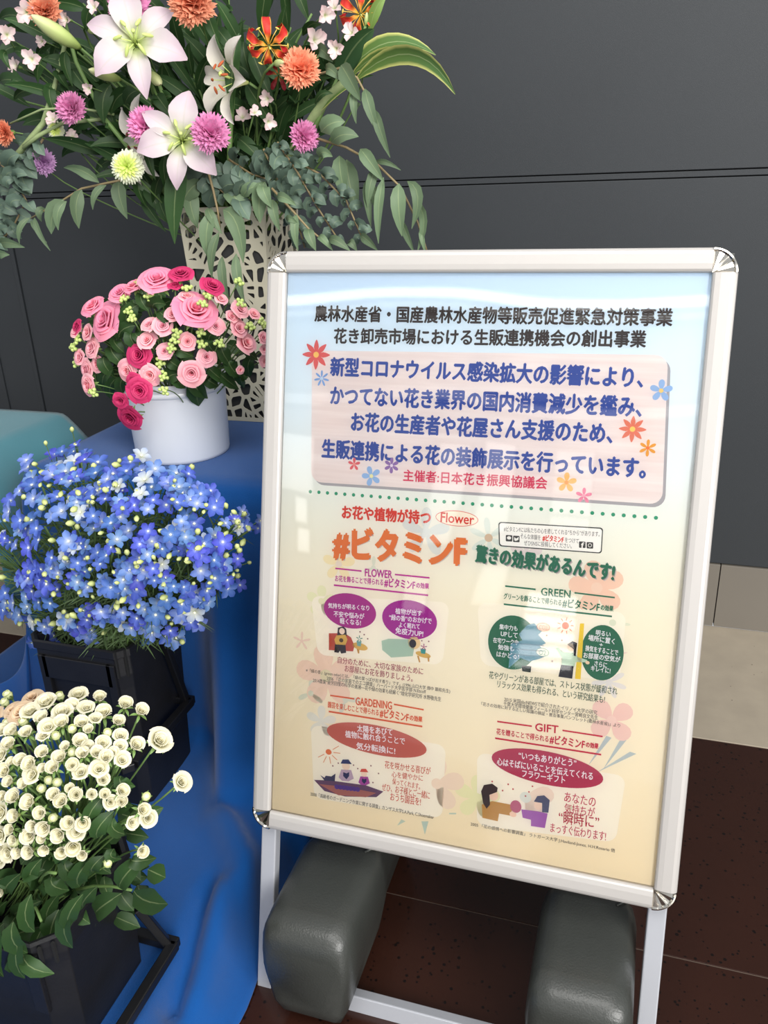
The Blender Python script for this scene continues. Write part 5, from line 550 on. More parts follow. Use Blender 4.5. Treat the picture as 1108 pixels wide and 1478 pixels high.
('cream_rose',(-.541,.647,.471),(.71,-.52,.46),.0121,320, 'cream spray rose, eighth from left in row nine of the cream bouquet'),
('peach_rose',(-.774,.698,.588),(-.24,-.34,.91),.0136,329, 'peach tinted rose, first from left in the cream bouquet'),
('peach_rose',(-.733,.693,.608),(-.14,-.28,.95),.0139,135, 'peach tinted rose, second from left in the cream bouquet'),
('peach_rose',(-.714,.685,.614),(-.05,-.38,.92),.0156,55, 'peach tinted rose, third from left in the cream bouquet'),
('peach_rose',(-.723,.716,.612),(-.0,-.25,.97),.0141,36, 'peach tinted rose, fourth from left in the cream bouquet'),
('rose_bud',(-.782,.727,.588),(-.15,-.27,.95),.0072,174, 'small closed cream rose bud, first from left in row one of the cream bouquet'),
('rose_bud',(-.731,.676,.602),(-.06,-.34,.94),.0068,351, 'small closed cream rose bud, second from left in row one of the cream bouquet'),
('rose_bud',(-.808,.76,.574),(-.2,-.35,.91),.0075,133, 'small closed cream rose bud, third from left in row one of the cream bouquet'),
('rose_bud',(-.699,.67,.614),(.02,-.29,.96),.0067,243, 'small closed cream rose bud, fourth from left in row one of the cream bouquet'),
('rose_bud',(-.684,.722,.619),(.08,-.2,.98),.0069,58, 'small closed cream rose bud, fifth from left in row one of the cream bouquet'),
('rose_bud',(-.616,.658,.628),(.27,-.22,.94),.0064,72, 'small closed cream rose bud, sixth from left in row one of the cream bouquet'),
('rose_bud',(-.639,.616,.57),(.08,-.61,.79),.0064,102, 'small closed cream rose bud, first from left in row two of the cream bouquet'),
('rose_bud',(-.629,.619,.582),(.27,-.57,.77),.0063,59, 'small closed cream rose bud, second from left in row two of the cream bouquet'),
('rose_bud',(-.633,.649,.622),(.18,-.43,.89),.0064,42, 'small closed cream rose bud, third from left in row two of the cream bouquet'),
('rose_bud',(-.616,.618,.583),(.24,-.66,.71),.0063,131, 'small closed cream rose bud, fourth from left in row two of the cream bouquet'),
('rose_bud',(-.603,.636,.614),(.41,-.36,.84),.0063,243, 'small closed cream rose bud, fifth from left in row two of the cream bouquet'),
('rose_bud',(-.576,.669,.622),(.27,-.22,.94),.0064,281, 'small closed cream rose bud, sixth from left in row two of the cream bouquet'),
('rose_bud',(-.702,.616,.472),(.18,-.87,.46),.0067,126, 'small closed cream rose bud, first from left in row three of the cream bouquet'),
('rose_bud',(-.626,.61,.535),(.18,-.79,.59),.0064,339, 'small closed cream rose bud, second from left in row three of the cream bouquet'),
('rose_bud',(-.579,.629,.459),(.62,-.66,.42),.0066,197, 'small closed cream rose bud, third from left in row three of the cream bouquet'),
('rose_bud',(-.524,.652,.554),(.6,-.37,.71),.0064,28, 'small closed cream rose bud, fourth from left in row three of the cream bouquet')]
PINKLEAF = [
('rose_foliage_stem', 'dark rose foliage with a rounded leaf hanging over the white bucket rim', 'foliage', None,[(-.905,1.47,.76),(-.858,1.42,.849),(-.811,1.37,.879)],.003,[('rose',(-.791,1.348,.885),(-.809,1.357,.858),(-.828,1.39,.817),.0388),('rose',(-.825,1.338,.893),(-.844,1.329,.891),(-.863,1.343,.874),.031),('rose',(-.781,1.355,.88),(-.775,1.351,.878),(-.77,1.372,.863),.0285),('rose',(-.814,1.348,.875),(-.807,1.353,.863),(-.801,1.381,.836),.0286),('rose',(-.839,1.342,.881),(-.834,1.335,.879),(-.829,1.353,.862),.026)]),
('rose_foliage_stem', 'dark rose leaves at the right side of the pink bouquet', 'foliage', None,[(-.905,1.47,.76),(-.832,1.435,.857),(-.759,1.4,.894)],.003,[('rose',(-.755,1.359,.89),(-.75,1.37,.877),(-.745,1.405,.85),.0284),('rose',(-.731,1.385,.878),(-.726,1.381,.884),(-.721,1.401,.875),.0261),('rose',(-.733,1.356,.917),(-.732,1.358,.905),(-.731,1.385,.878),.0306),('rose',(-.721,1.381,.893),(-.729,1.385,.879),(-.738,1.413,.851),.0233),('rose',(-.699,1.386,.918),(-.709,1.383,.904),(-.719,1.404,.874),.0232),('rose',(-.704,1.371,.934),(-.7,1.373,.929),(-.696,1.399,.909),.0203),('rose',(-.738,1.343,.945),(-.735,1.342,.931),(-.733,1.364,.903),.0276),('rose',(-.771,1.344,.906),(-.762,1.35,.892),(-.753,1.381,.864),.0255)]),
('rose_foliage_stem', 'dark rose leaves at the lower left of the pink bouquet', 'foliage', None,[(-.905,1.47,.76),(-.965,1.435,.846),(-1.024,1.4,.871)],.003,[('rose',(-.975,1.346,.899),(-1.004,1.35,.881),(-1.033,1.379,.848),.0293),('rose',(-.975,1.353,.877),(-1.0,1.358,.858),(-1.025,1.388,.824),.0242),('rose',(-.995,1.347,.918),(-.99,1.339,.904),(-.985,1.355,.876),.0293),('rose',(-.969,1.338,.94),(-.958,1.327,.928),(-.947,1.34,.901),.0288),('rose',(-.957,1.348,.879),(-.969,1.348,.865),(-.982,1.371,.838),.024),('rose',(-1.028,1.364,.886),(-1.034,1.362,.87),(-1.039,1.384,.839),.019)]),
('rose_foliage_stem', 'dark rose leaves in the middle of the pink bouquet', 'foliage', None,[(-.905,1.47,.76),(-.888,1.415,.899),(-.872,1.36,.977)],.003,[('rose',(-.89,1.33,1.02),(-.908,1.318,1.005),(-.926,1.329,.975),.0327),('rose',(-.859,1.326,1.014),(-.845,1.314,1.025),(-.831,1.327,1.021),.03),('rose',(-.9,1.325,.983),(-.924,1.317,.976),(-.947,1.333,.955),.0305),('rose',(-.91,1.326,.97),(-.906,1.314,.961),(-.901,1.326,.938),.0281),('rose',(-.812,1.322,.985),(-.828,1.311,1.004),(-.845,1.324,1.009),.0249),('rose',(-.839,1.327,.92),(-.828,1.319,.917),(-.818,1.336,.9),.0255),('rose',(-.819,1.324,.941),(-.805,1.315,.941),(-.79,1.331,.927),.0253),('rose',(-.758,1.333,.959),(-.743,1.326,.972),(-.728,1.344,.97),.0275),('rose',(-.883,1.336,1.037),(-.875,1.318,1.03),(-.867,1.325,1.008),.0226),('rose',(-.818,1.329,.921),(-.798,1.329,.91),(-.779,1.353,.884),.0305),('rose',(-.937,1.333,.929),(-.947,1.322,.949),(-.956,1.335,.955),.0234),('rose',(-.876,1.323,.946),(-.889,1.312,.965),(-.902,1.324,.97),.0204),('rose',(-.752,1.341,.933),(-.755,1.325,.953),(-.758,1.333,.959),.0227)])]
CREAMLEAF = [
('rose_foliage_stem', 'rose foliage with two broad leaves at the right over the bucket edge', 'foliage', None,[(-.8,.7,.22),(-.689,.68,.331),(-.579,.66,.382)],.003,[('rose',(-.587,.673,.366),(-.601,.709,.305),(-.615,.77,.23),.0346),('rose',(-.601,.666,.364),(-.628,.655,.344),(-.655,.669,.309),.031),('rose',(-.553,.66,.443),(-.575,.648,.419),(-.598,.66,.381),.0278),('rose',(-.563,.652,.446),(-.553,.652,.446),(-.544,.675,.431),.0225),('rose',(-.588,.635,.462),(-.6,.624,.45),(-.612,.638,.425),.0205),('rose',(-.573,.638,.474),(-.573,.63,.47),(-.572,.645,.451),.017)]),
('rose_foliage_stem', 'rose foliage with pointed leaves hanging over the black bucket front', 'foliage', None,[(-.8,.7,.22),(-.749,.66,.307),(-.698,.62,.335)],.003,[('rose',(-.708,.591,.308),(-.724,.581,.292),(-.739,.595,.262),.0144),('rose',(-.715,.595,.299),(-.693,.583,.296),(-.671,.595,.278),.0218),('rose',(-.692,.58,.356),(-.708,.576,.311),(-.724,.595,.251),.0192),('rose',(-.693,.576,.384),(-.697,.571,.355),(-.701,.59,.311),.0258),('rose',(-.724,.58,.359),(-.742,.576,.307),(-.761,.595,.241),.0176),('rose',(-.592,.571,.454),(-.606,.566,.41),(-.62,.585,.352),.0211),('rose',(-.569,.57,.472),(-.589,.562,.442),(-.609,.577,.398),.0208),('rose',(-.646,.57,.45),(-.656,.562,.419),(-.666,.578,.373),.0214)]),
('rose_foliage_stem', 'rose foliage spreading below the cream blooms at centre', 'foliage', None,[(-.8,.7,.22),(-.717,.65,.368),(-.633,.6,.456)],.003,[('rose',(-.677,.626,.442),(-.693,.618,.422),(-.708,.635,.389),.021),('rose',(-.674,.632,.407),(-.668,.625,.4),(-.661,.641,.378),.0231),('rose',(-.639,.626,.452),(-.634,.619,.441),(-.628,.636,.416),.0224),('rose',(-.727,.634,.396),(-.755,.631,.368),(-.782,.652,.326),.0236),('rose',(-.72,.648,.335),(-.76,.646,.307),(-.8,.668,.264),.0243),('rose',(-.606,.631,.455),(-.625,.624,.429),(-.643,.641,.389),.0257),('rose',(-.681,.643,.364),(-.71,.644,.324),(-.74,.669,.268),.0219),('rose',(-.62,.647,.39),(-.641,.641,.366),(-.662,.658,.329),.0232),('rose',(-.792,.657,.304),(-.831,.662,.262),(-.87,.69,.205),.0233),('rose',(-.68,.629,.42),(-.698,.619,.416),(-.715,.634,.398),.0177),('rose',(-.623,.624,.474),(-.635,.614,.466),(-.647,.627,.443),.0187),('rose',(-.569,.634,.559),(-.579,.618,.546),(-.59,.625,.519),.0212),('rose',(-.56,.636,.538),(-.573,.62,.524),(-.587,.629,.496),.0214),('rose',(-.543,.652,.56),(-.556,.63,.559),(-.57,.632,.545),.0165),('rose',(-.557,.642,.497),(-.559,.627,.52),(-.561,.635,.528),.0185),('rose',(-.553,.651,.579),(-.547,.642,.577),(-.54,.656,.562),.018),('rose',(-.558,.644,.573),(-.557,.63,.57),(-.555,.64,.552),.018)])]
TEXT = [
('headline', '農林水産省・国産農林水産物等販売促進緊急対策事業',73.7,794.6,561.8,796.3,22.2,(62,54,52),.017,3,0),
('headline', '花き卸売市場における生販連携機会の創出事業',104.7,763.7,532.0,768.5,21.4,(62,54,52),.017,3,0),
('notice_lettering', '新型コロナウイルス感染拡大の影響により、',101.1,720.0,532.5,719.6,26.3,(58,82,160),.02,4,0),
('notice_lettering', 'かつてない花き業界の国内消費減少を鑑み、',102.7,679.1,533.8,682.0,26.6,(58,82,160),.02,4,0),
('notice_lettering', 'お花の生産者や花屋さん支援のため、',136.2,642.6,500.0,645.7,26.8,(58,82,160),.02,4,0),
('notice_lettering', '生販連携による花の装飾展示を行っています。',92.6,601.6,545.4,602.8,27.0,(58,82,160),.02,4,0),
('organiser_lettering', '主催者:日本花き振興協議会',217.8,570.7,420.1,574.0,16.5,(213,60,95),.012,4,0),
('subtitle', 'お花や植物が持つ',127.6,510.6,260.6,513.1,19.3,(215,60,45),.02,3,0),
('speech_bubble_word', 'Flower',275.7,515.4,323.4,515.6,13.8,(215,60,45),.01,5,0),
('title_lettering', '#ビタミンF',116.4,463.8,314.2,470.1,46.9,(226,120,56),.03,4,1),
('subtitle', '驚きの効果があるんです!',329.2,468.6,517.0,461.0,24.2,(40,110,84),.025,4,1),
('caption', '#ビタミンFには私たちの心を癒してくれる“ちから”があります。',365.8,506.7,494.2,511.0,7.2,(70,60,60),0,6,0),
('caption', 'そんな体験を',389.3,499.1,416.8,498.8,7.3,(60,55,55),0,6,0),
('caption', '#ビタミンF',419.6,499.1,447.6,498.9,8.6,(215,60,45),.02,6,0),
('caption', 'をつけて',449.4,499.1,467.9,498.9,6.7,(60,55,55),0,6,0),
('caption', 'ぜひSNSに投稿してください。',394.7,489.9,459.2,491.4,7.2,(60,55,55),0,6,0),
('section_heading', 'FLOWER',166.8,424.1,208.2,425.4,11.4,(190,40,150),.015,3,0),
('section_lettering', 'お花を飾ることで得られる',120.7,410.6,195.1,412.3,9.4,(190,40,150),.01,3,0),
('section_lettering', '#ビタミンF',197.2,412.5,243.2,413.5,13.4,(190,40,150),.016,3,0),
('section_lettering', 'の効果',245.3,413.7,263.8,414.1,8.2,(190,40,150),.02,3,0),
('section_heading', 'GREEN',422.8,424.3,462.2,425.0,10.7,(38,112,84),.015,3,0),
('section_lettering', 'グリーンを飾ることで得られる',371.8,412.4,451.0,411.7,8.8,(38,112,84),.01,3,0),
('section_lettering', '#ビタミンF',452.8,411.9,501.8,411.4,12.6,(38,112,84),.016,3,0),
('section_lettering', 'の効果',503.6,411.6,519.9,411.5,7.7,(38,112,84),.02,3,0),
('section_heading', 'GARDENING',161.2,227.1,217.6,228.5,11.8,(222,98,60),.015,3,0),
('section_lettering', '園芸を楽しむことで得られる',117.2,214.7,197.8,214.4,9.8,(222,98,60),.01,3,0),
('section_lettering', '#ビタミンF',199.9,214.7,243.9,214.4,13.9,(222,98,60),.016,3,0),
('section_lettering', 'の効果',246.0,214.7,264.9,214.7,8.5,(222,98,60),.02,3,0),
('section_heading', 'GIFT',428.3,230.3,459.9,231.5,11.1,(200,40,70),.015,3,0),
('section_lettering', '花を贈ることで得られる',374.3,215.0,447.6,215.6,9.2,(200,40,70),.01,3,0),
('section_lettering', '#ビタミンF',449.5,215.9,496.9,216.2,13.1,(200,40,70),.016,3,0),
('section_lettering', 'の効果',498.8,216.5,515.5,216.7,8.0,(200,40,70),.02,3,0),
('oval_lettering', '気持ちが明るくなり',111.3,368.1,175.6,371.6,9.5,(250,246,250),.01,4,0),
('oval_lettering', '不安や悩みが',120.6,356.4,168.6,358.1,10.6,(250,246,250),.01,4,0),
('oval_lettering', '軽くなる!',130.9,347.0,163.7,347.9,10.6,(250,246,250),.01,4,0),
('oval_lettering', '植物が出す',216.0,372.3,255.7,373.1,10.3,(250,246,250),.01,4,0),
('oval_lettering', '“緑の香”のおかげで',207.0,361.8,270.6,363.6,10.4,(250,246,250),.01,4,0),
('oval_lettering', 'よく眠れて',222.3,352.2,253.6,353.1,9.3,(250,246,250),.01,4,0),
('oval_lettering', '免疫力UP!',217.4,343.2,259.3,343.4,11.4,(250,246,250),.01,4,0),
('oval_lettering', '集中力も',368.7,367.9,394.0,368.2,9.0,(250,246,250),.01,4,0),
('oval_lettering', 'UPして',371.3,358.2,394.7,358.2,9.0,(250,246,250),.01,4,0),
('oval_lettering', '在宅ワーク中',361.1,347.7,396.3,348.4,9.0,(250,246,250),.01,4,0),
('oval_lettering', '勉強も',368.6,338.6,391.1,338.6,9.1,(250,246,250),.01,4,0),
('oval_lettering', 'はかどる!',367.3,328.2,398.5,328.5,9.1,(250,246,250),.01,4,0),
('oval_lettering', '明るい',499.9,376.0,519.0,375.6,8.7,(250,246,250),.01,4,0),
('oval_lettering', '場所に置く',490.4,367.9,525.2,366.7,9.7,(250,246,250),.01,4,0),
('oval_lettering', '+',505.6,360.2,510.2,359.8,5.8,(250,246,250),.01,4,0),
('oval_lettering', '換気をすることで',487.8,352.8,530.8,351.9,9.7,(250,246,250),.01,4,0),
('oval_lettering', 'お部屋の空気が',485.8,342.7,534.3,342.7,9.7,(250,246,250),.01,4,0),
('oval_lettering', 'さらに',501.3,333.1,517.8,332.5,8.8,(250,246,250),.01,4,0),
('oval_lettering', 'キレイに!',497.2,325.6,522.9,325.4,8.8,(250,246,250),.01,4,0),
('oval_lettering', '太陽をあびて',165.2,185.1,220.6,187.9,13.0,(250,246,250),.01,4,0),
('oval_lettering', '植物に触れ合うことで',146.8,173.2,240.4,177.2,13.0,(250,246,250),.01,4,0),
('oval_lettering', '気分転換に!',165.2,157.6,226.3,159.6,13.1,(250,246,250),.01,4,0),
('oval_lettering', '“いつもありがとう”',407.9,185.4,487.7,187.4,13.3,(250,246,250),.01,4,0),
('oval_lettering', '心はそばにいることを伝えてくれる',378.1,170.7,511.4,172.4,13.3,(250,246,250),.01,4,0),
('oval_lettering', 'フラワーギフト',414.5,159.5,474.5,160.3,13.4,(250,246,250),.01,4,0),
('body_lettering', '自分のために、大切な家族のために',130.0,286.6,262.2,287.4,10.6,(160,50,80),.008,3,0),
('body_lettering', 'お部屋にお花を飾りましょう。',141.5,275.2,247.2,274.6,10.6,(160,50,80),.008,3,0),
('body_lettering', '花やグリーンがある部屋では、ストレス状態が緩和され',358.4,296.3,534.1,298.5,11.0,(50,84,62),.008,3,0),
('body_lettering', 'リラックス効果も得られる、という研究結果も!',371.0,284.8,518.7,284.3,11.0,(50,84,62),.008,3,0),
('body_lettering', '花を咲かせる喜びが',211.1,136.1,281.6,138.1,11.9,(205,90,70),.008,3,0),
('body_lettering', '心を健やかに',222.6,122.8,270.6,125.2,9.8,(205,90,70),.008,3,0),
('body_lettering', '保ってくれます。',224.2,112.1,267.1,111.5,9.8,(205,90,70),.008,3,0),
('body_lettering', 'ぜひ、お子様とご一緒に',208.5,100.3,282.5,100.3,12.0,(205,90,70),.008,3,0),
('body_lettering', 'おうち園芸を!',222.1,87.5,269.4,87.9,13.1,(205,80,60),.008,3,0),
('body_lettering', 'あなたの',475.3,135.7,517.9,135.8,14.3,(196,60,90),.008,3,0),
('body_lettering', '気持ちが',476.5,119.3,518.1,120.4,14.3,(196,60,90),.008,3,0),
('body_lettering', '“瞬時に”',469.8,104.4,524.7,107.3,19.5,(184,40,66),.008,3,0),
('body_lettering', 'まっすぐ伝わります!',459.5,86.6,535.5,88.9,14.4,(196,60,90),.008,3,0),
('small_print', '※「緑の香」(green odor)とは、「緑の葉っぱが出す香り」です。(1996 山口大学 畑中 顕和先生)',79.2,262.9,303.8,263.2,6.9,(92,84,80),.006,3,0),
('small_print', '2006 「花の家庭でのエコ調査」ハーバード大学医学部 N.Etcoff',113.4,255.9,267.9,257.7,6.9,(92,84,80),.006,3,0),
('small_print', '2014農業“疲労回復の科学の進展―花や緑の効果も紐解く”理化学研究所 水野敬先生',91.1,249.3,291.2,249.7,7.0,(92,84,80),.006,3,0),
('small_print', '2015 米国abcNEWSで紹介されたイリノイ大学の研究',382.2,263.9,510.1,264.0,6.5,(92,84,80),.006,3,0),
('small_print', '千葉大学環境健康フィールド科学センター宮崎良文先生',381.6,257.6,511.6,257.2,6.5,(92,84,80),.006,3,0),
('small_print', '「花きの効用に対する正しい知識の検証・普及事業パンフレット(農林水産省)」より',350.1,251.6,541.5,250.2,6.5,(92,84,80),.006,3,0),
('small_print', '2000「高齢者のガーデニング作業に関する調査」カンザス大学S.A.Park, C.Shoemaker',94.1,67.1,290.6,68.0,7.2,(92,84,80),.006,3,0),
('small_print', '2005 「花の感情への影響調査」 ラトガース大学 J.Haviland-Jones, H.H.Rosario 他',345.7,68.4,549.1,70.1,6.8,(92,84,80),.006,3,0),
('icon_mark', 'f',471.4,494.0,475.1,494.1,7.1,(246,242,236),.02,7,0),
('bubble_print', 'CO2',423.4,374.0,434.8,374.4,6.9,(236,150,110),0,6,0),
('bubble_print', 'O2',425.8,338.4,435.3,338.7,7.0,(70,150,130),0,6,0)]
SHAPES = [
('rule_line', 'poly',[(120.1,426.5),(161.3,426.7),(161.4,424.4),(120.2,424.2)],0,0,0,(190,40,150),3),
('rule_line', 'poly',[(212.3,427.0),(264.1,427.6),(264.3,425.3),(212.4,424.8)],0,0,0,(190,40,150),3),
('rule_line', 'poly',[(118.9,401.1),(263.4,402.0),(263.6,399.6),(119.0,398.6)],0,0,0,(190,40,150),3),
('rule_line', 'poly',[(372.8,427.6),(415.0,427.5),(415.2,425.3),(372.9,425.4)],0,0,0,(38,112,84),3),
('rule_line', 'poly',[(467.4,428.6),(520.4,428.0),(520.6,425.9),(467.6,426.5)],0,0,0,(38,112,84),3),
('rule_line', 'poly',[(372.5,401.7),(518.8,401.9),(519.0,399.6),(372.6,399.4)],0,0,0,(38,112,84),3),
('rule_line', 'poly',[(119.9,230.7),(158.8,231.2),(158.9,228.8),(120.0,228.3)],0,0,0,(222,98,60),3),
('rule_line', 'poly',[(220.6,232.3),(266.2,231.0),(266.3,228.7),(220.7,229.9)],0,0,0,(222,98,60),3),
('rule_line', 'poly',[(118.7,205.3),(265.4,205.4),(265.6,202.8),(118.8,202.6)],0,0,0,(222,98,60),3),
('rule_line', 'poly',[(374.3,230.7),(423.4,231.6),(423.5,229.4),(374.5,228.4)],0,0,0,(200,40,70),3),
('rule_line', 'poly',[(465.6,232.5),(519.9,232.7),(520.1,230.5),(465.7,230.3)],0,0,0,(200,40,70),3),
('rule_line', 'poly',[(372.9,205.6),(520.0,206.6),(520.2,204.2),(373.1,203.1)],0,0,0,(200,40,70),3),
('text_oval', 'ellipse',145.6,363.7,41.2,26.4,(172,44,140),3,-2),
('text_oval', 'ellipse',237.5,361.5,41.4,28.9,(168,40,150),3,-2),
('text_oval', 'ellipse',388.6,347.3,34.7,38.9,(44,108,80),3,0),
('text_oval', 'ellipse',510.1,349.0,28.1,38.7,(44,108,80),3,0),
('text_oval', 'ellipse',195.4,171.7,78.6,22.8,(201,108,98),3,-2),
('text_oval', 'ellipse',447.7,172.9,77.9,24.5,(184,62,92),3,-2),
('notice_panel_shadow', 'rrect',[(74.7,737.1),(564.5,744.7),(573.8,552.7),(81.5,547.3)],16,0,0,(168,164,168),1.5),
('notice_panel', 'rrect',[(71.2,742.0),(560.7,749.0),(570.0,556.9),(76.9,551.1)],16,0,0, 'wood',2),
('dotted_line', 'dots',(76.3,536.5),(563.7,538.9),2.6,37,(52,150,112),3),
('speech_bubble', 'ring',298.7,515.4,30.6,11.0,(222,80,60),4),
('note_box', 'rrect',[(357.5,515.7),(498.1,519.9),(498.9,484.9),(360.6,481.7)],4,0,0,(58,60,58),4),
('note_box_face', 'rrect',[(359.1,514.4),(496.8,518.3),(497.5,486.3),(362.0,483.3)],3.5,0,0,(250,246,240),5),
('app_icon', 'rrect',[(369.1,498.4),(378.1,498.8),(378.6,489.9),(369.6,489.5)],1.2,0,0,(64,62,60),6),
('app_icon', 'rrect',[(379.2,498.4),(388.1,498.7),(388.7,489.9),(379.7,489.5)],1.2,0,0,(64,62,60),6),
('app_icon', 'rrect',[(468.2,498.7),(476.7,499.0),(477.4,490.4),(468.8,490.0)],1.2,0,0,(64,62,60),6),
('app_icon', 'rrect',[(478.2,498.7),(486.7,499.1),(487.4,490.5),(478.8,490.1)],1.2,0,0,(64,62,60),6),
('icon_mark', 'ellipse',373.8,494.7,2.9,2.3,(246,242,236),7,0),
('icon_mark', 'poly',[(380.9,496.4),(383.9,494.7),(387.1,497.5),(386.9,493.1),(383.2,491.2),(381.2,492.0)],0,0,0,(246,242,236),7),
('icon_mark', 'ellipse',482.8,494.7,2.5,2.7,(246,242,236),7,0),
('icon_mark', 'ellipse',482.8,494.7,1.8,1.9,(64,62,60),8,0),
('flower_print', 'flower',77.9,736.2,21.5,19.9,(222,100,100),5,8,(245,205,110),.3,1,0),
('flower_print', 'flower',87.8,702.6,11.8,11.0,(128,168,222),5,7,(200,220,240),.3,0,0),
('flower_print', 'flower',556.1,703.6,14.4,15.1,(150,182,224),5,5,(245,205,120),.62,0,0),
('flower_print', 'flower',524.9,652.6,17.3,18.1,(226,128,104),5,8,(248,214,110),.3,1,0),
('flower_print', 'flower',545.9,629.3,11.2,11.8,(230,160,60),5,6,(236,120,60),.42,0,0),
('flower_print', 'flower',143.0,581.5,9.6,9.1,(226,104,110),5,5,(240,150,140),.5,0,0),
('flower_print', 'flower',170.1,566.2,14.7,14.1,(152,186,228),5,5,(240,232,170),.62,0,20),
('flower_print', 'flower',199.6,583.4,11.4,11.0,(150,116,176),5,6,(240,225,240),.5,0,0),
('flower_print', 'flower',445.7,576.9,13.7,14.1,(240,190,110),5,5,(236,160,80),.6,0,0),
('flower_print', 'flower',469.7,560.8,10.8,11.3,(232,130,160),5,5,(240,170,190),.5,0,0),
('flower_print', 'flower',112.1,259.0,49.0,47.7,(245,216,197),1,5,(234,223,188),.75,0,10),
('flower_print', 'flower',88.4,227.9,22.8,22.0,(223,224,206),1,3,(223,224,206),.4,0,0),
('flower_print', 'flower',144.7,225.6,22.2,21.7,(221,224,209),1,3,(221,224,209),.4,0,40),
('flower_print', 'flower',107.0,186.5,25.0,24.3,(234,230,220),1,5,(234,230,220),.6,0,0),
('flower_print', 'flower',496.2,437.6,37.8,40.1,(244,207,185),1,5,(244,214,194),.75,0,15),
('flower_print', 'flower',530.1,256.3,32.7,35.4,(242,206,196),1,4,(245,214,203),.85,0,45),
('flower_print', 'flower',254.6,491.4,36.4,36.0,(221,225,221),1,5,(221,225,221),.5,0,0),
('flower_print', 'flower',345.4,492.0,29.0,29.4,(222,228,219),1,6,(212,184,158),.35,0,10),
('flower_print', 'flower',398.5,475.6,22.7,23.3,(232,217,214),1,5,(232,217,214),.6,0,0),
('flower_print', 'flower',522.3,309.5,23.6,25.4,(232,225,222),1,7,(232,225,222),.35,0,0),
('flower_print', 'flower',125.3,432.2,26.1,25.1,(245,230,188),1,5,(232,220,206),.6,0,0),
('flower_print', 'flower',100.0,373.1,24.4,23.4,(238,235,198),1,5,(238,235,198),.7,0,0),
('flower_print', 'flower',292.0,120.6,41.8,42.8,(245,223,203),1,5,(245,223,203),.75,0,0),
('flower_print', 'flower',421.7,124.2,41.1,43.5,(245,223,206),1,5,(227,229,220),.7,0,0),
('flower_print', 'flower',352.5,110.7,34.6,35.9,(240,235,192),1,5,(240,235,192),.7,0,0),
('flower_print', 'flower',179.3,432.7,17.0,16.5,(222,225,207),1,3,(222,225,207),.4,0,0),
('flower_print', 'flower',484.9,121.0,17.2,18.4,(228,228,201),1,3,(228,228,201),.4,0,20),
('flower_print', 'flower',531.0,350.0,12.6,13.5,(241,217,204),1,5,(241,217,204),.2,1,0),
('flower_print', 'flower',70.8,307.8,14.8,14.1,(242,214,200),1,5,(242,214,200),.3,0,0),
('flower_print', 'flower',520.5,392.3,23.3,24.9,(227,228,206),1,3,(227,228,206),.22,0,30),
('leaf_print', 'poly',[(235.1,43.4),(241.1,54.7),(247.6,52.7)],0,0,0,(196,210,196),1),
('leaf_print', 'poly',[(272.0,57.7),(282.6,59.8),(278.4,38.0)],0,0,0,(190,208,198),1),
('leaf_print', 'poly',[(313.0,79.1),(323.3,81.2),(323.4,79.1),(313.2,77.0)],0,0,0,(190,208,198),1),
('leaf_print', 'poly',[(524.4,185.0),(546.5,239.1),(554.8,237.5)],0,0,0,(186,196,200),1),
('leaf_print', 'poly',[(515.6,178.3),(557.4,216.1),(565.7,214.5)],0,0,0,(186,196,200),1),
('leaf_print', 'poly',[(503.8,186.3),(524.7,233.4),(531.7,231.6)],0,0,0,(186,196,200),1),
('pale_panel', 'rrect',[(83.0,379.7),(295.5,394.3),(290.4,300.9),(97.5,289.6)],14,0,0, 'glow',1.2),
('pale_panel', 'rrect',[(335.3,399.1),(537.2,408.8),(535.8,311.6),(345.7,308.8)],14,0,0, 'glow',1.2),
('pale_panel', 'rrect',[(90.2,178.2),(302.2,181.5),(303.2,68.4),(100.1,61.4)],14,0,0, 'glow',1.2),
('pale_panel', 'rrect',[(348.4,179.0),(555.2,180.6),(549.0,82.5),(355.0,68.2)],14,0,0, 'glow',1.2),
('sofa_print', 'poly',[(114.1,325.5),(139.4,328.8),(149.4,323.7),(155.4,311.6),(153.6,302.8),(115.1,299.6)],0,0,0,(190,84,72),3),
('girl_print', 'poly',[(128.1,335.9),(136.7,339.1),(141.3,335.4),(142.8,324.9),(127.5,322.9)],0,0,0,(60,50,62),4),
('girl_print', 'ellipse',134.9,331.4,4.4,4.8,(250,226,205),5,0),
('girl_print', 'poly',[(126.3,323.8),(140.5,326.8),(144.1,319.8),(141.2,310.8),(125.8,309.8),(123.3,317.0)],0,0,0,(222,180,90),5),
('girl_print', 'poly',[(124.6,310.7),(141.2,311.8),(142.8,299.2),(135.1,297.0),(132.8,301.0),(130.7,297.5),(124.0,297.6)],0,0,0,(52,46,56),5),
('girl_print', 'ellipse',134.3,317.4,3.3,3.2,(90,70,50),6,0),
('table_print', 'ellipse',164.1,311.7,12.0,5.3,(222,178,96),3,-8),
('table_print', 'poly',[(158.9,307.8),(163.2,307.3),(163.5,301.0),(161.3,300.7)],0,0,0,(200,150,80),3),
('vase_print', 'poly',[(158.4,319.5),(166.0,319.5),(165.2,311.9),(159.8,312.2)],0,0,0,(120,170,170),4),
('flower_print', 'flower',162.6,323.3,5.4,5.3,(90,140,130),4,5,(240,240,240),.3,0,0),
('sofa_print', 'poly',[(197.0,324.7),(207.5,329.3),(236.9,332.1),(247.7,326.3),(245.5,308.1),(213.0,301.5),(198.7,311.1)],0,0,0,(176,200,182),3),
('girl_print', 'ellipse',246.5,328.2,9.4,9.4,(244,212,160),3,0),
('girl_print', 'ellipse',244.5,326.9,5.2,6.2,(50,46,56),4,0),
('table_print', 'ellipse',260.9,312.4,11.4,4.2,(218,176,96),3,-8),
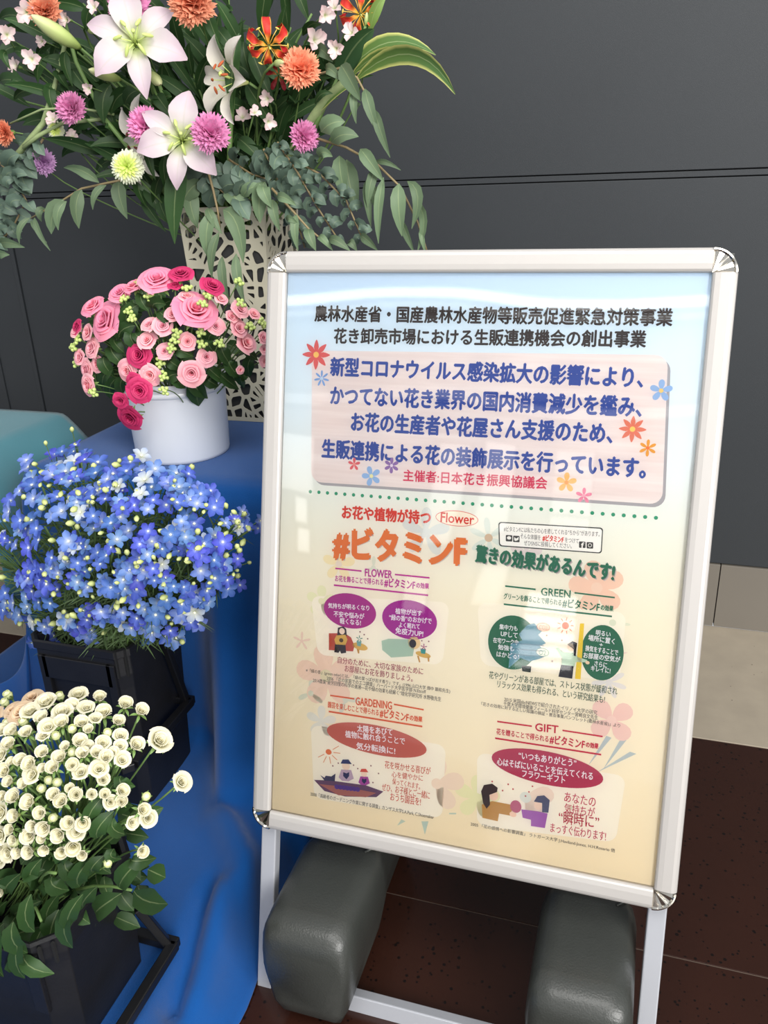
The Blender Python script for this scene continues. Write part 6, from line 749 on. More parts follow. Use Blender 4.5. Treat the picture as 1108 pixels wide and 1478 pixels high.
('table_print', 'poly',[(251.6,310.0),(254.8,309.4),(257.4,300.3),(255.3,300.0)],0,0,0,(200,150,80),3),
('table_print', 'poly',[(267.2,310.1),(270.3,310.6),(270.7,303.3),(268.7,303.0)],0,0,0,(200,150,80),3),
('vase_print', 'poly',[(256.3,321.1),(264.6,321.2),(263.9,313.8),(257.7,314.0)],0,0,0,(60,150,150),4),
('flower_print', 'flower',261.3,323.9,5.2,5.2,(160,70,130),4,5,(200,90,120),.3,0,0),
('tree_print', 'poly',[(407.1,374.9),(416.4,379.0),(427.6,368.5),(423.2,363.0),(434.4,352.5),(426.2,347.4),(438.4,336.1),(425.5,328.3),(413.4,323.5),(400.6,326.8),(385.2,309.4),(385.8,344.9),(401.8,352.1),(396.5,360.5)],0,0,0,(112,160,178),4),
('tree_print', 'poly',[(387.6,347.2),(431.8,349.2),(431.8,348.2),(387.7,346.2)],0,0,0,(70,110,130),5),
('tree_print', 'poly',[(388.1,339.2),(432.3,341.2),(432.4,340.3),(388.2,338.2)],0,0,0,(70,110,130),5),
('tree_print', 'poly',[(388.6,331.2),(432.8,333.3),(432.9,332.3),(388.7,330.2)],0,0,0,(70,110,130),5),
('tree_print', 'poly',[(403.2,316.0),(416.7,317.0),(416.4,307.8),(404.7,308.1)],0,0,0,(52,60,58),4),
('bubble_print', 'ring',429.1,374.7,9.0,6.0,(236,150,110),4),
('bubble_print', 'ring',430.5,339.0,9.0,6.0,(90,160,140),4),
('sun_print', 'ellipse',458.8,380.5,4.7,4.9,(232,110,60),4,0),
('sun_print', 'poly',[(465.8,380.8),(469.9,381.4),(469.9,382.4),(465.7,382.0)],0,0,0,(232,130,80),4),
('sun_print', 'poly',[(464.1,376.0),(467.6,373.7),(468.1,374.5),(464.8,377.0)],0,0,0,(232,130,80),4),
('sun_print', 'poly',[(460.0,373.3),(461.1,369.1),(462.0,369.4),(461.1,373.6)],0,0,0,(232,130,80),4),
('sun_print', 'poly',[(455.3,373.9),(453.5,369.8),(454.4,369.4),(456.3,373.5)],0,0,0,(232,130,80),4),
('sun_print', 'poly',[(452.2,377.7),(448.4,375.6),(448.8,374.7),(452.7,376.6)],0,0,0,(232,130,80),4),
('sun_print', 'poly',[(452.2,382.7),(448.2,383.6),(447.9,382.7),(451.9,381.6)],0,0,0,(232,130,80),4),
('sun_print', 'poly',[(455.3,386.7),(452.9,390.2),(452.1,389.6),(454.4,386.0)],0,0,0,(232,130,80),4),
('sun_print', 'poly',[(460.1,387.8),(460.4,392.2),(459.5,392.3),(459.0,387.9)],0,0,0,(232,130,80),4),
('sun_print', 'poly',[(464.2,385.5),(467.1,388.8),(466.4,389.4),(463.4,386.3)],0,0,0,(232,130,80),4),
('window_frame_print', 'poly',[(478.0,385.9),(483.4,386.6),(484.6,307.9),(477.1,307.7)],0,0,0,(240,204,60),4),
('woman_print', 'poly',[(463.5,354.5),(469.6,360.2),(476.3,358.2),(475.9,350.2),(475.8,339.3),(472.9,339.9),(472.3,348.7)],0,0,0,(44,44,54),5),
('woman_print', 'ellipse',468.4,351.2,4.7,5.4,(250,222,196),5,0),
('woman_print', 'poly',[(459.6,343.0),(473.6,344.0),(478.6,338.7),(490.8,336.5),(493.0,332.9),(476.3,331.5),(475.0,324.3),(457.2,323.8),(457.4,334.8),(448.0,347.4),(450.7,348.8)],0,0,0,(196,218,196),4),
('woman_print', 'poly',[(457.1,324.8),(474.0,325.2),(473.4,307.2),(454.6,307.4)],0,0,0,(48,48,56),5),
('woman_print', 'ellipse',492.0,332.7,2.8,2.4,(250,214,180),5,0),
('sun_print', 'ellipse',121.2,139.9,4.8,4.4,(226,120,80),4,0),
('sun_print', 'poly',[(128.2,144.5),(137.6,151.8),(137.0,152.6),(127.5,145.5)],0,0,0,(230,160,120),4),
('sun_print', 'poly',[(129.0,139.7),(140.1,140.5),(140.2,141.6),(129.1,141.1)],0,0,0,(230,160,120),4),
('sun_print', 'poly',[(126.6,135.0),(135.2,129.0),(135.9,129.9),(127.5,136.1)],0,0,0,(230,160,120),4),
('sun_print', 'poly',[(122.2,132.2),(124.7,121.7),(125.8,122.1),(123.5,132.7)],0,0,0,(230,160,120),4),
('sun_print', 'poly',[(117.3,132.5),(112.7,121.6),(113.7,121.3),(118.5,132.1)],0,0,0,(230,160,120),4),
('sun_print', 'poly',[(113.9,135.7),(104.1,128.8),(104.6,127.9),(114.6,134.6)],0,0,0,(230,160,120),4),
('garden_print', 'poly',[(99.0,90.8),(127.4,95.0),(183.3,97.7),(211.0,93.0),(200.5,82.1),(150.9,73.6),(116.8,76.0)],0,0,0,(110,80,110),3),
('garden_print', 'poly',[(107.3,85.6),(150.2,89.2),(200.2,88.8),(184.1,78.9),(139.6,73.7)],0,0,0,(176,110,104),4),
('watering_can_print', 'poly',[(109.0,100.6),(116.0,97.4),(118.1,101.2),(127.2,101.7),(133.7,107.4),(133.1,95.0),(116.1,92.9)],0,0,0,(70,70,100),4),
('child_print', 'poly',[(141.4,125.1),(144.3,132.0),(153.8,133.7),(159.3,127.3)],0,0,0,(60,66,110),6),
('child_print', 'ellipse',150.0,122.5,6.4,6.3,(250,222,200),5,0),
('child_print', 'poly',[(142.8,115.8),(158.7,117.7),(163.5,104.8),(155.2,99.0),(144.6,98.1),(139.1,102.4)],0,0,0,(196,170,190),5),
('child_print', 'poly',[(146.2,112.2),(151.5,111.1),(155.7,114.0),(155.9,107.6),(151.9,101.6),(146.4,105.9)],0,0,0,(52,56,96),6),
('child_print', 'poly',[(172.7,117.4),(174.9,122.6),(182.0,123.9),(186.2,119.1)],0,0,0,(214,90,80),6),
('child_print', 'ellipse',179.2,115.4,4.8,4.8,(250,222,200),5,0),
('child_print', 'poly',[(173.8,110.4),(185.7,111.9),(189.3,102.1),(183.2,97.8),(175.2,97.1),(171.1,100.3)],0,0,0,(170,80,160),5),
('child_print', 'poly',[(176.4,107.7),(180.4,106.9),(183.5,109.0),(183.7,104.3),(180.7,99.7),(176.6,102.9)],0,0,0,(52,56,96),6),
('flower_print', 'ellipse',136.8,86.7,3.9,3.8,(98,70,150),6,0),
('flower_print', 'ellipse',142.4,87.1,3.9,3.8,(98,70,150),6,0),
('flower_print', 'ellipse',148.1,87.5,3.9,3.8,(98,70,150),6,0),
('flower_print', 'ellipse',153.7,87.8,3.8,3.8,(98,70,150),6,0),
('flower_print', 'ellipse',159.2,88.2,3.8,3.8,(98,70,150),6,0),
('flower_print', 'ellipse',164.8,88.6,3.8,3.8,(98,70,150),6,0),
('flower_print', 'ellipse',170.4,89.0,3.8,3.8,(98,70,150),6,0),
('giver_print', 'poly',[(357.9,121.4),(361.4,131.6),(373.2,136.0),(381.5,131.2),(380.9,124.7),(370.3,118.4),(372.2,103.9),(367.5,96.5),(362.0,104.0)],0,0,0,(62,48,52),5),
('giver_print', 'ellipse',376.3,118.5,6.6,7.9,(250,214,190),4,0),
('giver_print', 'poly',[(360.1,101.5),(374.8,109.7),(400.9,109.5),(404.3,102.8),(402.0,92.8),(386.0,92.7),(384.7,80.7),(362.4,81.5)],0,0,0,(196,146,80),4),
('bouquet_print', 'ellipse',409.0,108.0,8.0,9.4,(190,100,130),5,0),
('giver_print', 'ellipse',405.8,95.7,5.0,4.2,(250,214,190),5,0),
('receiver_print', 'poly',[(433.8,120.3),(438.0,129.5),(447.6,132.4),(455.7,126.7),(455.1,107.7),(446.4,107.0),(445.5,120.5)],0,0,0,(88,92,120),5),
('receiver_print', 'ellipse',440.8,117.4,6.4,8.3,(250,218,196),4,0),
('receiver_print', 'poly',[(417.0,105.4),(440.5,106.9),(454.2,106.5),(451.9,84.0),(432.3,83.1),(431.7,92.5),(419.8,93.2)],0,0,0,(168,100,180),4),
('dot_print', 'ellipse',373.0,139.1,1.2,1.3,(190,90,90),4,0),
('dot_print', 'ellipse',388.7,128.3,1.2,1.3,(190,90,90),4,0),
('dot_print', 'ellipse',403.3,133.3,1.2,1.3,(190,90,90),4,0),
('dot_print', 'ellipse',396.0,139.2,1.2,1.3,(190,90,90),4,0),
('dot_print', 'ellipse',421.6,126.3,1.2,1.2,(190,90,90),4,0),
('dot_print', 'ellipse',430.3,142.6,1.2,1.2,(190,90,90),4,0),
('dot_print', 'ellipse',426.0,133.4,1.2,1.2,(190,90,90),4,0),
('dot_print', 'ellipse',139.4,354.4,1.2,1.2,(150,110,110),4,0),
('dot_print', 'ellipse',163.2,334.0,1.2,1.2,(150,110,110),4,0),
('dot_print', 'ellipse',169.8,330.6,1.2,1.2,(150,110,110),4,0),
('dot_print', 'ellipse',175.5,325.0,1.2,1.2,(150,110,110),4,0),
('dot_print', 'ellipse',257.8,332.8,1.1,1.1,(150,110,110),4,0),
('dot_print', 'ellipse',268.1,333.2,1.1,1.1,(150,110,110),4,0),
('dot_print', 'ellipse',455.6,359.3,1.0,1.1,(150,110,110),4,0),
('dot_print', 'ellipse',455.7,344.5,1.0,1.1,(150,110,110),4,0),
('dot_print', 'ellipse',457.5,332.8,1.0,1.1,(150,110,110),4,0),
('dot_print', 'ellipse',444.6,328.0,1.0,1.1,(150,110,110),4,0),
('dot_print', 'ellipse',434.6,363.5,1.0,1.1,(150,110,110),4,0),
('dot_print', 'ellipse',137.5,124.9,1.2,1.2,(150,110,110),4,0),
('dot_print', 'ellipse',128.8,118.9,1.3,1.2,(150,110,110),4,0),
('dot_print', 'ellipse',189.6,130.0,1.2,1.2,(150,110,110),4,0),
('dot_print', 'ellipse',169.0,121.8,1.2,1.2,(150,110,110),4,0),
('dot_print', 'ellipse',202.1,120.1,1.2,1.2,(150,110,110),4,0),
('dot_print', 'ellipse',194.0,104.2,1.2,1.2,(150,110,110),4,0),
('dot_print', 'ellipse',162.1,126.1,1.2,1.2,(150,110,110),4,0)]

# ------------------------------------------------------------------ object helpers
def tag(o, label=None, cat=None, group=None, kind=None):
    if label: o['label'] = label
    if cat: o['category'] = cat
    if group: o['group'] = group
    if kind: o['kind'] = kind
    return o
def empty(name, loc=(0, 0, 0), label=None, cat=None, group=None, M=None):
    o = bpy.data.objects.new(name, None); COL.objects.link(o); o.empty_display_size = .01
    if M is not None: o.matrix_world = M
    else: o.location = loc
    return tag(o, label, cat, group)
def part(name, me, parent=None, M=None):
    o = bpy.data.objects.new(name, me); COL.objects.link(o)
    if parent is not None: o.parent = parent
    if M is not None: o.matrix_local = M
    return o
class MB:
    def __init__(s): s.v = []; s.f = []; s.uv = []; s.mi = []
    def add(s, v, f, uv=None, M=None, mi=0):
        k = len(s.v)
        if M is not None: v = [tuple(M @ Vector(p)) for p in v]
        s.v += [tuple(p) for p in v]; s.uv += (uv if uv else [(.5, .5)]*len(v))
        s.f += [tuple(i+k for i in q) for q in f]; s.mi += [mi]*len(f)
    def box(s, a, b, M=None, mi=0):
        x0, y0, z0 = a; x1, y1, z1 = b
        v = [(x0, y0, z0), (x1, y0, z0), (x1, y1, z0), (x0, y1, z0), (x0, y0, z1), (x1, y0, z1), (x1, y1, z1), (x0, y1, z1)]
        s.add(v, [(0, 3, 2, 1), (4, 5, 6, 7), (0, 1, 5, 4), (1, 2, 6, 5), (2, 3, 7, 6), (3, 0, 4, 7)], None, M, mi)
    def tube(s, pts, rad, n=6, caps=True, mi=0):
        pts = [Vector(p) for p in pts]; rr = rad if isinstance(rad, (list, tuple)) else [rad]*len(pts)
        v = []; f = []; up = Vector((.13, .31, .94)).normalized()
        for i, p in enumerate(pts):
            t = (pts[min(i+1, len(pts)-1)]-pts[max(i-1, 0)]).normalized(); a = t.cross(up)
            if a.length < .05: a = t.cross(Vector((1, 0, 0)))
            a.normalize(); b = t.cross(a)
            for k in range(n):
                q = 2*PI*k/n; v.append(p+(a*math.cos(q)+b*math.sin(q))*rr[i])
        for i in range(len(pts)-1):
            for k in range(n): f.append((i*n+k, i*n+(k+1) % n, (i+1)*n+(k+1) % n, (i+1)*n+k))
        if caps: f += [tuple(range(n))[::-1], tuple(range((len(pts)-1)*n, len(pts)*n))]
        s.add(v, f, None, None, mi)
    def lathe(s, prof, n=24, M=None, mi=0, capb=True, capt=False):
        v = []; f = []
        for (r, z) in prof:
            for k in range(n): v.append((r*math.cos(2*PI*k/n), r*math.sin(2*PI*k/n), z))
        for i in range(len(prof)-1):
            for k in range(n): f.append((i*n+k, i*n+(k+1) % n, (i+1)*n+(k+1) % n, (i+1)*n+k))
        if capb: f.append(tuple(range(n))[::-1])
        if capt: f.append(tuple(range((len(prof)-1)*n, len(prof)*n)))
        uv = [(.5, i/(len(prof)-1)) for i in range(len(prof)) for k in range(n)]
        s.add(v, f, uv, M, mi)
    def mesh(s, name, mats, smooth=True, bevel=0):
        me = bpy.data.meshes.new(name); me.from_pydata(s.v, [], s.f)
        uvl = me.uv_layers.new(name='UVMap'); li = np.empty(len(me.loops), dtype=np.int32); me.loops.foreach_get('vertex_index', li)
        uvl.data.foreach_set('uv', np.array(s.uv, dtype=np.float32)[li].ravel())
        for m in (mats if isinstance(mats, (list, tuple)) else [mats]): me.materials.append(m)
        me.polygons.foreach_set('material_index', s.mi)
        if bevel:
            bm = bmesh.new(); bm.from_mesh(me); bmesh.ops.bevel(bm, geom=bm.edges[:], offset=bevel, segments=2, affect='EDGES', profile=.5); bm.to_mesh(me); bm.free()
        me.polygons.foreach_set('use_smooth', [smooth]*len(me.polygons)); me.update(); return me
def boxmesh(name, a, b, m, bevel=0):
    mb = MB(); mb.box(a, b); return mb.mesh(name, m, False, bevel)
def frame_of(pos, z, size=1, roll=0, yhint=None):
    z = Vector(z).normalized(); h = Vector(yhint) if yhint is not None else Vector((0, 0, 1))
    x = h.cross(z)
    if x.length < .02: x = Vector((1, 0, 0))
    x.normalize(); y = z.cross(x)
    M = Matrix([[x[i], y[i], z[i], 0] for i in range(3)]+[[0, 0, 0, 1]])
    return Matrix.Translation(pos) @ M @ Matrix.Rotation(math.radians(roll), 4, 'Z') @ Matrix.Scale(size, 4)

# ------------------------------------------------------------------ petals and leaves
def petal_grid(L=1, W=.3, e0=60, e1=-20, cup=.15, nu=4, nv=7, base=.12, tip=.0, peak=.55, ruffle=0, rf=9, r0=0, pw=1.0):
    """petal growing along +Y (radial), normal +Z; e0..e1 elevation in degrees from base to tip"""
    v = []; uv = []; f = []; y = r0; z = 0; dy = L/nv
    for j in range(nv+1):
        t = j/nv
        if j:
            a = math.radians(e0+(e1-e0)*((j-.5)/nv)); y += math.cos(a)*dy; z += math.sin(a)*dy
        s = (t/peak)*.5*PI if t < peak else .5*PI+((t-peak)/(1-peak))*.5*PI
        w = W*(max(math.sin(s), 0)**pw); w = max(w, W*base*(1-t), W*tip*t, .004)
        for i in range(nu+1):
            u = i/nu*2-1
            v.append((u*w, y, z+cup*w*u*u*2+(ruffle*abs(u)*math.sin(rf*t+(2 if u > 0 else 0)) if ruffle else 0)))
            uv.append((i/nu, t))
    for j in range(nv):
        for i in range(nu):
            a = j*(nu+1)+i; f.append((a, a+1, a+nu+2, a+nu+1))
    return v, f, uv
def gmesh(name, m, **k):
    mb = MB(); mb.add(*petal_grid(**k)); return mb.mesh(name, m)
RZ = lambda d: Matrix.Rotation(math.radians(d), 4, 'Z')
def ball(mb, c, rx, rz, n=8, m=5, mi=0, M=None):
    prof = [(max(.02*rx, rx*math.sin(PI*i/m)), -rz*math.cos(PI*i/m)) for i in range(m+1)]
    mb.lathe(prof, n, (M or Matrix()) @ Matrix.Translation(c), mi)
# lily
ME_LP = gmesh('lily_petal', P_LILY, L=1.12, W=.33, e0=46, e1=-38, cup=.22, nu=4, nv=9, peak=.52, tip=.06, ruffle=.035, rf=16, r0=.05)
ME_LS = gmesh('lily_sepal', P_LILY, L=1.12, W=.235, e0=42, e1=-42, cup=.25, nu=4, nv=9, peak=.5, tip=.05, r0=.05)
ME_TP = gmesh('trumpet_petal', P_TRUMP, L=1.7, W=.34, e0=82, e1=-18, cup=.3, nu=4, nv=11, peak=.68, tip=.06, ruffle=.015, rf=14, r0=.04, pw=.8)
ME_TS = gmesh('trumpet_sepal', P_TRUMP, L=1.7, W=.26, e0=82, e1=-25, cup=.3, nu=4, nv=11, peak=.66, tip=.05, r0=.03, pw=.8)
def stamen_mesh(name, anth, tz, out, with_anth=True):
    mb = MB(); mb.tube([(0, .03, 0), (0, .1*out, tz*.5), (0, .42*out, tz)], [.016, .014, .012], 5)
    if with_anth:
        k = MB(); ball(k, (0, 0, 0), .042, .13, 6, 5); R = Matrix.Translation((0, .43*out, tz+.02)) @ Matrix.Rotation(math.radians(55), 4, 'X')
        mb.add(k.v, k.f, k.uv, R, 1)
    return mb.mesh(name, [M_FIL, anth])
ME_ST0 = stamen_mesh('stamen', M_FIL, .34, .7, True)
ME_ST1 = stamen_mesh('stamen', M_ANTH, .95, .85); ME_ST2 = stamen_mesh('stamen', M_ANTHB, 1.0, .85)
mb = MB(); mb.tube([(0, 0, 0), (.02, 0, .3), (.05, .03, .5)], [.03, .022, .022], 6); ball(mb, (.05, .03, .52), .045, .03, 8, 4); ME_PISTIL = mb.mesh('pistil', M_FIL)
mb = MB(); mb.lathe([(.03, -.95), (.13, -.8), (.25, -.4), (.29, 0), (.25, .4), (.14, .78), (.03, .95)], 12)
mb.v = [(x*(1+.10*math.cos(3*math.atan2(y, x))), y*(1+.10*math.cos(3*math.atan2(y, x))), z) for x, y, z in mb.v]; ME_LB = mb.mesh('lily_bud_skin', P_BUDL)
# gloriosa
ME_GP = gmesh('gloriosa_petal', P_GLOR, L=1.75, W=.19, e0=30, e1=-165, cup=.2, nu=4, nv=18, peak=.5, ruffle=.09, rf=24, r0=.08)
ME_GD = gmesh('gloriosa_petal', P_GLORD, L=1.2, W=.16, e0=-20, e1=100, cup=.2, nu=4, nv=12, peak=.5, ruffle=.06, rf=18, r0=.1)
mb = MB(); mb.tube([(0, .05, 0), (0, .4, -.02), (0, .75, .06)], .018, 5); k = MB(); ball(k, (0, 0, 0), .035, .1, 6, 4); mb.add(k.v, k.f, k.uv, Matrix.Translation((0, .76, .07)) @ Matrix.Rotation(PI/2, 4, 'X') @ Matrix.Rotation(PI/2, 4, 'Y')); ME_GS = mb.mesh('stamen', M_YEL)
# rose petals : curved shells round the axis
def shell(r0, r1, H, half, curl=0, nu=6, nv=5, z0=-.25, drop=.12, phase=0, tilt=0):
    v = []; f = []; uv = []
    for j in range(nv+1):
        t = j/nv; r = r0*.35+(r0-r0*.35)*min(1, t*2)+(r1-r0)*t**1.5+curl*max(0, t-.72)**1.4*2
        wd = half*(.4+.6*math.sin(PI*min(t*.75+.12, .62)))
        for i in range(nu+1):
            u = i/nu*2-1; a = phase+u*wd
            z = z0+H*math.sin(t*PI/2)**.8*(1-drop*u*u*t)-curl*.9*max(0, t-.75)**1.3*2 - tilt*t
            rr = r*(1+.07*u*u*t)
            v.append((-rr*math.sin(a), rr*math.cos(a), z)); uv.append((i/nu, t))
    for j in range(nv):
        for i in range(nu):
            a = j*(nu+1)+i; f.append((a, a+1, a+nu+2, a+nu+1))
    return v, f, uv
def rose_core(name, m, rnd, op=1.0):
    mb = MB()
    for (n, r0, r1, H, half, curl) in [(2, .07, .12, .78, 1.9, 0), (3, .14, .25, .82, 1.25, .05), (3, .22, .40, .80, 1.15, .1), (4, .32, .56, .74, .95, .2)]:
        ph = rnd.uniform(0, 6)
        for k in range(n):
            mb.add(*shell(r0, r1*op*rnd.uniform(.94, 1.06), H*rnd.uniform(.96, 1.03), half, curl*op, phase=ph+k*2*PI/n))
    return mb.mesh(name, m)
def outer_petal(name, m, r1=.95, H=.56, curl=.35, half=.82):
    mb = MB(); mb.add(*shell(.4, r1, H, half, curl, 6, 6, drop=.2)); return mb.mesh(name, m)
rq = random.Random(4)
ROSE = {}
for key, m in (('pink_rose', P_PINK), ('spray_rose', P_SPR), ('magenta_rose', P_MAG), ('peach_rose', P_PEACH)):
    ROSE[key] = ([rose_core('bloom', m, rq) for _ in range(3)], outer_petal('petal', m), outer_petal('petal', m, .82, .62, .2, .9))
ROSE['cream_rose'] = ([rose_core('bloom', P_CREAM, rq, .72) for _ in range(3)], outer_petal('petal', P_CREAM, .84, .80, .16, .95), outer_petal('petal', P_CREAM, .60, .98, .0, 1.15))
mb = MB(); mb.lathe([(.05, -.62), (.16, -.5), (.2, -.36), (.26, -.22)], 8)
for k in range(5): v, f, uv = petal_grid(L=.75, W=.13, e0=20, e1=-50, cup=.1, nu=2, nv=4, r0=.12, peak=.35); mb.add([(a, b_, c-.27) for a, b_, c in v], f, uv, RZ(k*72))
ME_CALYX = mb.mesh('calyx', M_CALYX)
mb = MB(); mb.lathe([(.2, -.8), (.6, -.5), (.85, 0), (.7, .5), (.35, .9), (.05, 1.1)], 8)
for k in range(3): mb.add(*shell(.8, .62, 1.5, 1.2, 0, 5, 4, z0=-.5, phase=k*2.1))
ME_RBUD = mb.mesh('bud', P_BUDC)
mb = MB(); mb.lathe([(.1, -1.2), (.4, -1.0), (.55, -.6)], 6)
for k in range(5): v, f, uv = petal_grid(L=1.5, W=.3, e0=70, e1=60, cup=.2, nu=2, nv=3, r0=.45, peak=.3); mb.add([(a, b_, c-.9) for a, b_, c in v], f, uv, RZ(k*72))
ME_RCAL = mb.mesh('calyx', M_CALYX)
# carnation / chrysanthemum
def pompon(name, mats, n, L, W, th_max, rnd, zig, nv=3, inner=0, e=(0, 0), cup=.2):
    mb = MB(); ga = 2.39996
    for k in range(n):
        th = th_max*math.sqrt((k+.5)/n); ph = k*ga; l = L*(1 if not inner else (.72+.28*min(1, k/n*1.6)))*rnd.uniform(.93, 1.05)
        v, f, uv = petal_grid(L=l, W=W*rnd.uniform(.85, 1.15), e0=90+e[0], e1=90+e[1], cup=.04 if zig else cup, nu=6 if zig else 2, nv=nv, base=.25, peak=.86 if zig else .7, tip=.95 if zig else .3)
        if zig: v = [(a+rnd.uniform(-.02, .02), b_+(rnd.uniform(-.05, .05) if uv[i][1] > .6 else 0), c+(zig*2*(1 if (i % 2) else -1) if uv[i][1] > .6 else 0)) for i, (a, b_, c) in enumerate(v)]
        R = Matrix.Rotation(ph, 4, 'Z') @ Matrix.Rotation(-th, 4, 'X') @ Matrix.Rotation(rnd.uniform(-.4, .4) if zig else 0, 4, 'Z')
        mb.add(v, f, uv, R, 1 if (inner and k < inner) else 0)
    return mb.mesh(name, mats)
CARN = {'orange_carnation': pompon('bloom', P_CORG, 72, .92, 0.68, 1.5, rq, .05), 'pink_carnation': pompon('bloom', P_CPNK, 64, .92, 0.65, 1.5, rq, .06), 'lilac_carnation': pompon('bloom', P_CLIL, 48, .92, 0.62, 1.5, rq, .06)}
ME_MUM = pompon('bloom', [P_MUM, P_MUMC], 130, 1.0, .085, 1.85, rq, 0, 4, 34, (10, -35), .5)
mb = MB(); mb.lathe([(.08, -1.25), (.22, -1.1), (.26, -.7), (.3, -.35)], 10); ME_CCAL = mb.mesh('calyx', M_CALYX)
# alstroemeria
ME_AP = gmesh('petal', P_ALST, L=1.05, W=.32, e0=62, e1=8, cup=.3, nu=3, nv=5, peak=.65, pw=.8); ME_AS = gmesh('petal', P_ALST, L=1.0, W=.22, e0=68, e1=20, cup=.3, nu=3, nv=5, peak=.65)
mb = MB(); mb.lathe([(.03, -.5), (.12, -.4), (.14, -.1), (.1, .05)], 8); ME_ACAL = mb.mesh('calyx', M_CALYX)
# delphinium floret
def floret(name, m):
    mb = MB(); rr = random.Random(7)
    for k in range(5): mb.add(*petal_grid(L=1.02, W=.34, e0=34+rr.uniform(-10, 10), e1=2+rr.uniform(-20, 20), cup=.2, nu=4, nv=4, peak=.60, base=.25, pw=.85, r0=.04), M=RZ(k*72+rr.uniform(-6, 6)))
    return mb.mesh(name, m)
FLO = [floret('floret', P_DEL), floret('floret', P_DELL), floret('floret', P_DELW)]
mb = MB()
for k in range(4): mb.add(*petal_grid(L=.22, W=.08, e0=75, e1=30, cup=.2, nu=2, nv=3), M=RZ(k*90+20))
ME_EYE = mb.mesh('eye', M_EYE)
mb = MB(); mb.lathe([(.1, -1.5), (.55, -.9), (.9, -.1), (.75, .6), (.2, 1.2)], 7); ME_DBUD = mb.mesh('bud', P_DBUD)
mb = MB(); mb.lathe([(.1, -.8), (.6, -.5), (.85, 0), (.6, .6), (.1, .8)], 7)
for k in range(4): mb.add(*petal_grid(L=.9, W=.35, e0=50, e1=-30, cup=.2, nu=2, nv=3), M=RZ(k*90))
ME_BERRY = mb.mesh('berry', P_BERRY)

# ------------------------------------------------------------------ room
wall = tag(empty('wall_back', (0, 2.225, 0)), kind='structure')
def wpanel(x0, x1, z0, z1, y=.0, m=M_WALL, nm='panel', bev=.0015, dep=.02): return part(nm, boxmesh(nm, (x0, y, z0), (x1, y+dep, z1), m, bev), wall)
xs = [(-4.2, -2.055), (-2.048, -1.925), (-1.905, 1.35), (1.353, 3.2)]
for a, b_ in xs:
    wpanel(a, b_, .197, 1.187); wpanel(a, b_, 1.205, 2.6)
    wpanel(a, b_, 1.1895, 1.2025, .0015, M_WALL, 'joint_strip', .001)
wpanel(-1.922, -1.908, .197, 2.6, -.004, M_WALL, 'joint_strip', .001); wpanel(-2.0535, -2.0495, .197, 2.6, -.004, M_WALL, 'joint_strip', .001)
part('backing', boxmesh('backing', (-4.2, .019, 0), (3.2, .06, 2.6), M_DARKGAP), wall)
base = tag(empty('baseboard_back', (0, 2.225, 0)), kind='structure')
for k in range(-5, 4): part('tile', boxmesh('tile', (.241+.9*k, -.004, .002), (.241+.9*(k+1)-.0025, .016, .194), M_BASE, .001), base)
fl = tag(empty('floor'), kind='structure')
part('grout_bed', boxmesh('grout_bed', (-4.2, -2.2, -.05), (3.2, 2.225, -.0012), M_GROUT), fl)
for i in range(-3, 2):
    x0 = .45+1.2*i
    for y0 in (-1.36, -.75, -.14, .47, 1.08):
        part('tile', boxmesh('tile', (x0+.0012, y0+.0012, -.02), (x0+1.2-.0012, y0+.61-.0012, 0), M_FLOOR, .0008), fl)
    part('border_slab', boxmesh('border_slab', (x0+.001, 1.6915, -.02), (x0+1.2-.001, 2.224, .0006), M_TERR, .0008), fl)

def emis(name, st, col=(1, .98, .95, 1)):
    m, nt, b, out = newmat(name); b.inputs['Base Color'].default_value = (.1, .1, .1, 1); b.inputs['Emission Color'].default_value = col; b.inputs['Emission Strength'].default_value = st; return m
M_FRAMEW = mat('window_frame', (90, 90, 92), .5)
for i, (x0, x1, z0, z1, st, slats) in enumerate([(-3.6, 1.2, 2.99, 3.08, 7, 0), (-3.6, 1.2, 2.90, 2.96, 1.8, 0), (-3.6, 1.2, 2.2, 2.29, 1.6, 0), (-2.41, -2.27, 1.27, 1.46, 4, 0), (-2.38, -2.24, 1.06, 1.23, 4, 0), (-.70, -.36, .42, .90, 6, 4), (-1.42, -1.22, 1.25, 1.9, 2.6, 0), (-1.12, -.92, 1.3, 1.95, 2.6, 0), (-.62, -.30, 1.35, 1.95, 2.2, 3), (-2.62, -2.2, 1.5, 1.95, 3.0, 0), (-1.5, -1.3, .75, 1.0, 2.5, 0), (-.98, -.84, .82, 1.08, 2.5, 0)]):
    w = tag(empty('window_%d' % (i+1), ((x0+x1)/2, -3.5, z0)), kind='structure'); hx = (x1-x0)/2; hh = z1-z0
    part('pane', boxmesh('pane', (-hx, -.01, 0), (hx, .0, hh), emis('window_light_%d' % (i+1), st)), w)
    for a, b_ in (((-hx-.03, -.03, -.03), (-hx, .03, hh+.03)), ((hx, -.03, -.03), (hx+.03, .03, hh+.03)), ((-hx, -.03, -.03), (hx, .03, 0)), ((-hx, -.03, hh), (hx, .03, hh+.03))): part('frame', boxmesh('frame', a, b_, M_FRAMEW), w)
    for k in range(slats): part('slat', boxmesh('slat', (-hx, .005, hh*(k+.6)/(slats+1)-.012), (hx, .02, hh*(k+.6)/(slats+1)+.012), M_FRAMEW), w)

